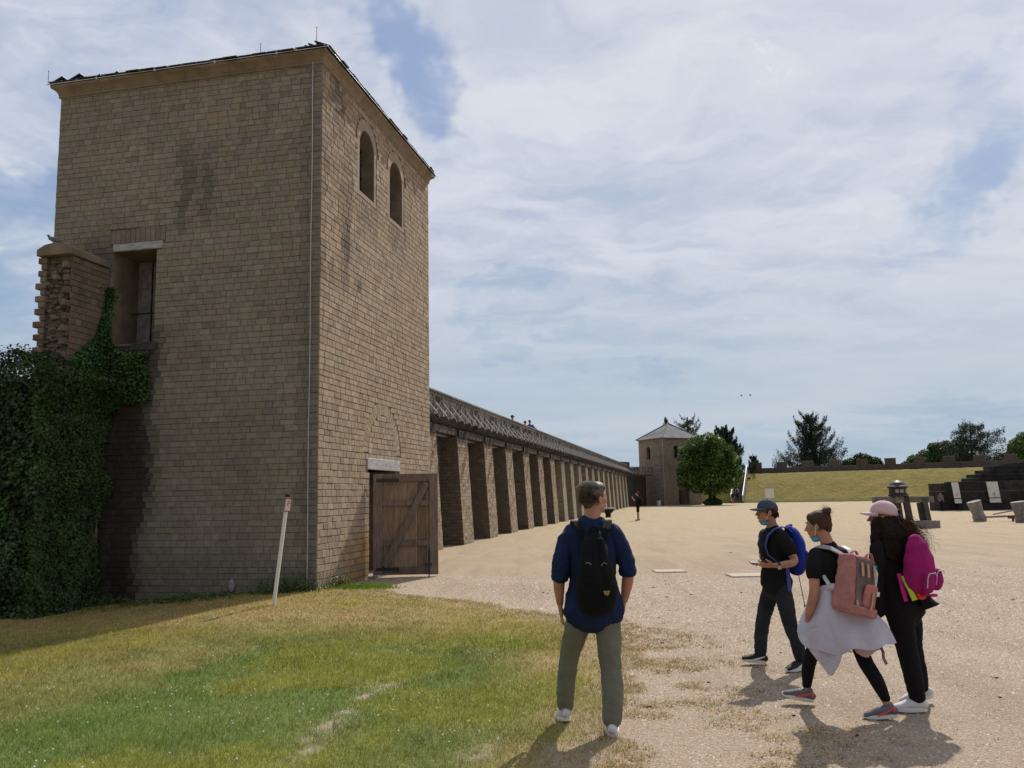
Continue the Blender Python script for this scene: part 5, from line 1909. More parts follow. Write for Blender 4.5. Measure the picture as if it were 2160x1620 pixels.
bush((sx_at(1822, 145), 145, 0), [(0, 0, 6.0, 1.9), (-2, 0, 5.6, 1.5), (1.9, 0, 5.7, 1.6), (-3.2, 0, 5.0, 1.2), (3.0, 0, 5.0, 1.0)], 9000, 0.17, 'low dark rounded tree right of the big conifer', (0.42, 0.5, 0.5))
bush((sx_at(1990, 150), 150, 0), [(0, 0, 7.4, 2.3), (-2.4, 0, 6.6, 2.0), (2.4, 0, 7.2, 2.2), (-4.4, 0, 6.0, 1.5), (-1.0, 0, 8.6, 1.2), (1.2, 0, 8.9, 1.1), (3.6, 0, 6.2, 1.8), (4.9, 0, 6.4, 1.4)], 15000, 0.17, 'broad mid green tree left of the drooping cedar', (0.95, 1.15, 0.95))
bush((sx_at(1940, 150), 151, 0), [(0, 0, 6.3, 1.5), (-1.6, 0, 5.4, 1.2), (1.4, 0, 5.6, 1.4), (-2.8, 0, 4.9, 0.9)], 5000, 0.15, 'small feathery tree at the left of the broad green tree', (0.85, 1.1, 1.05))
bush((sx_at(2160, 140), 140, 0), [(0, 0, 8.0, 1.9), (-1.0, 0, 6.4, 1.7), (0.9, 0, 9.2, 1.5), (1.8, 0, 7.0, 2.0)], 7000, 0.17, 'bright yellow green tree at the right edge behind the wall', (1.7, 1.75, 1.0))
bush((sx_at(2118, 146), 146, 0), [(0, 0, 6.3, 1.3), (1.2, 0, 5.6, 1.4), (-1.2, 0, 5.5, 1.0)], 3500, 0.15, 'dark shrubby tree beside the bright one at the right edge', (0.4, 0.45, 0.45))

# ---- birds
for (px, py, d, lab) in ((1564, 835, 110, 'bird flying over the far trees, left of two'), (1583, 834, 110, 'bird flying over the far trees, right of two')):
    dd = sky_dir(px, py); p = np.array([0, 0, CAM_H]) + np.array(dd) * d
    mb = MB()
    mb.ell(p, (0.12, 0.05, 0.05), 8, 6)
    for s in (-1, 1):
        mb.add([p + np.array(q) for q in ((-0.05, 0, 0.01), (0.06, 0, 0.01), (0.05, s * 0.02 + 0.0, 0.12), (-0.16 * 1, 0.01, 0.13))], [(0, 1, 2, 3), (3, 2, 1, 0)])
    tag(mb.build('bird', M['iron']), lab, 'bird', 'birds in the sky')
pp = PB + Wd_ * (0.51 + 0.5) + Z3 * 6.45 + Nd * 0.3
mb = MB(); mb.ell(pp + Z3 * 0.22, (0.2, 0.12, 0.12), 8, 6, None, np.array(Matrix.Rotation(0.9, 3, 'Y'))); mb.ell(pp + np.array([-0.17, 0, 0.46]), (0.06, 0.06, 0.06), 6, 4); mb.tube([pp + Z3 * 0.15, pp], 0.02, 4)
tag(mb.build('bird', M['feather']), 'bird perched on a merlon of the crenellated wall', 'bird')
# ================================================================== PEOPLE
def nrm(a):
    a = np.array(a, float)
    return a / (np.linalg.norm(a) + 1e-12)


def loft(mb, pts, rad, side=None, n=16, steps=4):
    """closed tube through pts; rad = list of (half width along side, half depth); rounded ends"""
    pts = [np.array(p, float) for p in pts]
    rad = [(r, r) if isinstance(r, (int, float)) else r for r in rad]
    # catmull-rom in between
    PP, RR = [], []
    m_ = len(pts)
    for i in range(m_ - 1):
        p0, p1, p2, p3 = pts[max(i - 1, 0)], pts[i], pts[i + 1], pts[min(i + 2, m_ - 1)]
        for k in range(steps):
            t_ = k / steps
            PP.append(0.5 * ((2 * p1) + (-p0 + p2) * t_ + (2 * p0 - 5 * p1 + 4 * p2 - p3) * t_ * t_ + (-p0 + 3 * p1 - 3 * p2 + p3) * t_ ** 3))
            e_ = t_ * t_ * (3 - 2 * t_)
            RR.append((rad[i][0] * (1 - e_) + rad[i + 1][0] * e_, rad[i][1] * (1 - e_) + rad[i + 1][1] * e_))
    PP.append(pts[-1]); RR.append(rad[-1])
    d0 = nrm(PP[0] - PP[1]); d1_ = nrm(PP[-1] - PP[-2])
    def capr(P, R, d):
        o_ = []
        for a_ in (30, 58, 80):
            c_, s_ = math.cos(math.radians(a_)), math.sin(math.radians(a_))
            o_.append((P + d * min(R) * s_, (R[0] * c_, R[1] * c_)))
        return o_
    A_ = capr(PP[0], RR[0], d0)[::-1]; B_ = capr(PP[-1], RR[-1], d1_)
    PP = [a[0] for a in A_] + PP + [b[0] for b in B_]
    RR = [a[1] for a in A_] + RR + [b[1] for b in B_]
    V, F = [], []
    ref = nrm(side) if side is not None else None
    for i, p in enumerate(PP):
        d = nrm(PP[min(i + 1, len(PP) - 1)] - PP[max(i - 1, 0)])
        if ref is None:
            ref = np.array([1.0, 0, 0]) if abs(d[0]) < 0.8 else np.array([0, 1.0, 0])
        s = nrm(ref - d * np.dot(ref, d))
        if side is None: ref = s
        t_ = np.cross(d, s)
        for k in range(n):
            a = 2 * math.pi * k / n
            V.append(p + s * math.cos(a) * RR[i][0] + t_ * math.sin(a) * RR[i][1])
    for i in range(len(PP) - 1):
        for k in range(n):
            k2 = (k + 1) % n
            F.append((i * n + k, i * n + k2, (i + 1) * n + k2, (i + 1) * n + k))
    F.append(tuple(range(n - 1, -1, -1)))
    b = (len(PP) - 1) * n
    F.append(tuple(b + k for k in range(n)))
    mb.add(V, F)


def blob(name, mb, voxel, mat, parent, smooth=3, folds=None, ratio=None, kind=None, label=None):
    """fuse overlapping closed shapes into one continuous skin"""
    me = raw_mesh(name, np.array(mb.v), mb.f)
    o = bpy.data.objects.new(name, me)
    col.objects.link(o)
    r_ = o.modifiers.new('r', 'REMESH'); r_.mode = 'VOXEL'; r_.voxel_size = voxel; r_.use_smooth_shade = True
    if smooth:
        s_ = o.modifiers.new('s', 'SMOOTH'); s_.factor = 0.5; s_.iterations = smooth
    if ratio:
        d_ = o.modifiers.new('d', 'DECIMATE'); d_.ratio = ratio
    bpy.context.view_layer.update()
    dg = bpy.context.evaluated_depsgraph_get()
    me2 = bpy.data.meshes.new_from_object(o.evaluated_get(dg))
    o.modifiers.clear()
    o.data = me2
    n = len(me2.vertices)
    co = np.empty(n * 3); me2.vertices.foreach_get('co', co); co = co.reshape(-1, 3)
    if folds:
        no = np.empty(n * 3); me2.vertices.foreach_get('normal', no); no = no.reshape(-1, 3)
        amp, sc, st = folds[:3]
        q = co * np.array(st) * sc
        # crease-like folds from two ridged noises
        def rn(q, sd_):
            a = fbm(q[:, 0] + q[:, 1] * 0.7 + 3.1 * sd_, q[:, 2] + q[:, 1] * 0.35, 1.0, sd_, 3)
            return 1 - np.abs(a - 0.5) * 4
        f = 0.65 * rn(q, 3) + 0.35 * rn(q * 2.1, 8)
        co = co + no * (amp * np.clip(f, -1, 1))[:, None]
    cen = (co.min(0) + co.max(0)) / 2
    me2.vertices.foreach_set('co', (co - cen).astype(np.float32).ravel())
    me2.polygons.foreach_set('use_smooth', np.ones(len(me2.polygons), dtype=bool))
    me2.update()
    me2.materials.clear(); me2.materials.append(mat)
    place(o, parent, cen)
    if kind: o['kind'] = kind
    if label: o['label'] = label
    return o


def frame_of(az, pitch=0.0, roll=0.0):
    """columns: right, forward, up for something facing compass direction az"""
    a = math.radians(az); p = math.radians(pitch)
    f = np.array([math.sin(a) * math.cos(p), math.cos(a) * math.cos(p), math.sin(p)])
    r = np.array([math.cos(a), -math.sin(a), 0.0])
    u = np.cross(r, f)
    if roll:
        c_, s_ = math.cos(math.radians(roll)), math.sin(math.radians(roll))
        r, u = r * c_ + u * s_, u * c_ - r * s_
    return np.stack([r, f, u], 1)


def head_prims(mb, c, R, s=1.0, slim=1.0):
    def E(p, r, rot=None):
        RR_ = R if rot is None else R @ rot
        mb.ell(np.array(c) + R @ (np.array(p) * s), tuple(np.array(r) * s), 16, 12, None, RR_)
    E((0, -0.014, 0.030), (0.074 * slim, 0.094, 0.084))
    E((0, 0.022, 0.012), (0.066 * slim, 0.068, 0.085))
    E((0, 0.030, -0.045), (0.055 * slim, 0.056, 0.055))
    E((0, 0.045, -0.080), (0.040 * slim, 0.042, 0.030))
    E((0, 0.076, -0.094), (0.018, 0.016, 0.017))
    E((0, -0.035, -0.045), (0.050, 0.050, 0.055))
    for sx_ in (-1, 1):
        E((sx_ * 0.036, 0.062, -0.018), (0.026, 0.024, 0.026))
        E((sx_ * 0.028, 0.079, 0.026), (0.024, 0.012, 0.009))
        E((sx_ * 0.046 * slim, 0.012, -0.062), (0.016, 0.032, 0.020))
        E((sx_ * 0.011, 0.098, -0.034), (0.009, 0.010, 0.008))
        rot = np.array(Matrix.Rotation(math.radians(18 * sx_), 3, 'Z') @ Matrix.Rotation(math.radians(-12), 3, 'X'))
        E((sx_ * 0.077 * slim, -0.004, -0.008), (0.009, 0.020, 0.032), rot)
        E((sx_ * 0.074 * slim, 0.000, -0.034), (0.008, 0.010, 0.012))
    loft(mb, [np.array(c) + R @ (np.array(p) * s) for p in ((0, 0.083, 0.022), (0, 0.098, -0.008), (0, 0.112, -0.030))], [0.009 * s, 0.010 * s, 0.013 * s], n=10, steps=2)
    E((0, 0.088, -0.057), (0.023, 0.014, 0.007))
    E((0, 0.085, -0.069), (0.020, 0.014, 0.008))


def face_details(c, R, s, parent, eyecol=(0.05, 0.035, 0.025), browcol=(0.04, 0.03, 0.02)):
    c = np.array(c)
    for sx_ in (-1, 1):
        mb = MB(); mb.ell(c + R @ (np.array([sx_ * 0.031, 0.0775, 0.008]) * s), tuple(np.array([0.0125, 0.0085, 0.0075]) * s), 10, 8, None, R); e = mb.build('eye', M['eyewhite'], parent, smooth=True)
        mb = MB(); mb.ell(c + R @ (np.array([sx_ * 0.031, 0.0845, 0.008]) * s), tuple(np.array([0.0055, 0.003, 0.0058]) * s), 8, 6, None, R); mb.build('iris', M['iris'], e, smooth=True)
        mb = MB(); mb.tube([c + R @ (np.array(p) * s) for p in ((sx_ * 0.014, 0.0915, 0.028), (sx_ * 0.030, 0.0915, 0.034), (sx_ * 0.048, 0.080, 0.029))], [0.004 * s, 0.0045 * s, 0.002 * s], 6); mb.build('eyebrow', M['brow'], parent)
    mb = MB(); mb.ell(c + R @ (np.array([0, 0.0965, -0.062]) * s), tuple(np.array([0.021, 0.006, 0.0075]) * s), 10, 6, None, R); mb.build('lips', M['lip'], parent, smooth=True)


def hand_prims(mb, wr, fdir, palm, thumb, s=1.0, curl=0.35, vox=None):
    """wrist point, finger direction, palm-facing direction, thumb side"""
    wr = np.array(wr, float); f = nrm(fdir); p = np.array(palm, float); p = nrm(p - f * (p @ f)); th = nrm(np.cross(f, p)); th = th * (1 if th @ np.array(thumb, float) > 0 else -1)
    loft(mb, [wr - f * 0.02 * s, wr + f * 0.02 * s, wr + f * 0.055 * s, wr + f * 0.090 * s], [(0.026 * s, 0.019 * s), (0.034 * s, 0.018 * s), (0.041 * s, 0.016 * s), (0.039 * s, 0.013 * s)], side=th, n=12, steps=3)
    for k, (o_, ln, r_) in enumerate(((0.030, 0.070, 0.0092), (0.0102, 0.080, 0.0096), (-0.0102, 0.074, 0.0092), (-0.029, 0.057, 0.0080))):
        q = wr + f * (0.085 + (0.004 if k in (1, 2) else -0.002)) * s + th * o_ * s
        d = nrm(f + th * (o_ * 3.0))
        P_ = [q - d * 0.015 * s]
        ang = curl * (0.35 + 0.12 * k)
        for g_l in (0.42, 0.32, 0.26):
            P_.append(P_[-1] + d * (ln * g_l + (0.015 if len(P_) == 1 else 0)) * s)
            d = nrm(d * math.cos(ang) + p * math.sin(ang)); ang = curl * (0.9 + 0.1 * k)
        loft(mb, P_, [r_ * s, r_ * s * 0.98, r_ * s * 0.9, r_ * s * 0.78], n=8, steps=2)
    q = wr + f * 0.022 * s + th * 0.026 * s
    d = nrm(f * 0.75 + th * 0.75 + p * 0.35)
    P_ = [q, q + d * 0.035 * s]
    d2_ = nrm(f * 0.95 + th * 0.30 + p * 0.35)
    P_ += [P_[-1] + d2_ * 0.030 * s]; P_ += [P_[-1] + nrm(d2_ + p * 0.3) * 0.022 * s]
    loft(mb, P_, [0.014 * s, 0.0125 * s, 0.0108 * s, 0.009 * s], n=8, steps=2)


def shoe(parent, ankle, d, s, mats, pitch=0.0, name='shoe', accent=None, heelmat=None):
    """trainer: upper and sole, sloping by pitch (heel up positive)"""
    d = nrm([d[0], d[1], 0]); r = np.array([d[1], -d[0], 0])
    p = math.radians(pitch)
    f = d * math.cos(p) - Z3 * math.sin(p); u = np.cross(r, f)
    if u[2] < 0: u = -u
    a = np.array(ankle, float)
    base = a - u * 0.085 * s
    mb = MB()
    W = lambda x, z: base + f * x * s + u * z * s
    loft(mb, [W(-0.048, 0.050), W(0.0, 0.056), W(0.06, 0.052), W(0.12, 0.038), W(0.165, 0.030)], [(0.034 * s, 0.034 * s), (0.037 * s, 0.040 * s), (0.042 * s, 0.036 * s), (0.044 * s, 0.027 * s), (0.034 * s, 0.020 * s)], side=r, n=14)
    loft(mb, [W(-0.012, 0.05), W(-0.016, 0.088)], [(0.034 * s, 0.044 * s), (0.033 * s, 0.040 * s)], side=r, n=12, steps=3)
    up = blob(name, mb, 0.008, mats[0], parent, 2, ratio=0.5)
    mb = MB()
    N = 20; out_ = []
    for k in range(N):
        t_ = 2 * math.pi * k / N
        x = 0.060 + 0.132 * math.cos(t_)
        wv = (0.043 + 0.006 * math.sin((x) * 14)) * (1 if abs(math.cos(t_)) < 0.8 else 0.95)
        out_.append((x * s, wv * math.sin(t_) * s))
    lift = lambda x: 0.02 * s * max(0, (x / s - 0.12) / 0.07) ** 2 * 0.6
    V = [base + f * x + r * y + u * (0.0 + lift(x)) for x, y in out_] + [base + f * x * 0.985 + r * y * 0.97 + u * (0.030 * s + lift(x)) for x, y in out_]
    F = [tuple(range(N))[::-1], tuple(range(N, 2 * N))] + [(i, (i + 1) % N, N + (i + 1) % N, N + i) for i in range(N)]
    mb.add(V, F)
    mb.build('sole', mats[1], up, bevel=0.004)
    if accent is not None:
        for sgn in (-1, 1):
            mb = MB()
            pts2 = [(-0.035, 0.075, 0.037), (0.005, 0.055, 0.0405), (0.045, 0.040, 0.0440), (0.085, 0.030, 0.0455)]
            wds = [0.020, 0.016, 0.018, 0.010]
            for i in range(3):
                (x0, z0, y0), (x1, z1, y1) = pts2[i], pts2[i + 1]
                q = [W(x0, z0 - wds[i] / 2) + r * sgn * y0 * s, W(x1, z1 - wds[i + 1] / 2) + r * sgn * y1 * s, W(x1, z1 + wds[i + 1] / 2) + r * sgn * (y1 - 0.002) * s, W(x0, z0 + wds[i] / 2) + r * sgn * (y0 - 0.002) * s]
                q2 = [p_ + r * sgn * 0.004 for p_ in q]
                mb.add(q + q2, [(0, 1, 2, 3), (7, 6, 5, 4), (0, 4, 5, 1), (1, 5, 6, 2), (2, 6, 7, 3), (3, 7, 4, 0)])
            mb.build('side_stripe', accent, up)
    if heelmat is not None:
        mb = MB(); mb.ell(W(-0.045, 0.055), (0.036 * s, 0.022 * s, 0.034 * s), 10, 8, None, np.stack([r, f, u], 1)); mb.build('heel_patch', heelmat, up, smooth=True)
    mb = MB()
    for k in range(5):
        x = 0.035 + k * 0.017
        mb.bar(W(x, 0.094 - k * 0.009) - r * 0.018 * s, W(x, 0.094 - k * 0.009) + r * 0.018 * s, 0.006 * s, 0.005 * s)
    mb.build('lace', mats[2], up)
    return up


def strands(name, roots, dirs, length, mat, parent, r0=0.0011, segs=5, wav=0.0, grav=0.5, freq=9.0, n=3):
    V, F = [], []
    for p, d in zip(roots, dirs):
        p = np.array(p, float); d = nrm(d); L = length * rng.uniform(0.7, 1.2)
        pts = []
        ph = rng.uniform(0, 6.28); sd_ = nrm(np.cross(d, [0.3, 0.5, 0.8])); s2_ = np.cross(d, sd_)
        q = p.copy(); dd2 = d.copy()
        for k in range(segs + 1):
            w_ = wav * k / segs
            pts.append(q + (sd_ * math.cos(ph + k * freq / segs) + s2_ * math.sin(ph + k * freq / segs)) * w_)
            q = q + dd2 * L / segs
            dd2 = nrm(dd2 + np.array([0, 0, -grav / segs]))
        base = len(V)
        for k, q_ in enumerate(pts):
            rr = r0 * (1 - 0.7 * k / segs)
            for a in range(n):
                an = 2 * math.pi * a / n
                V.append(q_ + sd_ * math.cos(an) * rr + s2_ * math.sin(an) * rr)
        for k in range(segs):
            for a in range(n):
                a2 = (a + 1) % n
                F.append((base + k * n + a, base + k * n + a2, base + (k + 1) * n + a2, base + (k + 1) * n + a))
    return np_obj(name, np.array(V), np.array(F), mat, parent, None, 'stuff', smooth=True)


def strap(mb, pts, w_, side, th=0.006):
    """flat band through points; side = direction across the band (or list)"""
    pts = [np.array(p, float) for p in pts]
    V, F = [], []
    for i, p in enumerate(pts):
        d = nrm(pts[min(i + 1, len(pts) - 1)] - pts[max(i - 1, 0)])
        s = np.array(side[i] if isinstance(side, list) else side, float)
        s = nrm(s - d * (s @ d)); u = np.cross(d, s)
        ww = w_[i] if isinstance(w_, list) else w_
        V += [p - s * ww / 2 - u * th / 2, p + s * ww / 2 - u * th / 2, p + s * ww / 2 + u * th / 2, p - s * ww / 2 + u * th / 2]
    for i in range(len(pts) - 1):
        for k in range(4):
            F.append((i * 4 + k, i * 4 + (k + 1) % 4, i * 4 + 4 + (k + 1) % 4, i * 4 + 4 + k))
    F.append((3, 2, 1, 0)); b = (len(pts) - 1) * 4; F.append((b, b + 1, b + 2, b + 3))
    mb.add(V, F)


skin = mk('skin', (0.40, 0.20, 0.135), 0.12, 8, 0.55, 0.15, 120, hue=(0.44, 0.215, 0.14), spec=0.4)
for n_, sub in ((skin, 1),):
    b_ = n_.node_tree.nodes['Principled BSDF']
    b_.inputs['Subsurface Weight'].default_value = 0.12
    b_.inputs['Subsurface Radius'].default_value = (0.02, 0.008, 0.004)
M['skin'] = skin
M['eyewhite'] = mk('eye_white', (0.5, 0.48, 0.45), 0.03, 3, 0.3, spec=0.5)
M['iris'] = mk('iris', (0.03, 0.02, 0.015), 0.1, 3, 0.2, spec=0.6)
M['brow'] = mk('eyebrow_hair', (0.03, 0.02, 0.013), 0.2, 30, 0.8)
M['lip'] = mk('lips', (0.36, 0.12, 0.095), 0.1, 20, 0.5)


def cloth(name, c, var=0.12, sc=6, bump=0.35, bs=220, **k):
    return mk(name, c, var, sc, 0.9, max(bump, 0.55), 24, spec=0.2, bdist=0.014, **k)


M['navy'] = cloth('navy_shirt', (0.011, 0.022, 0.066))
M['khaki'] = cloth('sage_chinos', (0.168, 0.165, 0.130))
M['blacktee'] = cloth('black_tee', (0.010, 0.010, 0.012))
M['jeans'] = cloth('dark_jeans', (0.022, 0.027, 0.035), 0.25)
M['leggings'] = cloth('black_leggings', (0.008, 0.008, 0.010))
M['blacktrousers'] = cloth('black_trousers', (0.009, 0.0085, 0.011))
M['sweat'] = cloth('pale_sweatshirt', (0.52, 0.50, 0.58), 0.06)
M['sweatin'] = cloth('pink_lining', (0.55, 0.38, 0.40), 0.06)
M['shoewhite'] = mk('shoe_white', (0.62, 0.62, 0.64), 0.05, 8, 0.6)
M['solewhite'] = mk('sole_white', (0.68, 0.67, 0.64), 0.05, 8, 0.6)
M['shoeblack'] = mk('shoe_black', (0.014, 0.014, 0.018), 0.1, 8, 0.6)
M['shoegrey'] = mk('shoe_grey', (0.13, 0.125, 0.15), 0.2, 8, 0.7)
M['coral'] = mk('coral', (0.60, 0.10, 0.085), 0.1, 8, 0.6)
M['capgrey'] = cloth('blue_grey_cap', (0.062, 0.070, 0.105))
M['cappink'] = cloth('pale_pink_cap', (0.60, 0.43, 0.45), 0.05)
M['hairdark'] = mk('dark_brown_hair', (0.028, 0.017, 0.011), 0.5, 20, 0.6, 0.5, 90, spec=0.2)
M['hairbrown'] = mk('brown_hair', (0.058, 0.028, 0.015), 0.5, 14, 0.55, 0.5, 90, stretch=(1, 1, 3), spec=0.25)
M['hairgrey'] = mk('greying_hair', (0.040, 0.025, 0.016), 0.5, 26, 0.5, 0.6, 120, hue=(0.10, 0.070, 0.048), spec=0.35)
M['hairblack'] = mk('blackish_hair', (0.012, 0.008, 0.006), 0.4, 20, 0.7, 0.5, 90, spec=0.12)
M['packblack'] = cloth('black_pack', (0.007, 0.007, 0.009), bump=0.6)
M['packblue'] = cloth('blue_pack', (0.012, 0.028, 0.25), 0.2)
M['strapblue'] = cloth('light_blue_strap', (0.06, 0.09, 0.32), 0.2)
M['packpink'] = cloth('dusty_pink_pack', (0.42, 0.185, 0.17), 0.16, 12)
M['packgrey'] = cloth('grey_pack_panel', (0.17, 0.13, 0.12), 0.15)
M['tan'] = mk('tan_strap', (0.48, 0.31, 0.21), 0.1, 8, 0.7)
M['packmag'] = cloth('magenta_pack', (0.30, 0.012, 0.13), 0.15)
M['magpink'] = cloth('bright_pink_trim', (0.50, 0.03, 0.22), 0.1)
M['lime'] = mk('lime_strap', (0.42, 0.55, 0.03), 0.06, 8, 0.6)
M['greystrap'] = cloth('grey_strap', (0.33, 0.31, 0.32), 0.1)
M['mask'] = mk('face_mask_blue', (0.075, 0.29, 0.44), 0.06, 8, 0.8)
M['capblue'] = mk('bottle_cap_blue', (0.03, 0.22, 0.62), 0.05, 8, 0.4)
M['label'] = mk('woven_label', (0.60, 0.62, 0.60), 0.05, 8, 0.7)
M['phone'] = mk('phone_case', (0.035, 0.03, 0.027), 0.1, 8, 0.6, spec=0.25)
M['redtoy'] = mk('red_keyring', (0.60, 0.03, 0.02), 0.1, 8, 0.4)
M['brass'] = mk('dull_gold', (0.45, 0.30, 0.12), 0.1, 8, 0.5, metal=0.3)


def gz(x, y):
    return float(ground_z(x, y))


# ------------------------------------------------------------------ the man in the navy shirt
def build_man():
    g = gz(0.5, 6.5)
    O = np.array([0, 0, g])
    P = lambda x, y, z: np.array([x, y, z]) + O
    th = thing('person', (0.52, 6.5, g), 'man in navy shirt and sage trousers walking away in the foreground', 'person', 'visitors walking across the square')
    R = frame_of(56, 2)
    hc_ = P(0.600, 6.47, 1.668)
    b = MB()
    head_prims(b, hc_, R, 1.0)
    loft(b, [P(0.572, 6.455, 1.44), P(0.578, 6.455, 1.52), P(0.592, 6.462, 1.60)], [(0.066, 0.066), (0.062, 0.062), (0.060, 0.060)], side=(1, 0, 0))
    loft(b, [P(0.57, 6.46, 1.44), P(0.57, 6.47, 1.30), P(0.57, 6.46, 1.10), P(0.57, 6.45, 0.95)], [(0.13, 0.08), (0.165, 0.10), (0.14, 0.09), (0.16, 0.10)], side=(1, 0, 0))
    # arms and hands
    loft(b, [P(0.40, 6.46, 1.40), P(0.36, 6.45, 1.28), P(0.332, 6.43, 1.15), P(0.320, 6.45, 1.05), P(0.325, 6.50, 0.905)], [0.045, 0.044, 0.042, 0.043, 0.028])
    hand_prims(b, P(0.326, 6.505, 0.895), (0.10, 0.22, -1), (1, 0.1, 0.1), (0.2, 1, 0), 1.0, 0.30)
    loft(b, [P(0.75, 6.45, 1.40), P(0.795, 6.44, 1.28), P(0.830, 6.43, 1.16), P(0.828, 6.47, 1.05), P(0.806, 6.53, 0.91)], [0.045, 0.044, 0.043, 0.043, 0.028])
    hand_prims(b, P(0.805, 6.535, 0.90), (-0.10, 0.5, -0.86), (-1, 0.1, 0.1), (-0.2, 1, 0), 1.0, 0.55)
    for sx_, K_, A_ in ((-1, P(0.395, 6.60, 0.50), P(0.355, 6.70, 0.12)), (1, P(0.675, 6.43, 0.48), P(0.665, 6.33, 0.12))):
        loft(b, [P(0.57 + sx_ * 0.09, 6.45, 0.90), (P(0.57 + sx_ * 0.09, 6.45, 0.90) + K_) / 2, K_, (K_ + A_) / 2, A_], [0.08, 0.065, 0.05, 0.045, 0.033])
    blob('body', b, 0.0058, M['skin'], th, 2, ratio=0.45)
    face_details(hc_, R, 1.0, th)
    # hair
    b = MB()
    E = lambda p, r, rot=None: b.ell(hc_ + R @ np.array(p), r, 16, 12, None, R if rot is None else R @ rot)
    E((0, -0.020, 0.044), (0.080, 0.095, 0.082)); E((0, 0.030, 0.075), (0.068, 0.060, 0.048)); E((0, -0.052, -0.010), (0.060, 0.052, 0.052)); E((0, -0.055, -0.045), (0.046, 0.036, 0.034))
    for s_ in (-1, 1):
        E((s_ * 0.066, -0.02, 0.038), (0.018, 0.048, 0.034)); E((s_ * 0.067, 0.022, 0.034), (0.010, 0.016, 0.030))
    blob('hair', b, 0.006, M['hairgrey'], th, 2, folds=(0.0035, 40, (1, 1, 0.6)))
    rt, dr = [], []
    for _ in range(2600):
        a_ = rng.uniform(0, 6.28); z_ = rng.uniform(-0.55, 1.0)
        q = np.array([math.cos(a_) * math.sqrt(1 - z_ * z_), math.sin(a_) * math.sqrt(1 - z_ * z_), z_])
        if q[1] > 0.75 - 0.1 * q[2] or (q[1] > 0.30 and q[2] < 0.25): continue
        p = np.array([0.083, 0.098, 0.086]) * q + np.array([0, -0.020, 0.040])
        rt.append(hc_ + R @ p); dr.append(R @ (np.array([q[0] * 0.3, -1.0, 0.3] if q[2] > 0.45 else [-q[0] * 0.15, -0.55 - q[1] * 0.5, -1.0]) + rng.normal(0, 0.12, 3)))
    strands('hair_strands', rt, dr, 0.05, M['hairgrey'], th, 0.0009, 4, grav=0.8)
    # shirt: body, collar, rolled sleeves
    b = MB()
    loft(b, [P(0.572, 6.455, 1.475), P(0.57, 6.46, 1.40), P(0.57, 6.465, 1.27), P(0.575, 6.46, 1.08), P(0.57, 6.455, 0.93), P(0.572, 6.455, 0.855)],
         [(0.105, 0.072), (0.185, 0.105), (0.186, 0.124), (0.164, 0.116), (0.205, 0.146), (0.222, 0.158)], side=(1, 0, 0), n=28)
    for s_, pts, rr in ((-1, [P(0.425, 6.46, 1.405), P(0.375, 6.45, 1.32), P(0.342, 6.43, 1.20), P(0.330, 6.435, 1.11)], [0.070, 0.067, 0.061, 0.058]),
                        (1, [P(0.722, 6.46, 1.405), P(0.775, 6.45, 1.32), P(0.812, 6.43, 1.22), P(0.828, 6.44, 1.145)], [0.070, 0.067, 0.061, 0.058])):
        loft(b, pts, rr)
    blob('shirt', b, 0.0085, M['navy'], th, 3, folds=(0.015, 9.0, (1.0, 1.0, 0.75)))
    for q0, q1, rr in ((P(0.330, 6.435, 1.125), P(0.326, 6.445, 1.075), 0.062), (P(0.829, 6.44, 1.160), P(0.829, 6.455, 1.105), 0.063)):
        mb = MB(); mb.tube([q0, (q0 + q1) / 2 + np.array([0, 0, 0]), q1], [rr, rr + 0.006, rr - 0.002], 18); mb.build('cuff', M['navy'], th, smooth=True)
    mb = MB(); mb.tube([P(0.573, 6.458, 1.455), P(0.577, 6.455, 1.49), P(0.580, 6.450, 1.515)], [0.093, 0.079, 0.073], 20); mb.build('collar', M['navy'], th, smooth=True)
    # trousers
    b = MB()
    loft(b, [P(0.57, 6.45, 0.99), P(0.57, 6.45, 0.88), P(0.57, 6.45, 0.82)], [(0.155, 0.105), (0.172, 0.118), (0.170, 0.112)], side=(1, 0, 0), n=24)
    loft(b, [P(0.480, 6.45, 0.85), P(0.438, 6.53, 0.68), P(0.393, 6.60, 0.50), P(0.365, 6.65, 0.30), P(0.356, 6.70, 0.135)], [0.098, 0.087, 0.070, 0.065, 0.060])
    loft(b, [P(0.665, 6.45, 0.85), P(0.672, 6.45, 0.68), P(0.678, 6.43, 0.48), P(0.683, 6.38, 0.28), P(0.668, 6.335, 0.115)], [0.100, 0.091, 0.077, 0.073, 0.068])
    blob('trousers', b, 0.0085, M['khaki'], th, 3, folds=(0.009, 10.0, (1.0, 1.0, 0.9)))
    shoe(th, P(0.350, 6.70, 0.105), (-0.12, 1, 0), 1.08, (M['shoewhite'], M['solewhite'], M['shoewhite']), 12, heelmat=M['greystrap'])
    shoe(th, P(0.665, 6.33, 0.092), (0.10, 1, 0), 1.08, (M['shoewhite'], M['solewhite'], M['shoewhite']), 0, heelmat=M['greystrap'])
    # backpack
    bk = thing('backpack', P(0.575, 6.28, 0.85), 'slim black backpack worn on the back of the man in the navy shirt', 'backpack', 'backpacks worn by the walkers')
    b = MB()
    loft(b, [P(0.575, 6.29, 0.90), P(0.578, 6.265, 1.00), P(0.578, 6.26, 1.14), P(0.572, 6.275, 1.28), P(0.566, 6.315, 1.40)], [(0.130, 0.075), (0.150, 0.095), (0.135, 0.095), (0.098, 0.075), (0.070, 0.045)], side=(1, 0, 0), n=24)
    blob('bag', b, 0.009, M['packblack'], bk, 3, folds=(0.004, 12, (1, 1, 1)))
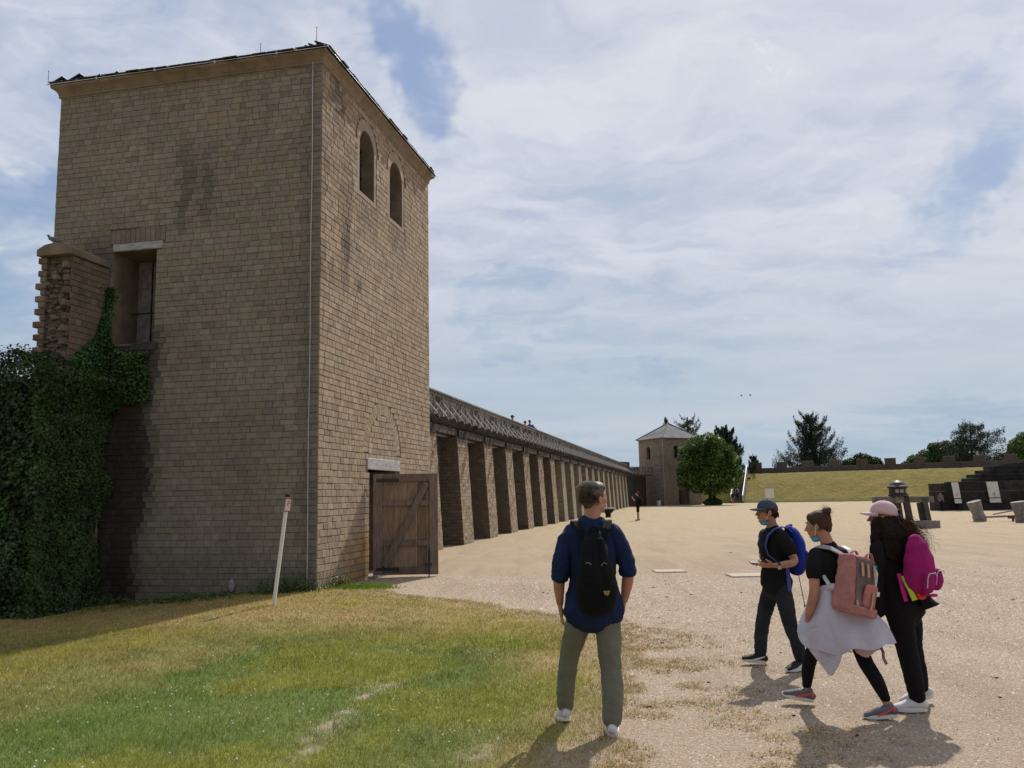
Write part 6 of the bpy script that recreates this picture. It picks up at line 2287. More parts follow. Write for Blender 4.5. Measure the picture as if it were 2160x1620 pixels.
    for s_ in (-1, 1):
        b = MB()
        loft(b, [P(0.572 + s_ * 0.045, 6.225, 1.375), P(0.574 + s_ * 0.055, 6.185, 1.22), P(0.576 + s_ * 0.062, 6.175, 1.08)], [(0.022, 0.014), (0.030, 0.016), (0.034, 0.012)], side=(1, 0, 0), n=12)
        blob('lash_flap', b, 0.006, M['packblack'], bk, 2)
        mb = MB()
        strap(mb, [P(0.572 + s_ * 0.060, 6.30, 1.36), P(0.573 + s_ * 0.095, 6.335, 1.445), P(0.573 + s_ * 0.118, 6.40, 1.497), P(0.573 + s_ * 0.128, 6.47, 1.502), P(0.573 + s_ * 0.13, 6.55, 1.46), P(0.573 + s_ * 0.13, 6.61, 1.36)], 0.058, (1, 0, 0), 0.014)
        mb.build('shoulder_strap', M['packblack'], bk, bevel=0.004)
        mb = MB(); mb.tube([P(0.573 + s_ * 0.055 - 0.02, 6.17, 1.205 - 0.01 * s_), P(0.573 + s_ * 0.055, 6.164, 1.22), P(0.573 + s_ * 0.055 + 0.02, 6.168, 1.205)], 0.0022, 6); mb.build('zip_pull', M['greystrap'], bk)
    mb = MB(); mb.tube([P(0.545, 6.30, 1.42), P(0.55, 6.285, 1.455), P(0.575, 6.28, 1.465), P(0.60, 6.285, 1.455), P(0.603, 6.30, 1.42)], 0.011, 8); mb.build('grab_handle', M['packblack'], bk)
    # small winged emblem
    ey = 6.163
    mb = MB()
    o_ = P(0.640, ey - 0.001, 1.005)
    for poly in ([(-0.026, 0.016), (0.026, 0.016), (0.022, 0.010), (-0.022, 0.010)], [(-0.022, 0.006), (-0.006, 0.006), (-0.003, -0.020), (-0.0085, -0.014)], [(0.022, 0.006), (0.006, 0.006), (0.003, -0.020), (0.0085, -0.014)], [(-0.003, 0.010), (0.003, 0.010), (0.002, -0.006), (-0.002, -0.006)]):
        mb.prism(poly, o_, (1, 0, 0), (0, 0, 1), (0, -0.003, 0))
    mb.build('emblem', M['brass'], bk)
    return th


def cap_prims(c, R, s, mat, parent, brim_len=0.075, hole=False):
    cp_ = MB()
    N, Mx = 28, 9
    V, F = [], []
    for i in range(Mx + 1):
        ph = math.pi / 2 * i / Mx
        for k in range(N):
            a = 2 * math.pi * k / N
            r = np.array([math.cos(a) * 0.086 * math.cos(ph) ** 0.85, math.sin(a) * 0.106 * math.cos(ph) ** 0.85 - 0.010, 0.028 + 0.100 * math.sin(ph)])
            if math.sin(a) < 0: r[2] -= 0.018 * abs(math.sin(a)) * (1 - i / Mx)
            V.append(np.array(c) + R @ (r * s))
    for i in range(Mx):
        for k in range(N):
            F.append((i * N + k, i * N + (k + 1) % N, (i + 1) * N + (k + 1) % N, (i + 1) * N + k))
    cp_.add(V, F)
    o = cp_.build('cap', mat, parent, smooth=True)
    so = o.modifiers.new('t', 'SOLIDIFY'); so.thickness = 0.004
    # brim
    mb = MB(); V = []; n = 14
    for j, ext in enumerate((0.0, 0.5, 1.0)):
        for k in range(n + 1):
            a = math.radians(20 + 140 * k / n)
            x = math.cos(a) * 0.088; y = math.sin(a) * 0.106 - 0.010 + ext * brim_len * math.sin(math.pi * k / n) ** 0.45
            V.append(np.array(c) + R @ (np.array([x * (1 - 0.1 * ext), y, 0.033 - 0.012 * ext - 0.020 * ext * abs(math.cos(a)) ** 2]) * s))
    F = []
    for j in range(2):
        for k in range(n):
            F.append((j * (n + 1) + k, j * (n + 1) + k + 1, (j + 1) * (n + 1) + k + 1, (j + 1) * (n + 1) + k))
    mb.add(V, F)
    br = mb.build('brim', mat, o, smooth=True); so = br.modifiers.new('t', 'SOLIDIFY'); so.thickness = 0.005
    mb = MB(); mb.ell(np.array(c) + R @ (np.array([0, -0.010, 0.129]) * s), (0.008, 0.008, 0.005), 8, 6); mb.build('button', mat, o)
    return o


# ------------------------------------------------------------------ boy with phone
def build_boy():
    g = gz(2.5, 8.5)
    P = lambda x, y, z: np.array([x, y, z + g])
    th = thing('person', (2.5, 8.5, g), 'boy in a blue grey cap and black T-shirt looking up from his phone, walking left', 'person', 'visitors walking across the square')
    R = frame_of(-94, 0)
    hc_ = P(2.475, 8.47, 1.492)
    s = 0.96
    b = MB()
    head_prims(b, hc_, R, s, 0.95)
    loft(b, [P(2.535, 8.49, 1.29), P(2.520, 8.485, 1.36), P(2.505, 8.48, 1.43)], [(0.056, 0.056), (0.052, 0.052), (0.052, 0.052)])
    side = (0.15, -0.99, 0)
    loft(b, [P(2.53, 8.5, 1.25), P(2.53, 8.5, 1.10), P(2.54, 8.5, 0.95), P(2.54, 8.5, 0.82)], [(0.14, 0.075), (0.13, 0.085), (0.12, 0.08), (0.13, 0.09)], side=side)
    loft(b, [P(2.575, 8.345, 1.245), P(2.61, 8.315, 1.14), P(2.662, 8.29, 1.030), P(2.56, 8.25, 1.000), P(2.450, 8.235, 0.992)], [0.047, 0.042, 0.036, 0.034, 0.024])
    hand_prims(b, P(2.445, 8.235, 0.992), (-1, 0.05, 0.02), (0, 0.55, 0.8), (-0.2, 0.5, 1), 0.92, 0.55)
    loft(b, [P(2.50, 8.655, 1.245), P(2.52, 8.70, 1.14), P(2.55, 8.69, 1.03), P(2.46, 8.56, 1.00), P(2.405, 8.44, 0.99)], [0.047, 0.042, 0.036, 0.032, 0.024])
    hand_prims(b, P(2.400, 8.43, 0.99), (-0.75, -0.55, 0.05), (0, 0.1, 1), (-0.5, 0.6, 0.6), 0.92, 0.5)
    for H_, K_, A_ in ((P(2.52, 8.58, 0.80), P(2.425, 8.645, 0.44), P(2.395, 8.69, 0.12)), (P(2.56, 8.42, 0.80), P(2.605, 8.385, 0.43), P(2.675, 8.355, 0.13))):
        loft(b, [H_, (H_ + K_) / 2, K_, (K_ + A_) / 2, A_], [0.07, 0.058, 0.044, 0.042, 0.03])
    blob('body', b, 0.0062, M['skin'], th, 2, ratio=0.45)
    face_details(hc_, R, s, th)
    b = MB()
    E = lambda p, r: b.ell(hc_ + R @ (np.array(p) * s), tuple(np.array(r) * s), 14, 10, None, R)
    E((0, -0.030, 0.030), (0.080, 0.085, 0.080)); E((0, -0.060, -0.015), (0.070, 0.050, 0.052)); E((0, -0.070, -0.045), (0.050, 0.032, 0.032))
    for s_ in (-1, 1):
        E((s_ * 0.070, 0.022, 0.012), (0.012, 0.020, 0.032)); E((s_ * 0.066, -0.040, -0.005), (0.020, 0.034, 0.035))
    blob('hair', b, 0.006, M['hairdark'], th, 2, folds=(0.003, 40, (1, 1, 1)))
    rt, dr = [], []
    for _ in range(500):
        a_ = rng.uniform(-2.9, -0.25); z_ = rng.uniform(-0.9, 0.0)
        p = np.array([math.cos(a_) * 0.076, math.sin(a_) * 0.075 - 0.03, z_ * 0.055 + 0.01])
        rt.append(hc_ + R @ (p * s)); dr.append(R @ np.array([math.cos(a_) * 0.4, -0.5, -0.9]) + rng.normal(0, 0.15, 3))
    strands('hair_strands', rt, dr, 0.03, M['hairdark'], th, 0.001, 3)
    cap_prims(hc_, R, s * 1.02, M['capgrey'], th, 0.078)
    # mask pulled under the chin
    mb = MB(); mb.ell(hc_ + R @ np.array([-0.018, 0.034, -0.112]), (0.036, 0.046, 0.020), 12, 8, None, R); mk_ = mb.build('face_mask', M['mask'], th, smooth=True)
    mb = MB(); mb.tube([hc_ + R @ np.array([-0.056, 0.035, -0.082]), hc_ + R @ np.array([-0.072, 0.014, -0.04]), hc_ + R @ np.array([-0.082, 0.008, 0.002])], 0.0022, 5); mb.build('ear_loop', M['white'], mk_)
    # tee
    b = MB()
    loft(b, [P(2.535, 8.5, 1.315), P(2.53, 8.5, 1.26), P(2.525, 8.5, 1.15), P(2.530, 8.5, 0.98), P(2.535, 8.5, 0.86), P(2.540, 8.5, 0.81)], [(0.075, 0.058), (0.165, 0.088), (0.162, 0.112), (0.150, 0.112), (0.158, 0.128), (0.168, 0.138)], side=side, n=24)
    loft(b, [P(2.575, 8.36, 1.250), P(2.60, 8.325, 1.19), P(2.625, 8.310, 1.13)], [0.062, 0.062, 0.064])
    loft(b, [P(2.50, 8.64, 1.250), P(2.515, 8.69, 1.19), P(2.53, 8.70, 1.13)], [0.062, 0.062, 0.064])
    blob('t_shirt', b, 0.008, M['blacktee'], th, 3, folds=(0.013, 9, (1, 1, 0.8)))
    mb = MB()
    for k in range(4):     # faded print on the chest
        q = P(2.418 + 0.001 * k, 8.45 + 0.004 * k, 1.155 - 0.05 * k)
        mb.box(q, (0.006, 0.055, 0.028), math.radians(18))
    mb.build('chest_print', mk('faded_print', (0.10, 0.12, 0.16), 0.3, 40, 0.9), th)
    # jeans
    b = MB()
    loft(b, [P(2.54, 8.5, 0.88), P(2.54, 8.5, 0.80), P(2.54, 8.5, 0.73)], [(0.140, 0.100), (0.148, 0.112), (0.14, 0.10)], side=side, n=22)
    loft(b, [P(2.525, 8.58, 0.78), P(2.475, 8.61, 0.62), P(2.43, 8.645, 0.44), P(2.408, 8.67, 0.28), P(2.398, 8.69, 0.125)], [0.082, 0.078, 0.066, 0.064, 0.058])
    loft(b, [P(2.56, 8.42, 0.78), P(2.585, 8.40, 0.62), P(2.610, 8.385, 0.43), P(2.655, 8.37, 0.28), P(2.680, 8.355, 0.135)], [0.084, 0.079, 0.066, 0.062, 0.056])
    blob('jeans', b, 0.008, M['jeans'], th, 3, folds=(0.006, 13, (1, 1, 1.8)))
    shoe(th, P(2.395, 8.69, 0.10), (-1, 0.0, 0), 1.0, (M['shoeblack'], M['solewhite'], M['shoeblack']), -7, accent=M['solewhite'])
    shoe(th, P(2.672, 8.355, 0.098), (-0.86, -0.45, 0), 1.0, (M['shoeblack'], M['solewhite'], M['shoeblack']), 3, accent=M['solewhite'])
    # watch
    mb = MB(); mb.tube([P(2.478, 8.236, 0.994), P(2.500, 8.238, 0.995)], [0.031, 0.031], 14); w_ = mb.build('watch', M['black'], th)
    mb = MB(); mb.box(P(2.489, 8.203, 0.975), (0.030, 0.012, 0.034)); mb.build('watch_face', M['zinc'], w_)
    # phone
    ph = MB(); ph.obox(P(2.235, 8.27, 1.008), (0.14, 0.0, -0.012), (0, 0.072, 0.02), (0.0, -0.003, 0.010))
    o = ph.build('phone', M['phone'], bevel=0.003); tag(o, 'dark phone held flat in the hands of the boy in the cap', 'phone')
    # backpack
    bk = thing('backpack', P(2.74, 8.5, 0.92), 'bright blue backpack hanging from the shoulders of the boy in the cap', 'backpack', 'backpacks worn by the walkers')
    n_ = nrm((0.99, -0.10, 0)); sd_ = nrm((0.10, 0.99, 0))
    C = P(2.735, 8.47, 1.12)
    b = MB()
    loft(b, [C + Z3 * -0.165, C + Z3 * -0.08, C + Z3 * 0.05, C + Z3 * 0.15 - n_ * 0.025, C + Z3 * 0.20 - n_ * 0.055], [(0.135, 0.080), (0.145, 0.095), (0.140, 0.088), (0.120, 0.062), (0.085, 0.035)], side=sd_, n=22)
    blob('bag', b, 0.009, M['packblue'], bk, 2, folds=(0.008, 8, (1, 1, 1)))
    b = MB(); loft(b, [C + n_ * 0.082 + Z3 * -0.15, C + n_ * 0.085 + Z3 * -0.03], [(0.115, 0.026), (0.11, 0.026)], side=sd_, n=16); blob('front_pocket', b, 0.008, M['packblue'], bk, 2, folds=(0.003, 12, (1, 1, 1)))
    for s_ in (-1, 1):
        mb = MB()
        y = 8.5 - 0.125 * s_
        strap(mb, [P(2.675, y, 1.29), P(2.64, y, 1.335), P(2.585, y, 1.345), P(2.51, y, 1.325), P(2.445, y, 1.265), P(2.415, y, 1.17), P(2.44, y + 0.01 * s_, 1.08), P(2.54, y - 0.03 * s_, 0.99), P(2.66, y - 0.02 * s_, 0.96)], [0.055, 0.058, 0.06, 0.06, 0.055, 0.045, 0.03, 0.024, 0.024], (0.1, 1, 0), 0.012)
        mb.build('shoulder_strap', M['strapblue'], bk, bevel=0.003)
    mb = MB(); mb.tube([P(2.66, 8.45, 1.32), P(2.70, 8.45, 1.36), P(2.72, 8.50, 1.355), P(2.70, 8.55, 1.35), P(2.67, 8.55, 1.31)], 0.011, 8); mb.build('grab_handle', M['strapblue'], bk)
    mb = MB(); strap(mb, [P(2.60, 8.33, 0.97), P(2.605, 8.325, 0.85), P(2.61, 8.325, 0.74)], 0.035, (1, 0, 0), 0.004); mb.build('loose_strap', M['strapblue'], bk)
    mb = MB(); mb.tube([P(2.715, 8.38, 0.92), P(2.735, 8.36, 0.74), P(2.755, 8.36, 0.60)], 0.004, 6); mb.ell(P(2.756, 8.36, 0.60), (0.012, 0.012, 0.014), 8, 6); mb.build('cord', M['black'], bk)
    mb = MB(); mb.tube([P(2.405, 8.42, 1.20), P(2.365, 8.41, 1.15), P(2.36, 8.41, 1.08), P(2.37, 8.41, 1.04), P(2.345, 8.41, 1.02), P(2.325, 8.41, 0.97)], 0.0035, 6); mb.build('cord', M['black'], bk)
    return th


def drape(name, grid, mat, parent, folds=(0.010, 9), thick=0.008, sub=12):
    """hanging cloth from rows of control points"""
    G = np.array(grid, float)
    nr, nc = G.shape[:2]
    rr = np.linspace(0, nr - 1, (nr - 1) * sub + 1); cc2 = np.linspace(0, nc - 1, (nc - 1) * sub + 1)
    def ip(A_, ts):
        o_ = []
        for t_ in ts:
            i = min(int(t_), A_.shape[0] - 2); f = t_ - i
            p0, p1, p2, p3 = A_[max(i - 1, 0)], A_[i], A_[i + 1], A_[min(i + 2, A_.shape[0] - 1)]
            o_.append(0.5 * ((2 * p1) + (-p0 + p2) * f + (2 * p0 - 5 * p1 + 4 * p2 - p3) * f * f + (-p0 + 3 * p1 - 3 * p2 + p3) * f ** 3))
        return np.array(o_)
    A_ = ip(G, rr)
    A_ = ip(A_.transpose(1, 0, 2), cc2).transpose(1, 0, 2)
    h, w_ = A_.shape[:2]
    du = np.gradient(A_, axis=1); dvv = np.gradient(A_, axis=0)
    N_ = np.cross(du, dvv); N_ /= np.linalg.norm(N_, axis=2, keepdims=True) + 1e-9
    jj, ii = np.meshgrid(np.linspace(0, 1, w_), np.linspace(0, 1, h))
    f = np.sin(jj * folds[1] + 1.2 * ii + 3 * fbm(jj * 3, ii * 2, 1, 5))
    f = np.sign(f) * np.abs(f) ** 0.7 * (0.25 + 0.9 * ii) + 0.45 * np.sin(jj * folds[1] * 0.47 + 1 - ii * 3) + 0.5 * (fbm(jj * 9, ii * 6, 1, 15) - 0.5)
    A_[..., 2] += 0.9 * folds[0] * np.sin(jj * folds[1] * 0.8 + 2) * ii ** 2
    A_ = A_ + N_ * (f * folds[0])[..., None]
    idx = np.arange(h * w_).reshape(h, w_)
    F = np.stack([idx[:-1, :-1], idx[:-1, 1:], idx[1:, 1:], idx[1:, :-1]], -1).reshape(-1, 4)
    o = np_obj(name, A_.reshape(-1, 3), F, mat, parent, None, None, smooth=True)
    so = o.modifiers.new('t', 'SOLIDIFY'); so.thickness = thick
    return o


# ------------------------------------------------------------------ girl with bun, pink and grey backpack
def build_bun():
    g = gz(2.5, 6.8)
    P = lambda x, y, z: np.array([x, y, z + g])
    th = thing('person', (2.5, 6.8, g), 'girl with hair in a bun and a pale sweatshirt tied round her waist', 'person', 'visitors walking across the square')
    R = frame_of(-58, -8)
    hc_ = P(2.400, 6.84, 1.408); s = 0.93
    b = MB()
    head_prims(b, hc_, R, s, 0.95)
    loft(b, [P(2.455, 6.80, 1.20), P(2.445, 6.80, 1.27), P(2.425, 6.815, 1.34)], [(0.054, 0.054), (0.050, 0.050), (0.049, 0.050)])
    side = (0.90, 0.43, 0)
    loft(b, [P(2.465, 6.80, 1.18), P(2.47, 6.80, 1.05), P(2.48, 6.80, 0.93), P(2.50, 6.80, 0.80)], [(0.13, 0.07), (0.125, 0.08), (0.10, 0.075), (0.13, 0.09)], side=side)
    loft(b, [P(2.325, 6.735, 1.170), P(2.295, 6.70, 1.04), P(2.280, 6.685, 0.91), P(2.258, 6.71, 0.80), P(2.240, 6.75, 0.695)], [0.046, 0.042, 0.037, 0.035, 0.024])
    hand_prims(b, P(2.238, 6.755, 0.69), (-0.1, 0.35, -0.9), (1, 0.2, 0.1), (0, 1, 0.1), 0.88, 0.4)
    loft(b, [P(2.600, 6.88, 1.170), P(2.660, 6.93, 1.04), P(2.680, 6.98, 0.92), P(2.62, 7.08, 0.86), P(2.56, 7.16, 0.83)], [0.046, 0.042, 0.037, 0.035, 0.024])
    hand_prims(b, P(2.555, 7.165, 0.83), (-0.5, 0.8, -0.1), (0, 0, -1), (-1, 0, 0), 0.88, 0.4)
    for H_, K_, A_ in ((P(2.44, 6.84, 0.80), P(2.340, 6.97, 0.42), P(2.285, 7.01, 0.13)), (P(2.57, 6.77, 0.80), P(2.620, 6.68, 0.41), P(2.712, 6.545, 0.12))):
        loft(b, [H_, (H_ + K_) / 2, K_, (K_ * 0.5 + A_ * 0.5), A_], [0.070, 0.054, 0.040, 0.034, 0.028])
    blob('body', b, 0.0062, M['skin'], th, 2, ratio=0.45)
    face_details(hc_, R, s, th)
    b = MB()
    E = lambda p, r: b.ell(hc_ + R @ (np.array(p) * s), tuple(np.array(r) * s), 16, 12, None, R)
    E((0, -0.018, 0.038), (0.082, 0.098, 0.085)); E((0, 0.028, 0.066), (0.068, 0.058, 0.046)); E((0, -0.060, -0.005), (0.068, 0.054, 0.060)); E((0, -0.070, -0.045), (0.048, 0.032, 0.034))
    for s_ in (-1, 1):
        E((s_ * 0.068, 0.004, 0.030), (0.014, 0.040, 0.034)); E((s_ * 0.064, -0.03, 0.0), (0.020, 0.04, 0.04))
    blob('hair', b, 0.006, M['hairbrown'], th, 2, folds=(0.0010, 45, (1, 1, 1)))
    bc = hc_ + R @ (np.array([0.0, -0.085, 0.098]) * s)
    b = MB(); b.ell(bc, (0.034, 0.034, 0.031), 12, 8); b.ell(bc + np.array([0.012, 0, 0.014]), (0.026, 0.026, 0.024), 10, 8)
    blob('bun', b, 0.006, M['hairbrown'], th, 1, folds=(0.006, 60, (1, 1, 1)))
    rt, dr = [], []
    for _ in range(130):
        q = nrm(rng.normal(0, 1, 3)); rt.append(bc + q * 0.028); dr.append(q + rng.normal(0, 0.6, 3))
    for _ in range(700):
        a_ = rng.uniform(0, 6.28); z_ = rng.uniform(-0.5, 1.0)
        q = np.array([math.cos(a_) * math.sqrt(1 - z_ * z_), math.sin(a_) * math.sqrt(1 - z_ * z_), z_])
        if q[1] > 0.7 or (q[1] > 0.3 and q[2] < 0.2): continue
        p = (np.array([0.0825, 0.0985, 0.0855]) * q + np.array([0, -0.018, 0.038])) * s
        rt.append(hc_ + R @ p); dr.append((bc - (hc_ + R @ p)) + (R @ q) * 0.01)
    strands('hair_strands', rt, dr, 0.045, M['hairbrown'], th, 0.0008, 4, grav=0.1)
    mb = MB(); ax = nrm(bc - hc_); a1 = nrm(np.cross(ax, [0, 0, 1])); a2 = np.cross(ax, a1)
    cs_ = bc - ax * 0.026
    mb.tube([cs_ + (a1 * math.cos(t_) + a2 * math.sin(t_)) * (0.025 + 0.003 * math.sin(t_ * 7)) for t_ in np.linspace(0, 6.28, 26)], [0.009 + 0.002 * math.sin(i * 2.1) for i in range(26)], 8); mb.build('scrunchie', M['cappink'], th, smooth=True)
    mb = MB(); mb.ell(hc_ + R @ np.array([-0.026, 0.032, -0.108]), (0.030, 0.038, 0.022), 12, 8, None, R); mk_ = mb.build('face_mask', M['mask'], th, smooth=True)
    mb = MB(); mb.tube([hc_ + R @ np.array([-0.054, 0.030, -0.080]), hc_ + R @ np.array([-0.068, 0.012, -0.04]), hc_ + R @ np.array([-0.077, 0.006, 0.002])], 0.0022, 5); mb.build('ear_loop', M['white'], mk_)
    # tee
    b = MB()
    loft(b, [P(2.455, 6.80, 1.235), P(2.460, 6.80, 1.185), P(2.465, 6.80, 1.08), P(2.478, 6.80, 0.95), P(2.490, 6.80, 0.88)], [(0.072, 0.058), (0.162, 0.085), (0.155, 0.105), (0.135, 0.100), (0.140, 0.105)], side=side, n=24)
    loft(b, [P(2.335, 6.745, 1.175), P(2.305, 6.715, 1.11), P(2.297, 6.705, 1.045)], [0.060, 0.060, 0.060])
    loft(b, [P(2.595, 6.875, 1.175), P(2.630, 6.91, 1.11), P(2.655, 6.93, 1.05)], [0.060, 0.060, 0.060])
    blob('t_shirt', b, 0.008, M['blacktee'], th, 3, folds=(0.006, 9, (1, 1, 0.8)))
    b = MB()
    loft(b, [P(2.49, 6.80, 0.90), P(2.50, 6.80, 0.80), P(2.51, 6.80, 0.72)], [(0.130, 0.095), (0.155, 0.115), (0.145, 0.105)], side=side, n=22)
    loft(b, [P(2.445, 6.835, 0.78), P(2.39, 6.91, 0.60), P(2.338, 6.97, 0.42), P(2.305, 7.00, 0.29), P(2.287, 7.01, 0.155)], [0.086, 0.074, 0.054, 0.050, 0.036])
    loft(b, [P(2.570, 6.77, 0.78), P(2.600, 6.73, 0.60), P(2.622, 6.68, 0.41), P(2.675, 6.61, 0.27), P(2.708, 6.55, 0.150)], [0.088, 0.076, 0.056, 0.052, 0.036])
    blob('leggings', b, 0.008, M['leggings'], th, 3, folds=(0.0022, 16, (1, 1, 1.5)))
    shoe(th, P(2.280, 7.01, 0.112), (-0.97, 0.22, 0), 0.95, (M['shoegrey'], M['solewhite'], M['shoewhite']), -10, accent=M['coral'], heelmat=M['coral'])
    shoe(th, P(2.712, 6.545, 0.092), (-0.93, 0.20, 0), 0.95, (M['shoegrey'], M['solewhite'], M['shoewhite']), 5, accent=M['coral'], heelmat=M['coral'])
    # sweatshirt tied round the waist, blown out to the left and right
    grid = [[P(2.335, 6.90, 0.925), P(2.340, 6.715, 0.940), P(2.410, 6.665, 0.935), P(2.500, 6.655, 0.925), P(2.590, 6.68, 0.915), P(2.645, 6.76, 0.905)],
            [P(2.270, 6.86, 0.775), P(2.290, 6.70, 0.790), P(2.390, 6.62, 0.775), P(2.510, 6.600, 0.770), P(2.640, 6.61, 0.765), P(2.710, 6.72, 0.770)],
            [P(2.195, 6.83, 0.640), P(2.245, 6.68, 0.615), P(2.375, 6.575, 0.600), P(2.520, 6.545, 0.610), P(2.690, 6.555, 0.630), P(2.790, 6.66, 0.645)],
            [P(2.175, 6.82, 0.585), P(2.235, 6.66, 0.480), P(2.375, 6.555, 0.470), P(2.520, 6.520, 0.500), P(2.700, 6.53, 0.515), P(2.825, 6.60, 0.535)]]
    sw = drape('sweatshirt', grid, M['sweat'], th, (0.014, 27))
    grid = [[P(2.175, 6.78, 0.60), P(2.250, 6.66, 0.640), P(2.340, 6.60, 0.70)], [P(2.230, 6.70, 0.47), P(2.300, 6.62, 0.49), P(2.390, 6.56, 0.56)], [P(2.295, 6.64, 0.37), P(2.345, 6.60, 0.345), P(2.410, 6.55, 0.455)], [P(2.322, 6.63, 0.325), P(2.337, 6.61, 0.31), P(2.357, 6.60, 0.33)]]
    drape('hanging_corner', grid, M['sweat'], sw, (0.003, 5))
    grid = [[P(2.50, 6.58, 0.56), P(2.62, 6.58, 0.56), P(2.76, 6.62, 0.56)], [P(2.53, 6.59, 0.485), P(2.63, 6.58, 0.47), P(2.74, 6.63, 0.50)], [P(2.56, 6.60, 0.455), P(2.62, 6.60, 0.445), P(2.68, 6.63, 0.47)]]
    drape('sleeve_lining', grid, M['sweatin'], sw, (0.006, 7))
    mb = MB(); strap(mb, [P(2.715, 6.60, 0.53), P(2.73, 6.58, 0.47), P(2.725, 6.57, 0.43), P(2.745, 6.57, 0.385)], 0.020, (1, 0, 0.2), 0.006); mb.build('drawstring', M['packgrey'], sw)
    b = MB(); loft(b, [P(2.345, 6.70, 0.93), P(2.42, 6.645, 0.945), P(2.51, 6.64, 0.935), P(2.61, 6.68, 0.925), P(2.66, 6.76, 0.92)], [0.022, 0.028, 0.028, 0.026, 0.022], n=10); blob('waist_roll', b, 0.006, M['sweat'], sw, 2, folds=(0.004, 20, (1, 1, 1)))
    # backpack
    bk = thing('backpack', P(2.60, 6.6, 0.78), 'dusty pink and grey backpack with tan straps worn by the girl with the bun', 'backpack', 'backpacks worn by the walkers')
    n_ = nrm((0.50, -0.86, -0.05)); up = nrm((0.20, 0.10, 0.97)); up = nrm(up - n_ * (up @ n_)); wd = np.cross(up, n_)
    if wd[0] < 0: wd = -wd
    C = P(2.575, 6.615, 0.975)
    W = lambda a_, b_, c_: C + wd * a_ + n_ * b_ + up * c_
    def rb(a0, a1, b0, b1, c0, c1, tb=0.0, ta=0.0):
        q = MB()
        V = [W(a, b_, c_) for a, b_, c_ in ((a0, b0, c0), (a1, b0, c0), (a1, b1, c0), (a0, b1, c0), (a0 + ta, b0, c1), (a1 - ta, b0, c1), (a1 - ta, b1 - tb, c1), (a0 + ta, b1 - tb, c1))]
        F = [(0, 3, 2, 1), (4, 5, 6, 7), (0, 1, 5, 4), (1, 2, 6, 5), (2, 3, 7, 6), (3, 0, 4, 7)]
        q.add(V, F if np.dot(np.cross(V[1] - V[0], V[3] - V[0]), V[4] - V[0]) > 0 else [f[::-1] for f in F])
        return q
    bag = blob('bag', rb(-0.135, 0.135, -0.09, 0.095, -0.215, 0.205, 0.05, 0.012), 0.0085, M['packpink'], bk, 40, folds=(0.008, 10, (1, 1, 1)))
    blob('front_panel', rb(-0.098, 0.118, 0.05, 0.108, -0.17, 0.19, 0.042, 0.008), 0.007, M['packgrey'], bk, 3, folds=(0.002, 14, (1, 1, 1)))
    b = MB(); loft(b, [W(0.03, 0.108, -0.145), W(0.03, 0.112, -0.06)], [(0.070, 0.026), (0.070, 0.024)], side=wd, n=16); blob('front_pocket', b, 0.007, M['packpink'], bk, 1)
    b = MB(); loft(b, [W(0.03, 0.118, -0.070), W(0.03, 0.122, -0.012)], [(0.076, 0.020), (0.070, 0.020)], side=wd, n=16); blob('pocket_flap', b, 0.006, M['coral2'], bk, 1)
    blob('base_panel', rb(-0.128, 0.130, -0.06, 0.122, -0.232, -0.165), 0.008, M['packpink'], bk, 4)
    mb = MB(); strap(mb, [W(0.025, 0.146, -0.045), W(0.025, 0.146, -0.12), W(0.025, 0.140, -0.18)], 0.020, wd, 0.004); mb.build('buckle_strap', M['tan'], bk)
    mb = MB(); strap(mb, [W(-0.095, 0.105, -0.125), W(-0.085, 0.11, -0.165)], 0.022, wd, 0.005); mb.build('tan_tab', M['tan'], bk)
    for x in (-0.060, 0.005, 0.078):
        mb = MB(); strap(mb, [W(x, 0.083, 0.155), W(x, 0.100, 0.085), W(x, 0.106, 0.055)], 0.024, wd, 0.004); mb.build('tan_tab', M['tan'], bk)
    mb = MB(); mb.obox(W(0.062, 0.1425, -0.035), wd * 0.034, up * -0.034, n_ * 0.003); mb.build('label_patch', M['label'], bk)
    for (x, y, r_) in ((-0.030, -0.02, 0.045), (0.040, 0.060, 0.042)):
        mb = MB(); pts = [W(x + r_ * math.cos(t_), y, 0.175 + 0.062 * math.sin(t_)) for t_ in np.linspace(0, math.pi, 12)]
        strap(mb, pts, 0.020, n_, 0.008); mb.build('carry_handle', M['coral2'] if y > 0 else M['packpink'], bk)
    for x, y in ((-0.075, 0.030), (0.120, 0.060)):
        mb = MB(); mb.tube([W(x, y, 0.130), W(x, y, 0.160)], 0.0155, 12); mb.build('bottle_cap', M['capblue'], bk)
        mb = MB(); mb.tube([W(x, y, 0.0), W(x, y, 0.10), W(x, y, 0.132)], [0.028, 0.028, 0.013], 12); mb.build('bottle', M['label'], bk)
    mb = MB()
    strap(mb, [W(-0.09, -0.06, 0.16), P(2.50, 6.685, 1.195), P(2.43, 6.70, 1.235), P(2.375, 6.75, 1.245), P(2.345, 6.82, 1.225), P(2.345, 6.88, 1.15)], [0.05, 0.055, 0.06, 0.06, 0.055, 0.05], nrm((0.6, 0.8, 0.3)), 0.012); mb.build('shoulder_strap', M['greystrap'], bk, bevel=0.003)
    mb = MB(); strap(mb, [W(0.06, -0.05, 0.16), P(2.615, 6.80, 1.21), P(2.590, 6.87, 1.235), P(2.57, 6.93, 1.19)], 0.05, nrm((1, 0.3, 0)), 0.012); mb.build('shoulder_strap', M['label'], bk, bevel=0.003)
    mb = MB(); strap(mb, [P(2.362, 6.70, 1.03), P(2.385, 6.66, 0.97), P(2.415, 6.64, 0.93)], 0.028, (1, 0, 0.5), 0.006); mb.build('lower_strap', M['label'], bk)
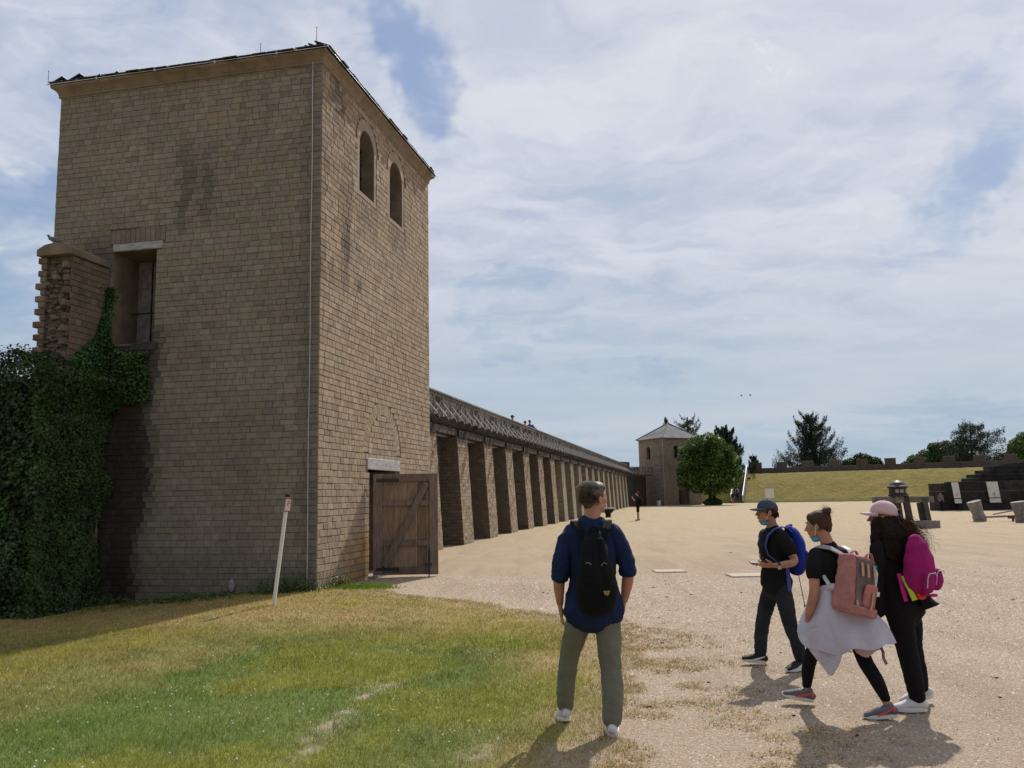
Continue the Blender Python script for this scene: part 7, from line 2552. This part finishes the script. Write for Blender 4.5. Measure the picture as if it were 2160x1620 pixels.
    mb = MB(); strap(mb, [W(0.125, 0.03, -0.10), W(0.135, 0.04, -0.16), W(0.142, 0.04, -0.23)], 0.012, wd, 0.004); mb.build('loose_strap', M['tan'], bk)
    return th


M['coral2'] = cloth('salmon_flap', (0.50, 0.19, 0.165), 0.08)


# ------------------------------------------------------------------ girl with pink cap and magenta backpack
def build_cap():
    g = gz(3.0, 6.9)
    P = lambda x, y, z: np.array([x, y, z + g])
    th = thing('person', (3.02, 6.9, g), 'girl in black with a pale pink cap and long dark curly hair', 'person', 'visitors walking across the square')
    R = frame_of(-62, 3)
    hc_ = P(2.962, 6.95, 1.462); s = 0.98
    b = MB()
    head_prims(b, hc_, R, s, 0.95)
    loft(b, [P(2.995, 6.92, 1.27), P(2.99, 6.925, 1.33), P(2.98, 6.935, 1.40)], [(0.055, 0.055), (0.052, 0.052), (0.05, 0.05)])
    side = (0.80, 0.55, 0)
    loft(b, [P(2.99, 6.92, 1.24), P(3.0, 6.92, 1.08), P(3.01, 6.91, 0.95), P(3.04, 6.90, 0.82)], [(0.14, 0.08), (0.135, 0.09), (0.12, 0.085), (0.15, 0.10)], side=side)
    loft(b, [P(2.865, 6.84, 1.22), P(2.825, 6.82, 1.08), P(2.81, 6.83, 0.94), P(2.825, 6.86, 0.83), P(2.845, 6.90, 0.725)], [0.048, 0.043, 0.038, 0.036, 0.025])
    hand_prims(b, P(2.846, 6.905, 0.72), (0.05, 0.35, -0.9), (1, 0, 0.1), (0, 1, 0.1), 0.9, 0.45)
    loft(b, [P(3.115, 7.00, 1.22), P(3.16, 7.06, 1.09), P(3.17, 7.10, 0.96), P(3.10, 7.20, 0.90), P(3.04, 7.27, 0.88)], [0.048, 0.043, 0.038, 0.036, 0.025])
    hand_prims(b, P(3.035, 7.275, 0.88), (-0.5, 0.8, -0.1), (0, 0, -1), (-1, 0, 0), 0.9, 0.4)
    for H_, K_, A_ in ((P(2.98, 6.86, 0.82), P(3.015, 6.82, 0.43), P(3.030, 6.755, 0.12)), (P(3.10, 6.94, 0.82), P(3.135, 6.99, 0.43), P(3.205, 7.05, 0.12))):
        loft(b, [H_, (H_ + K_) / 2, K_, (K_ + A_) / 2, A_], [0.08, 0.066, 0.048, 0.045, 0.03])
    blob('body', b, 0.0065, M['skin'], th, 2, ratio=0.45)
    face_details(hc_, R, s, th)
    cap_ = cap_prims(hc_, R, s * 1.06, M['cappink'], th, 0.075)
    mb = MB()   # opening at the back of the cap
    ctr = hc_ + R @ (np.array([0, -0.118, 0.045]) * s)
    mb.ell(ctr, (0.028, 0.014, 0.026), 12, 8, None, R); mb.build('cap_opening', M['hairblack'], cap_, smooth=True)
    # tunic
    b = MB()
    loft(b, [P(2.99, 6.925, 1.300), P(2.99, 6.92, 1.235), P(3.0, 6.92, 1.10), P(3.01, 6.915, 0.95), P(3.035, 6.90, 0.84), P(3.045, 6.89, 0.77)], [(0.075, 0.06), (0.165, 0.095), (0.160, 0.118), (0.152, 0.118), (0.172, 0.135), (0.185, 0.148)], side=side, n=26)
    loft(b, [P(2.870, 6.85, 1.225), P(2.828, 6.82, 1.08), P(2.812, 6.83, 0.94), P(2.826, 6.86, 0.82), P(2.838, 6.88, 0.74)], [0.064, 0.060, 0.058, 0.056, 0.056])
    loft(b, [P(3.115, 7.00, 1.225), P(3.16, 7.06, 1.09), P(3.17, 7.10, 0.96), P(3.11, 7.19, 0.90)], [0.064, 0.060, 0.056, 0.05])
    blob('top', b, 0.009, M['blacktee'], th, 3, folds=(0.008, 8, (1, 1, 0.8)))
    grid = [[P(3.10, 6.76, 0.93), P(3.18, 6.80, 0.93), P(3.21, 6.88, 0.93)], [P(3.11, 6.74, 0.83), P(3.21, 6.78, 0.84), P(3.23, 6.90, 0.84)], [P(3.12, 6.73, 0.75), P(3.26, 6.76, 0.795), P(3.24, 6.92, 0.76)]]
    drape('hem_flap', grid, M['blacktee'], th, (0.004, 6))
    b = MB()
    loft(b, [P(3.035, 6.90, 0.90), P(3.04, 6.90, 0.80), P(3.045, 6.90, 0.70)], [(0.155, 0.110), (0.175, 0.130), (0.160, 0.115)], side=side, n=24)
    loft(b, [P(2.985, 6.86, 0.80), P(3.00, 6.84, 0.62), P(3.018, 6.82, 0.43), P(3.030, 6.785, 0.27), P(3.035, 6.755, 0.125)], [0.102, 0.090, 0.074, 0.068, 0.060])
    loft(b, [P(3.105, 6.94, 0.80), P(3.12, 6.965, 0.62), P(3.138, 6.99, 0.43), P(3.175, 7.02, 0.27), P(3.205, 7.05, 0.125)], [0.102, 0.088, 0.070, 0.064, 0.056])
    blob('trousers', b, 0.009, M['blacktrousers'], th, 3, folds=(0.006, 12, (1, 1, 1.5)))
    shoe(th, P(3.030, 6.752, 0.095), (-0.99, 0.10, 0), 1.02, (M['shoewhite'], M['solewhite'], M['shoewhite']), 0)
    shoe(th, P(3.205, 7.05, 0.110), (-0.95, 0.25, 0), 1.0, (M['shoewhite'], M['solewhite'], M['shoewhite']), 14)
    # hair: heavy curly mass down the back, blown to the right
    b = MB()
    loft(b, [P(2.975, 6.935, 1.435), P(2.995, 6.885, 1.39), P(3.015, 6.845, 1.32), P(3.02, 6.82, 1.22), P(3.00, 6.805, 1.14)], [(0.085, 0.05), (0.105, 0.07), (0.135, 0.07), (0.140, 0.06), (0.12, 0.04)], side=(0.95, 0.3, 0), n=22)
    loft(b, [P(3.05, 6.88, 1.42), P(3.12, 6.86, 1.33), P(3.18, 6.84, 1.25)], [0.05, 0.055, 0.035])
    loft(b, [P(2.90, 6.90, 1.42), P(2.87, 6.87, 1.30), P(2.86, 6.85, 1.18)], [0.045, 0.045, 0.03])
    blob('hair', b, 0.007, M['hairblack'], th, 1, folds=(0.012, 22, (1, 1, 0.7)))
    rt, dr = [], []
    for _ in range(620):
        u_ = rng.uniform(0, 1); a_ = rng.uniform(-1, 1)
        rt.append(P(3.0 + a_ * (0.085 + 0.05 * u_), 6.885 - 0.035 * u_ + 0.05 * a_ * a_ - 0.03, 1.445 - 0.20 * u_)); dr.append([0.10 + a_ * 0.38, -0.12 + rng.normal(0, .1), -1])
    strands('curls', rt, dr, 0.20, M['hairblack'], th, 0.0022, 16, 0.011, 0.25, 24.0)
    rt, dr = [], []
    for _ in range(330):
        rt.append(P(3.07 + rng.normal(0, 0.035), 6.83 + rng.normal(0, 0.02), 1.375 + rng.normal(0, 0.04))); dr.append([0.95 + rng.normal(0, 0.25), -0.1, -0.75 + rng.normal(0, 0.25)])
    for _ in range(70):
        rt.append(P(2.885 + rng.normal(0, 0.015), 6.86, rng.uniform(1.22, 1.42))); dr.append([-0.35 + rng.normal(0, 0.15), -0.1, -1])
    strands('curls', rt, dr, 0.21, mk('lit_curls', (0.11, 0.052, 0.028), 0.4, 10, 0.6, spec=0.2), th, 0.0024, 18, 0.014, 0.5, 26.0)
    # backpack
    bk = thing('backpack', P(3.18, 6.75, 0.88), 'magenta backpack with two white-piped pockets worn by the girl in the pink cap', 'backpack', 'backpacks worn by the walkers')
    n_ = nrm((0.58, -0.80, -0.12)); up = nrm((-0.12, 0.06, 1.0)); up = nrm(up - n_ * (up @ n_)); wd = np.cross(up, n_)
    if wd[0] < 0: wd = -wd
    C = P(3.115, 6.735, 1.085)
    W = lambda a_, b_, c_: C + wd * a_ + n_ * b_ + up * c_
    b = MB()
    loft(b, [W(0, 0, -0.165), W(0, 0.012, -0.09), W(0, 0.005, 0.04), W(0, -0.012, 0.15), W(0, -0.028, 0.21)], [(0.145, 0.080), (0.165, 0.100), (0.152, 0.088), (0.118, 0.060), (0.080, 0.034)], side=wd, n=24)
    blob('bag', b, 0.0085, M['packmag'], bk, 1, folds=(0.007, 9, (1, 1, 1)))
    for x, y, ww in ((-0.045, 0.100, 0.064), (0.105, 0.085, 0.055)):
        b = MB(); loft(b, [W(x, y, -0.145), W(x, y + 0.006, -0.10), W(x, y, -0.045)], [(ww * 0.9, 0.036), (ww, 0.042), (ww * 0.9, 0.034)], side=wd, n=18); po = blob('pocket', b, 0.007, M['packmag'], bk, 1, folds=(0.003, 16, (1, 1, 1)))
        mb = MB(); mb.tube([W(x - ww * 0.95, y + 0.030, -0.125), W(x - ww * 0.95, y + 0.034, -0.045), W(x - ww * 0.7, y + 0.036, -0.020), W(x + ww * 0.7, y + 0.036, -0.022), W(x + ww * 0.93, y + 0.034, -0.048)], 0.0035, 6); mb.build('piping', M['label'], po)
    mb = MB(); strap(mb, [W(-0.02, -0.05, 0.20), W(0.0, 0.005, 0.205), W(0.03, 0.02, 0.185), W(0.05, 0.0, 0.165)], 0.02, wd, 0.008); mb.build('grab_handle', M['magpink'], bk)
    mb = MB(); strap(mb, [W(-0.04, -0.045, 0.17), P(3.08, 6.80, 1.285), P(3.01, 6.815, 1.315), P(2.94, 6.83, 1.315), P(2.90, 6.86, 1.29)], [0.03, 0.042, 0.046, 0.042, 0.035], nrm((0.3, 0.7, 0.6)), 0.010); mb.build('shoulder_strap', M['magpink'], bk, bevel=0.002)
    mb = MB(); strap(mb, [P(2.945, 6.70, 1.04), P(2.952, 6.68, 0.94), P(2.967, 6.66, 0.835)], 0.030, (1, 0.1, 0), 0.005); mb.build('hanging_strap', M['magpink'], bk)
    mb = MB(); strap(mb, [P(2.965, 6.69, 1.02), P(2.985, 6.66, 0.96), P(2.990, 6.65, 0.925), P(3.008, 6.64, 0.89), P(3.020, 6.63, 0.845)], [0.02, 0.042, 0.024, 0.042, 0.044], (1, 0.1, 0), 0.004); mb.build('reflective_strap', M['lime'], bk)
    mb = MB(); mb.ell(P(3.085, 6.66, 0.865), (0.036, 0.022, 0.020), 12, 8); mb.ell(P(3.06, 6.655, 0.885), (0.02, 0.015, 0.014), 8, 6); mb.build('keyring', M['redtoy'], bk, smooth=True)
    mb = MB(); mb.ell(P(3.165, 6.63, 0.880), (0.035, 0.018, 0.013), 10, 6); mb.build('pink_tag', M['magpink'], bk, smooth=True)
    return th


# ------------------------------------------------------------------ small distant figures
def small_person(x, y, z, h, az, top, legs, hair, lab, arms='down', legskin=0.0, capm=None, lean=0.0, pack=None, stride=0.12, vox=0.022, shoes='shoeblack'):
    th = thing('person', (x, y, z), lab, 'person')
    Rz = frame_of(az)
    s = h / 1.78
    P = lambda a, b_, c_: np.array([x, y, z]) + Rz @ (np.array([a, b_, c_]) * s) + np.array([0, 0, 0])
    Rh = frame_of(az, lean)
    hc_ = P(0, 0.02, 1.665)
    b = MB(); head_prims(b, hc_, Rh, s)
    loft(b, [P(0, 0, 1.45), P(0, 0.01, 1.58)], [0.055 * s, 0.055 * s])
    loft(b, [P(0, 0, 1.42), P(0, 0, 1.2), P(0, 0, 0.95)], [(0.15 * s, 0.08 * s), (0.14 * s, 0.09 * s), (0.14 * s, 0.09 * s)], side=Rz[:, 0])
    if arms == 'down': AR = [((-1), [(-0.20, 0, 1.40), (-0.25, -0.02, 1.15), (-0.24, 0.06, 0.90)], (0, 0.2, -1)), (1, [(0.20, 0, 1.40), (0.25, -0.02, 1.15), (0.24, 0.06, 0.90)], (0, 0.2, -1))]
    elif arms == 'photo': AR = [((-1), [(-0.20, 0, 1.40), (-0.22, 0.12, 1.18), (-0.08, 0.30, 1.38)], (0.3, 0.2, 1)), (1, [(0.20, 0, 1.40), (0.22, 0.12, 1.18), (0.08, 0.30, 1.38)], (-0.3, 0.2, 1))]
    else: AR = [((-1), [(-0.20, 0.02, 1.40), (-0.20, 0.28, 1.28), (-0.12, 0.52, 1.34)], (0, 0.3, 1)), (1, [(0.20, 0.02, 1.40), (0.20, 0.28, 1.25), (0.12, 0.50, 1.20)], (0, 1, 0.1))]
    for sg_, q, hd in AR:
        loft(b, [P(*p) for p in q], [0.048 * s, 0.04 * s, 0.028 * s]); hand_prims(b, P(*q[2]), Rz @ np.array(hd), Rz @ np.array([-sg_, 0, 0.2]), Rz @ np.array([0, 1, 0.2]), s, 0.4)
    LG = [[(-0.09, 0, 0.92), (-0.10, stride * .6, 0.5), (-0.10, stride, 0.10)], [(0.09, 0, 0.92), (0.10, -stride * .3, 0.5), (0.10, -stride, 0.10)]]
    for q in LG: loft(b, [P(*p) for p in q], [0.085 * s, 0.055 * s, 0.036 * s])
    blob('body', b, vox * 0.55, M['skin'], th, 1, ratio=0.5)
    b = MB(); b.ell(hc_ + Rh @ (np.array([0, -0.02, 0.045]) * s), tuple(np.array([0.086, 0.1, 0.088]) * s), 12, 8, None, Rh); mb_ = b.build('hair', M[hair], th, smooth=True)
    if capm: cap_prims(hc_, Rh, s * 1.08, M[capm], th)
    b = MB()
    loft(b, [P(0, 0, 1.45), P(0, 0, 1.36), P(0, 0, 1.15), P(0, 0, 0.90)], [(0.12 * s, 0.09 * s), (0.19 * s, 0.11 * s), (0.175 * s, 0.12 * s), (0.18 * s, 0.13 * s)], side=Rz[:, 0])
    for sg_, q, hd in AR: loft(b, [P(*q[0]), (P(*q[0]) + P(*q[1])) / 2, P(*q[1]) * 0.9 + P(*q[0]) * 0.1], [0.07 * s, 0.065 * s, 0.06 * s])
    blob('shirt', b, vox, M[top], th, 1, ratio=0.6)
    b = MB()
    for q in LG:
        k_, a_ = P(*q[1]), P(*q[2])
        end = k_ * 1.0 if legskin else a_
        loft(b, [P(*q[0]), (P(*q[0]) + k_) / 2, k_ if not legskin else k_ * 0.85 + (P(*q[0])) * 0.15] + ([] if legskin else [a_]), [0.105 * s, 0.09 * s, 0.08 * s] + ([] if legskin else [0.06 * s]))
    loft(b, [P(0, 0, 0.98), P(0, 0, 0.84)], [(0.165 * s, 0.115 * s), (0.175 * s, 0.12 * s)], side=Rz[:, 0])
    blob('shorts' if legskin else 'trousers', b, vox, M[legs], th, 1, ratio=0.6)
    for q in LG:
        a_ = P(*q[2]); mb = MB(); loft(mb, [a_ - Rz[:, 1] * 0.04 * s - Z3 * 0.06 * s, a_ + Rz[:, 1] * 0.16 * s - Z3 * 0.07 * s], [(0.045 * s, 0.04 * s), (0.045 * s, 0.028 * s)], side=Rz[:, 0], n=10, steps=2); mb.build('shoe', M[shoes], th, smooth=True)
    if pack:
        b = MB(); loft(b, [P(0, -0.20, 1.02), P(0, -0.22, 1.2), P(0, -0.19, 1.38)], [(0.13 * s, 0.09 * s), (0.14 * s, 0.1 * s), (0.11 * s, 0.07 * s)], side=Rz[:, 0]); o = blob('backpack', b, vox, M[pack[0]], None, 1, ratio=0.6)
        tag(o, pack[1], 'backpack')
    return th


build_man()
build_boy()
build_bun()
build_cap()

M['redshirt'] = cloth('red_cap_cloth', (0.40, 0.02, 0.03)); M['blueshirt'] = cloth('mid_blue_shirt', (0.05, 0.13, 0.38)); M['lav'] = cloth('lavender_shirt', (0.33, 0.32, 0.45))
small_person(8.12, 56.7, gz(8.1, 56.7), 1.86, -80, 'blacktee', 'blacktrousers', 'hairdark', 'man in black T-shirt and shorts standing far off, looking up at the wall', 'photo', legskin=1, lean=14, stride=0.03, pack=('packblack', 'small black backpack on the far man in shorts'))
# on the walkway
zd = 4.57
def on_walk(px, py, v):
    d = sky_dir(px, py); vv = np.array([UY, -UX, 0]); k = v / float(np.dot(np.array(d), vv)); return np.array([0, 0, CAM_H]) + np.array(d) * k
q = on_walk(1080, 876, -9.55); small_person(q[0], q[1], zd, q[2] - zd, 80, 'blacktee', 'jeans', 'hairdark', 'person in a dark cap looking over the walkway railing, left of the group', 'down', capm='packblack', stride=0.05)
q = on_walk(1107, 888, -9.55); small_person(q[0], q[1], zd, q[2] - zd, 60, 'redshirt', 'jeans', 'hairdark', 'person in a red cap on the walkway, mostly hidden by the railing', 'down', capm='redshirt', stride=0.05)
q = on_walk(1117, 886, -9.50); small_person(q[0], q[1], zd, q[2] - zd, 40, 'blueshirt', 'jeans', 'hairbrown', 'person in a blue shirt on the walkway, reaching out over the railing', 'reach', stride=0.05)
# at the stairs, and by the ruin
small_person(31.6, 124.5, gz(31.6, 124.5), 1.65, 10, 'blacktee', 'shoegrey', 'hairdark', 'dark clothed person at the foot of the stone stairs, left of two', legskin=1)
p_ = ST - Sw * 0.8 - Sn * 8.9
small_person(p_[0], p_[1], GZ + 0.65, 1.72, 27, 'lav', 'blacktrousers', 'hairdark', 'person in a lavender shirt with a dark bag climbing the stone stairs', pack=('packblack', 'dark backpack on the person climbing the stone stairs'))
small_person(32.75, 66.2, gz(32.7, 66.2), 1.48, 60, 'shoegrey', 'blacktrousers', 'hairblack', 'dark haired person standing at the left corner of the dark ruin', capm=None, stride=0.1)
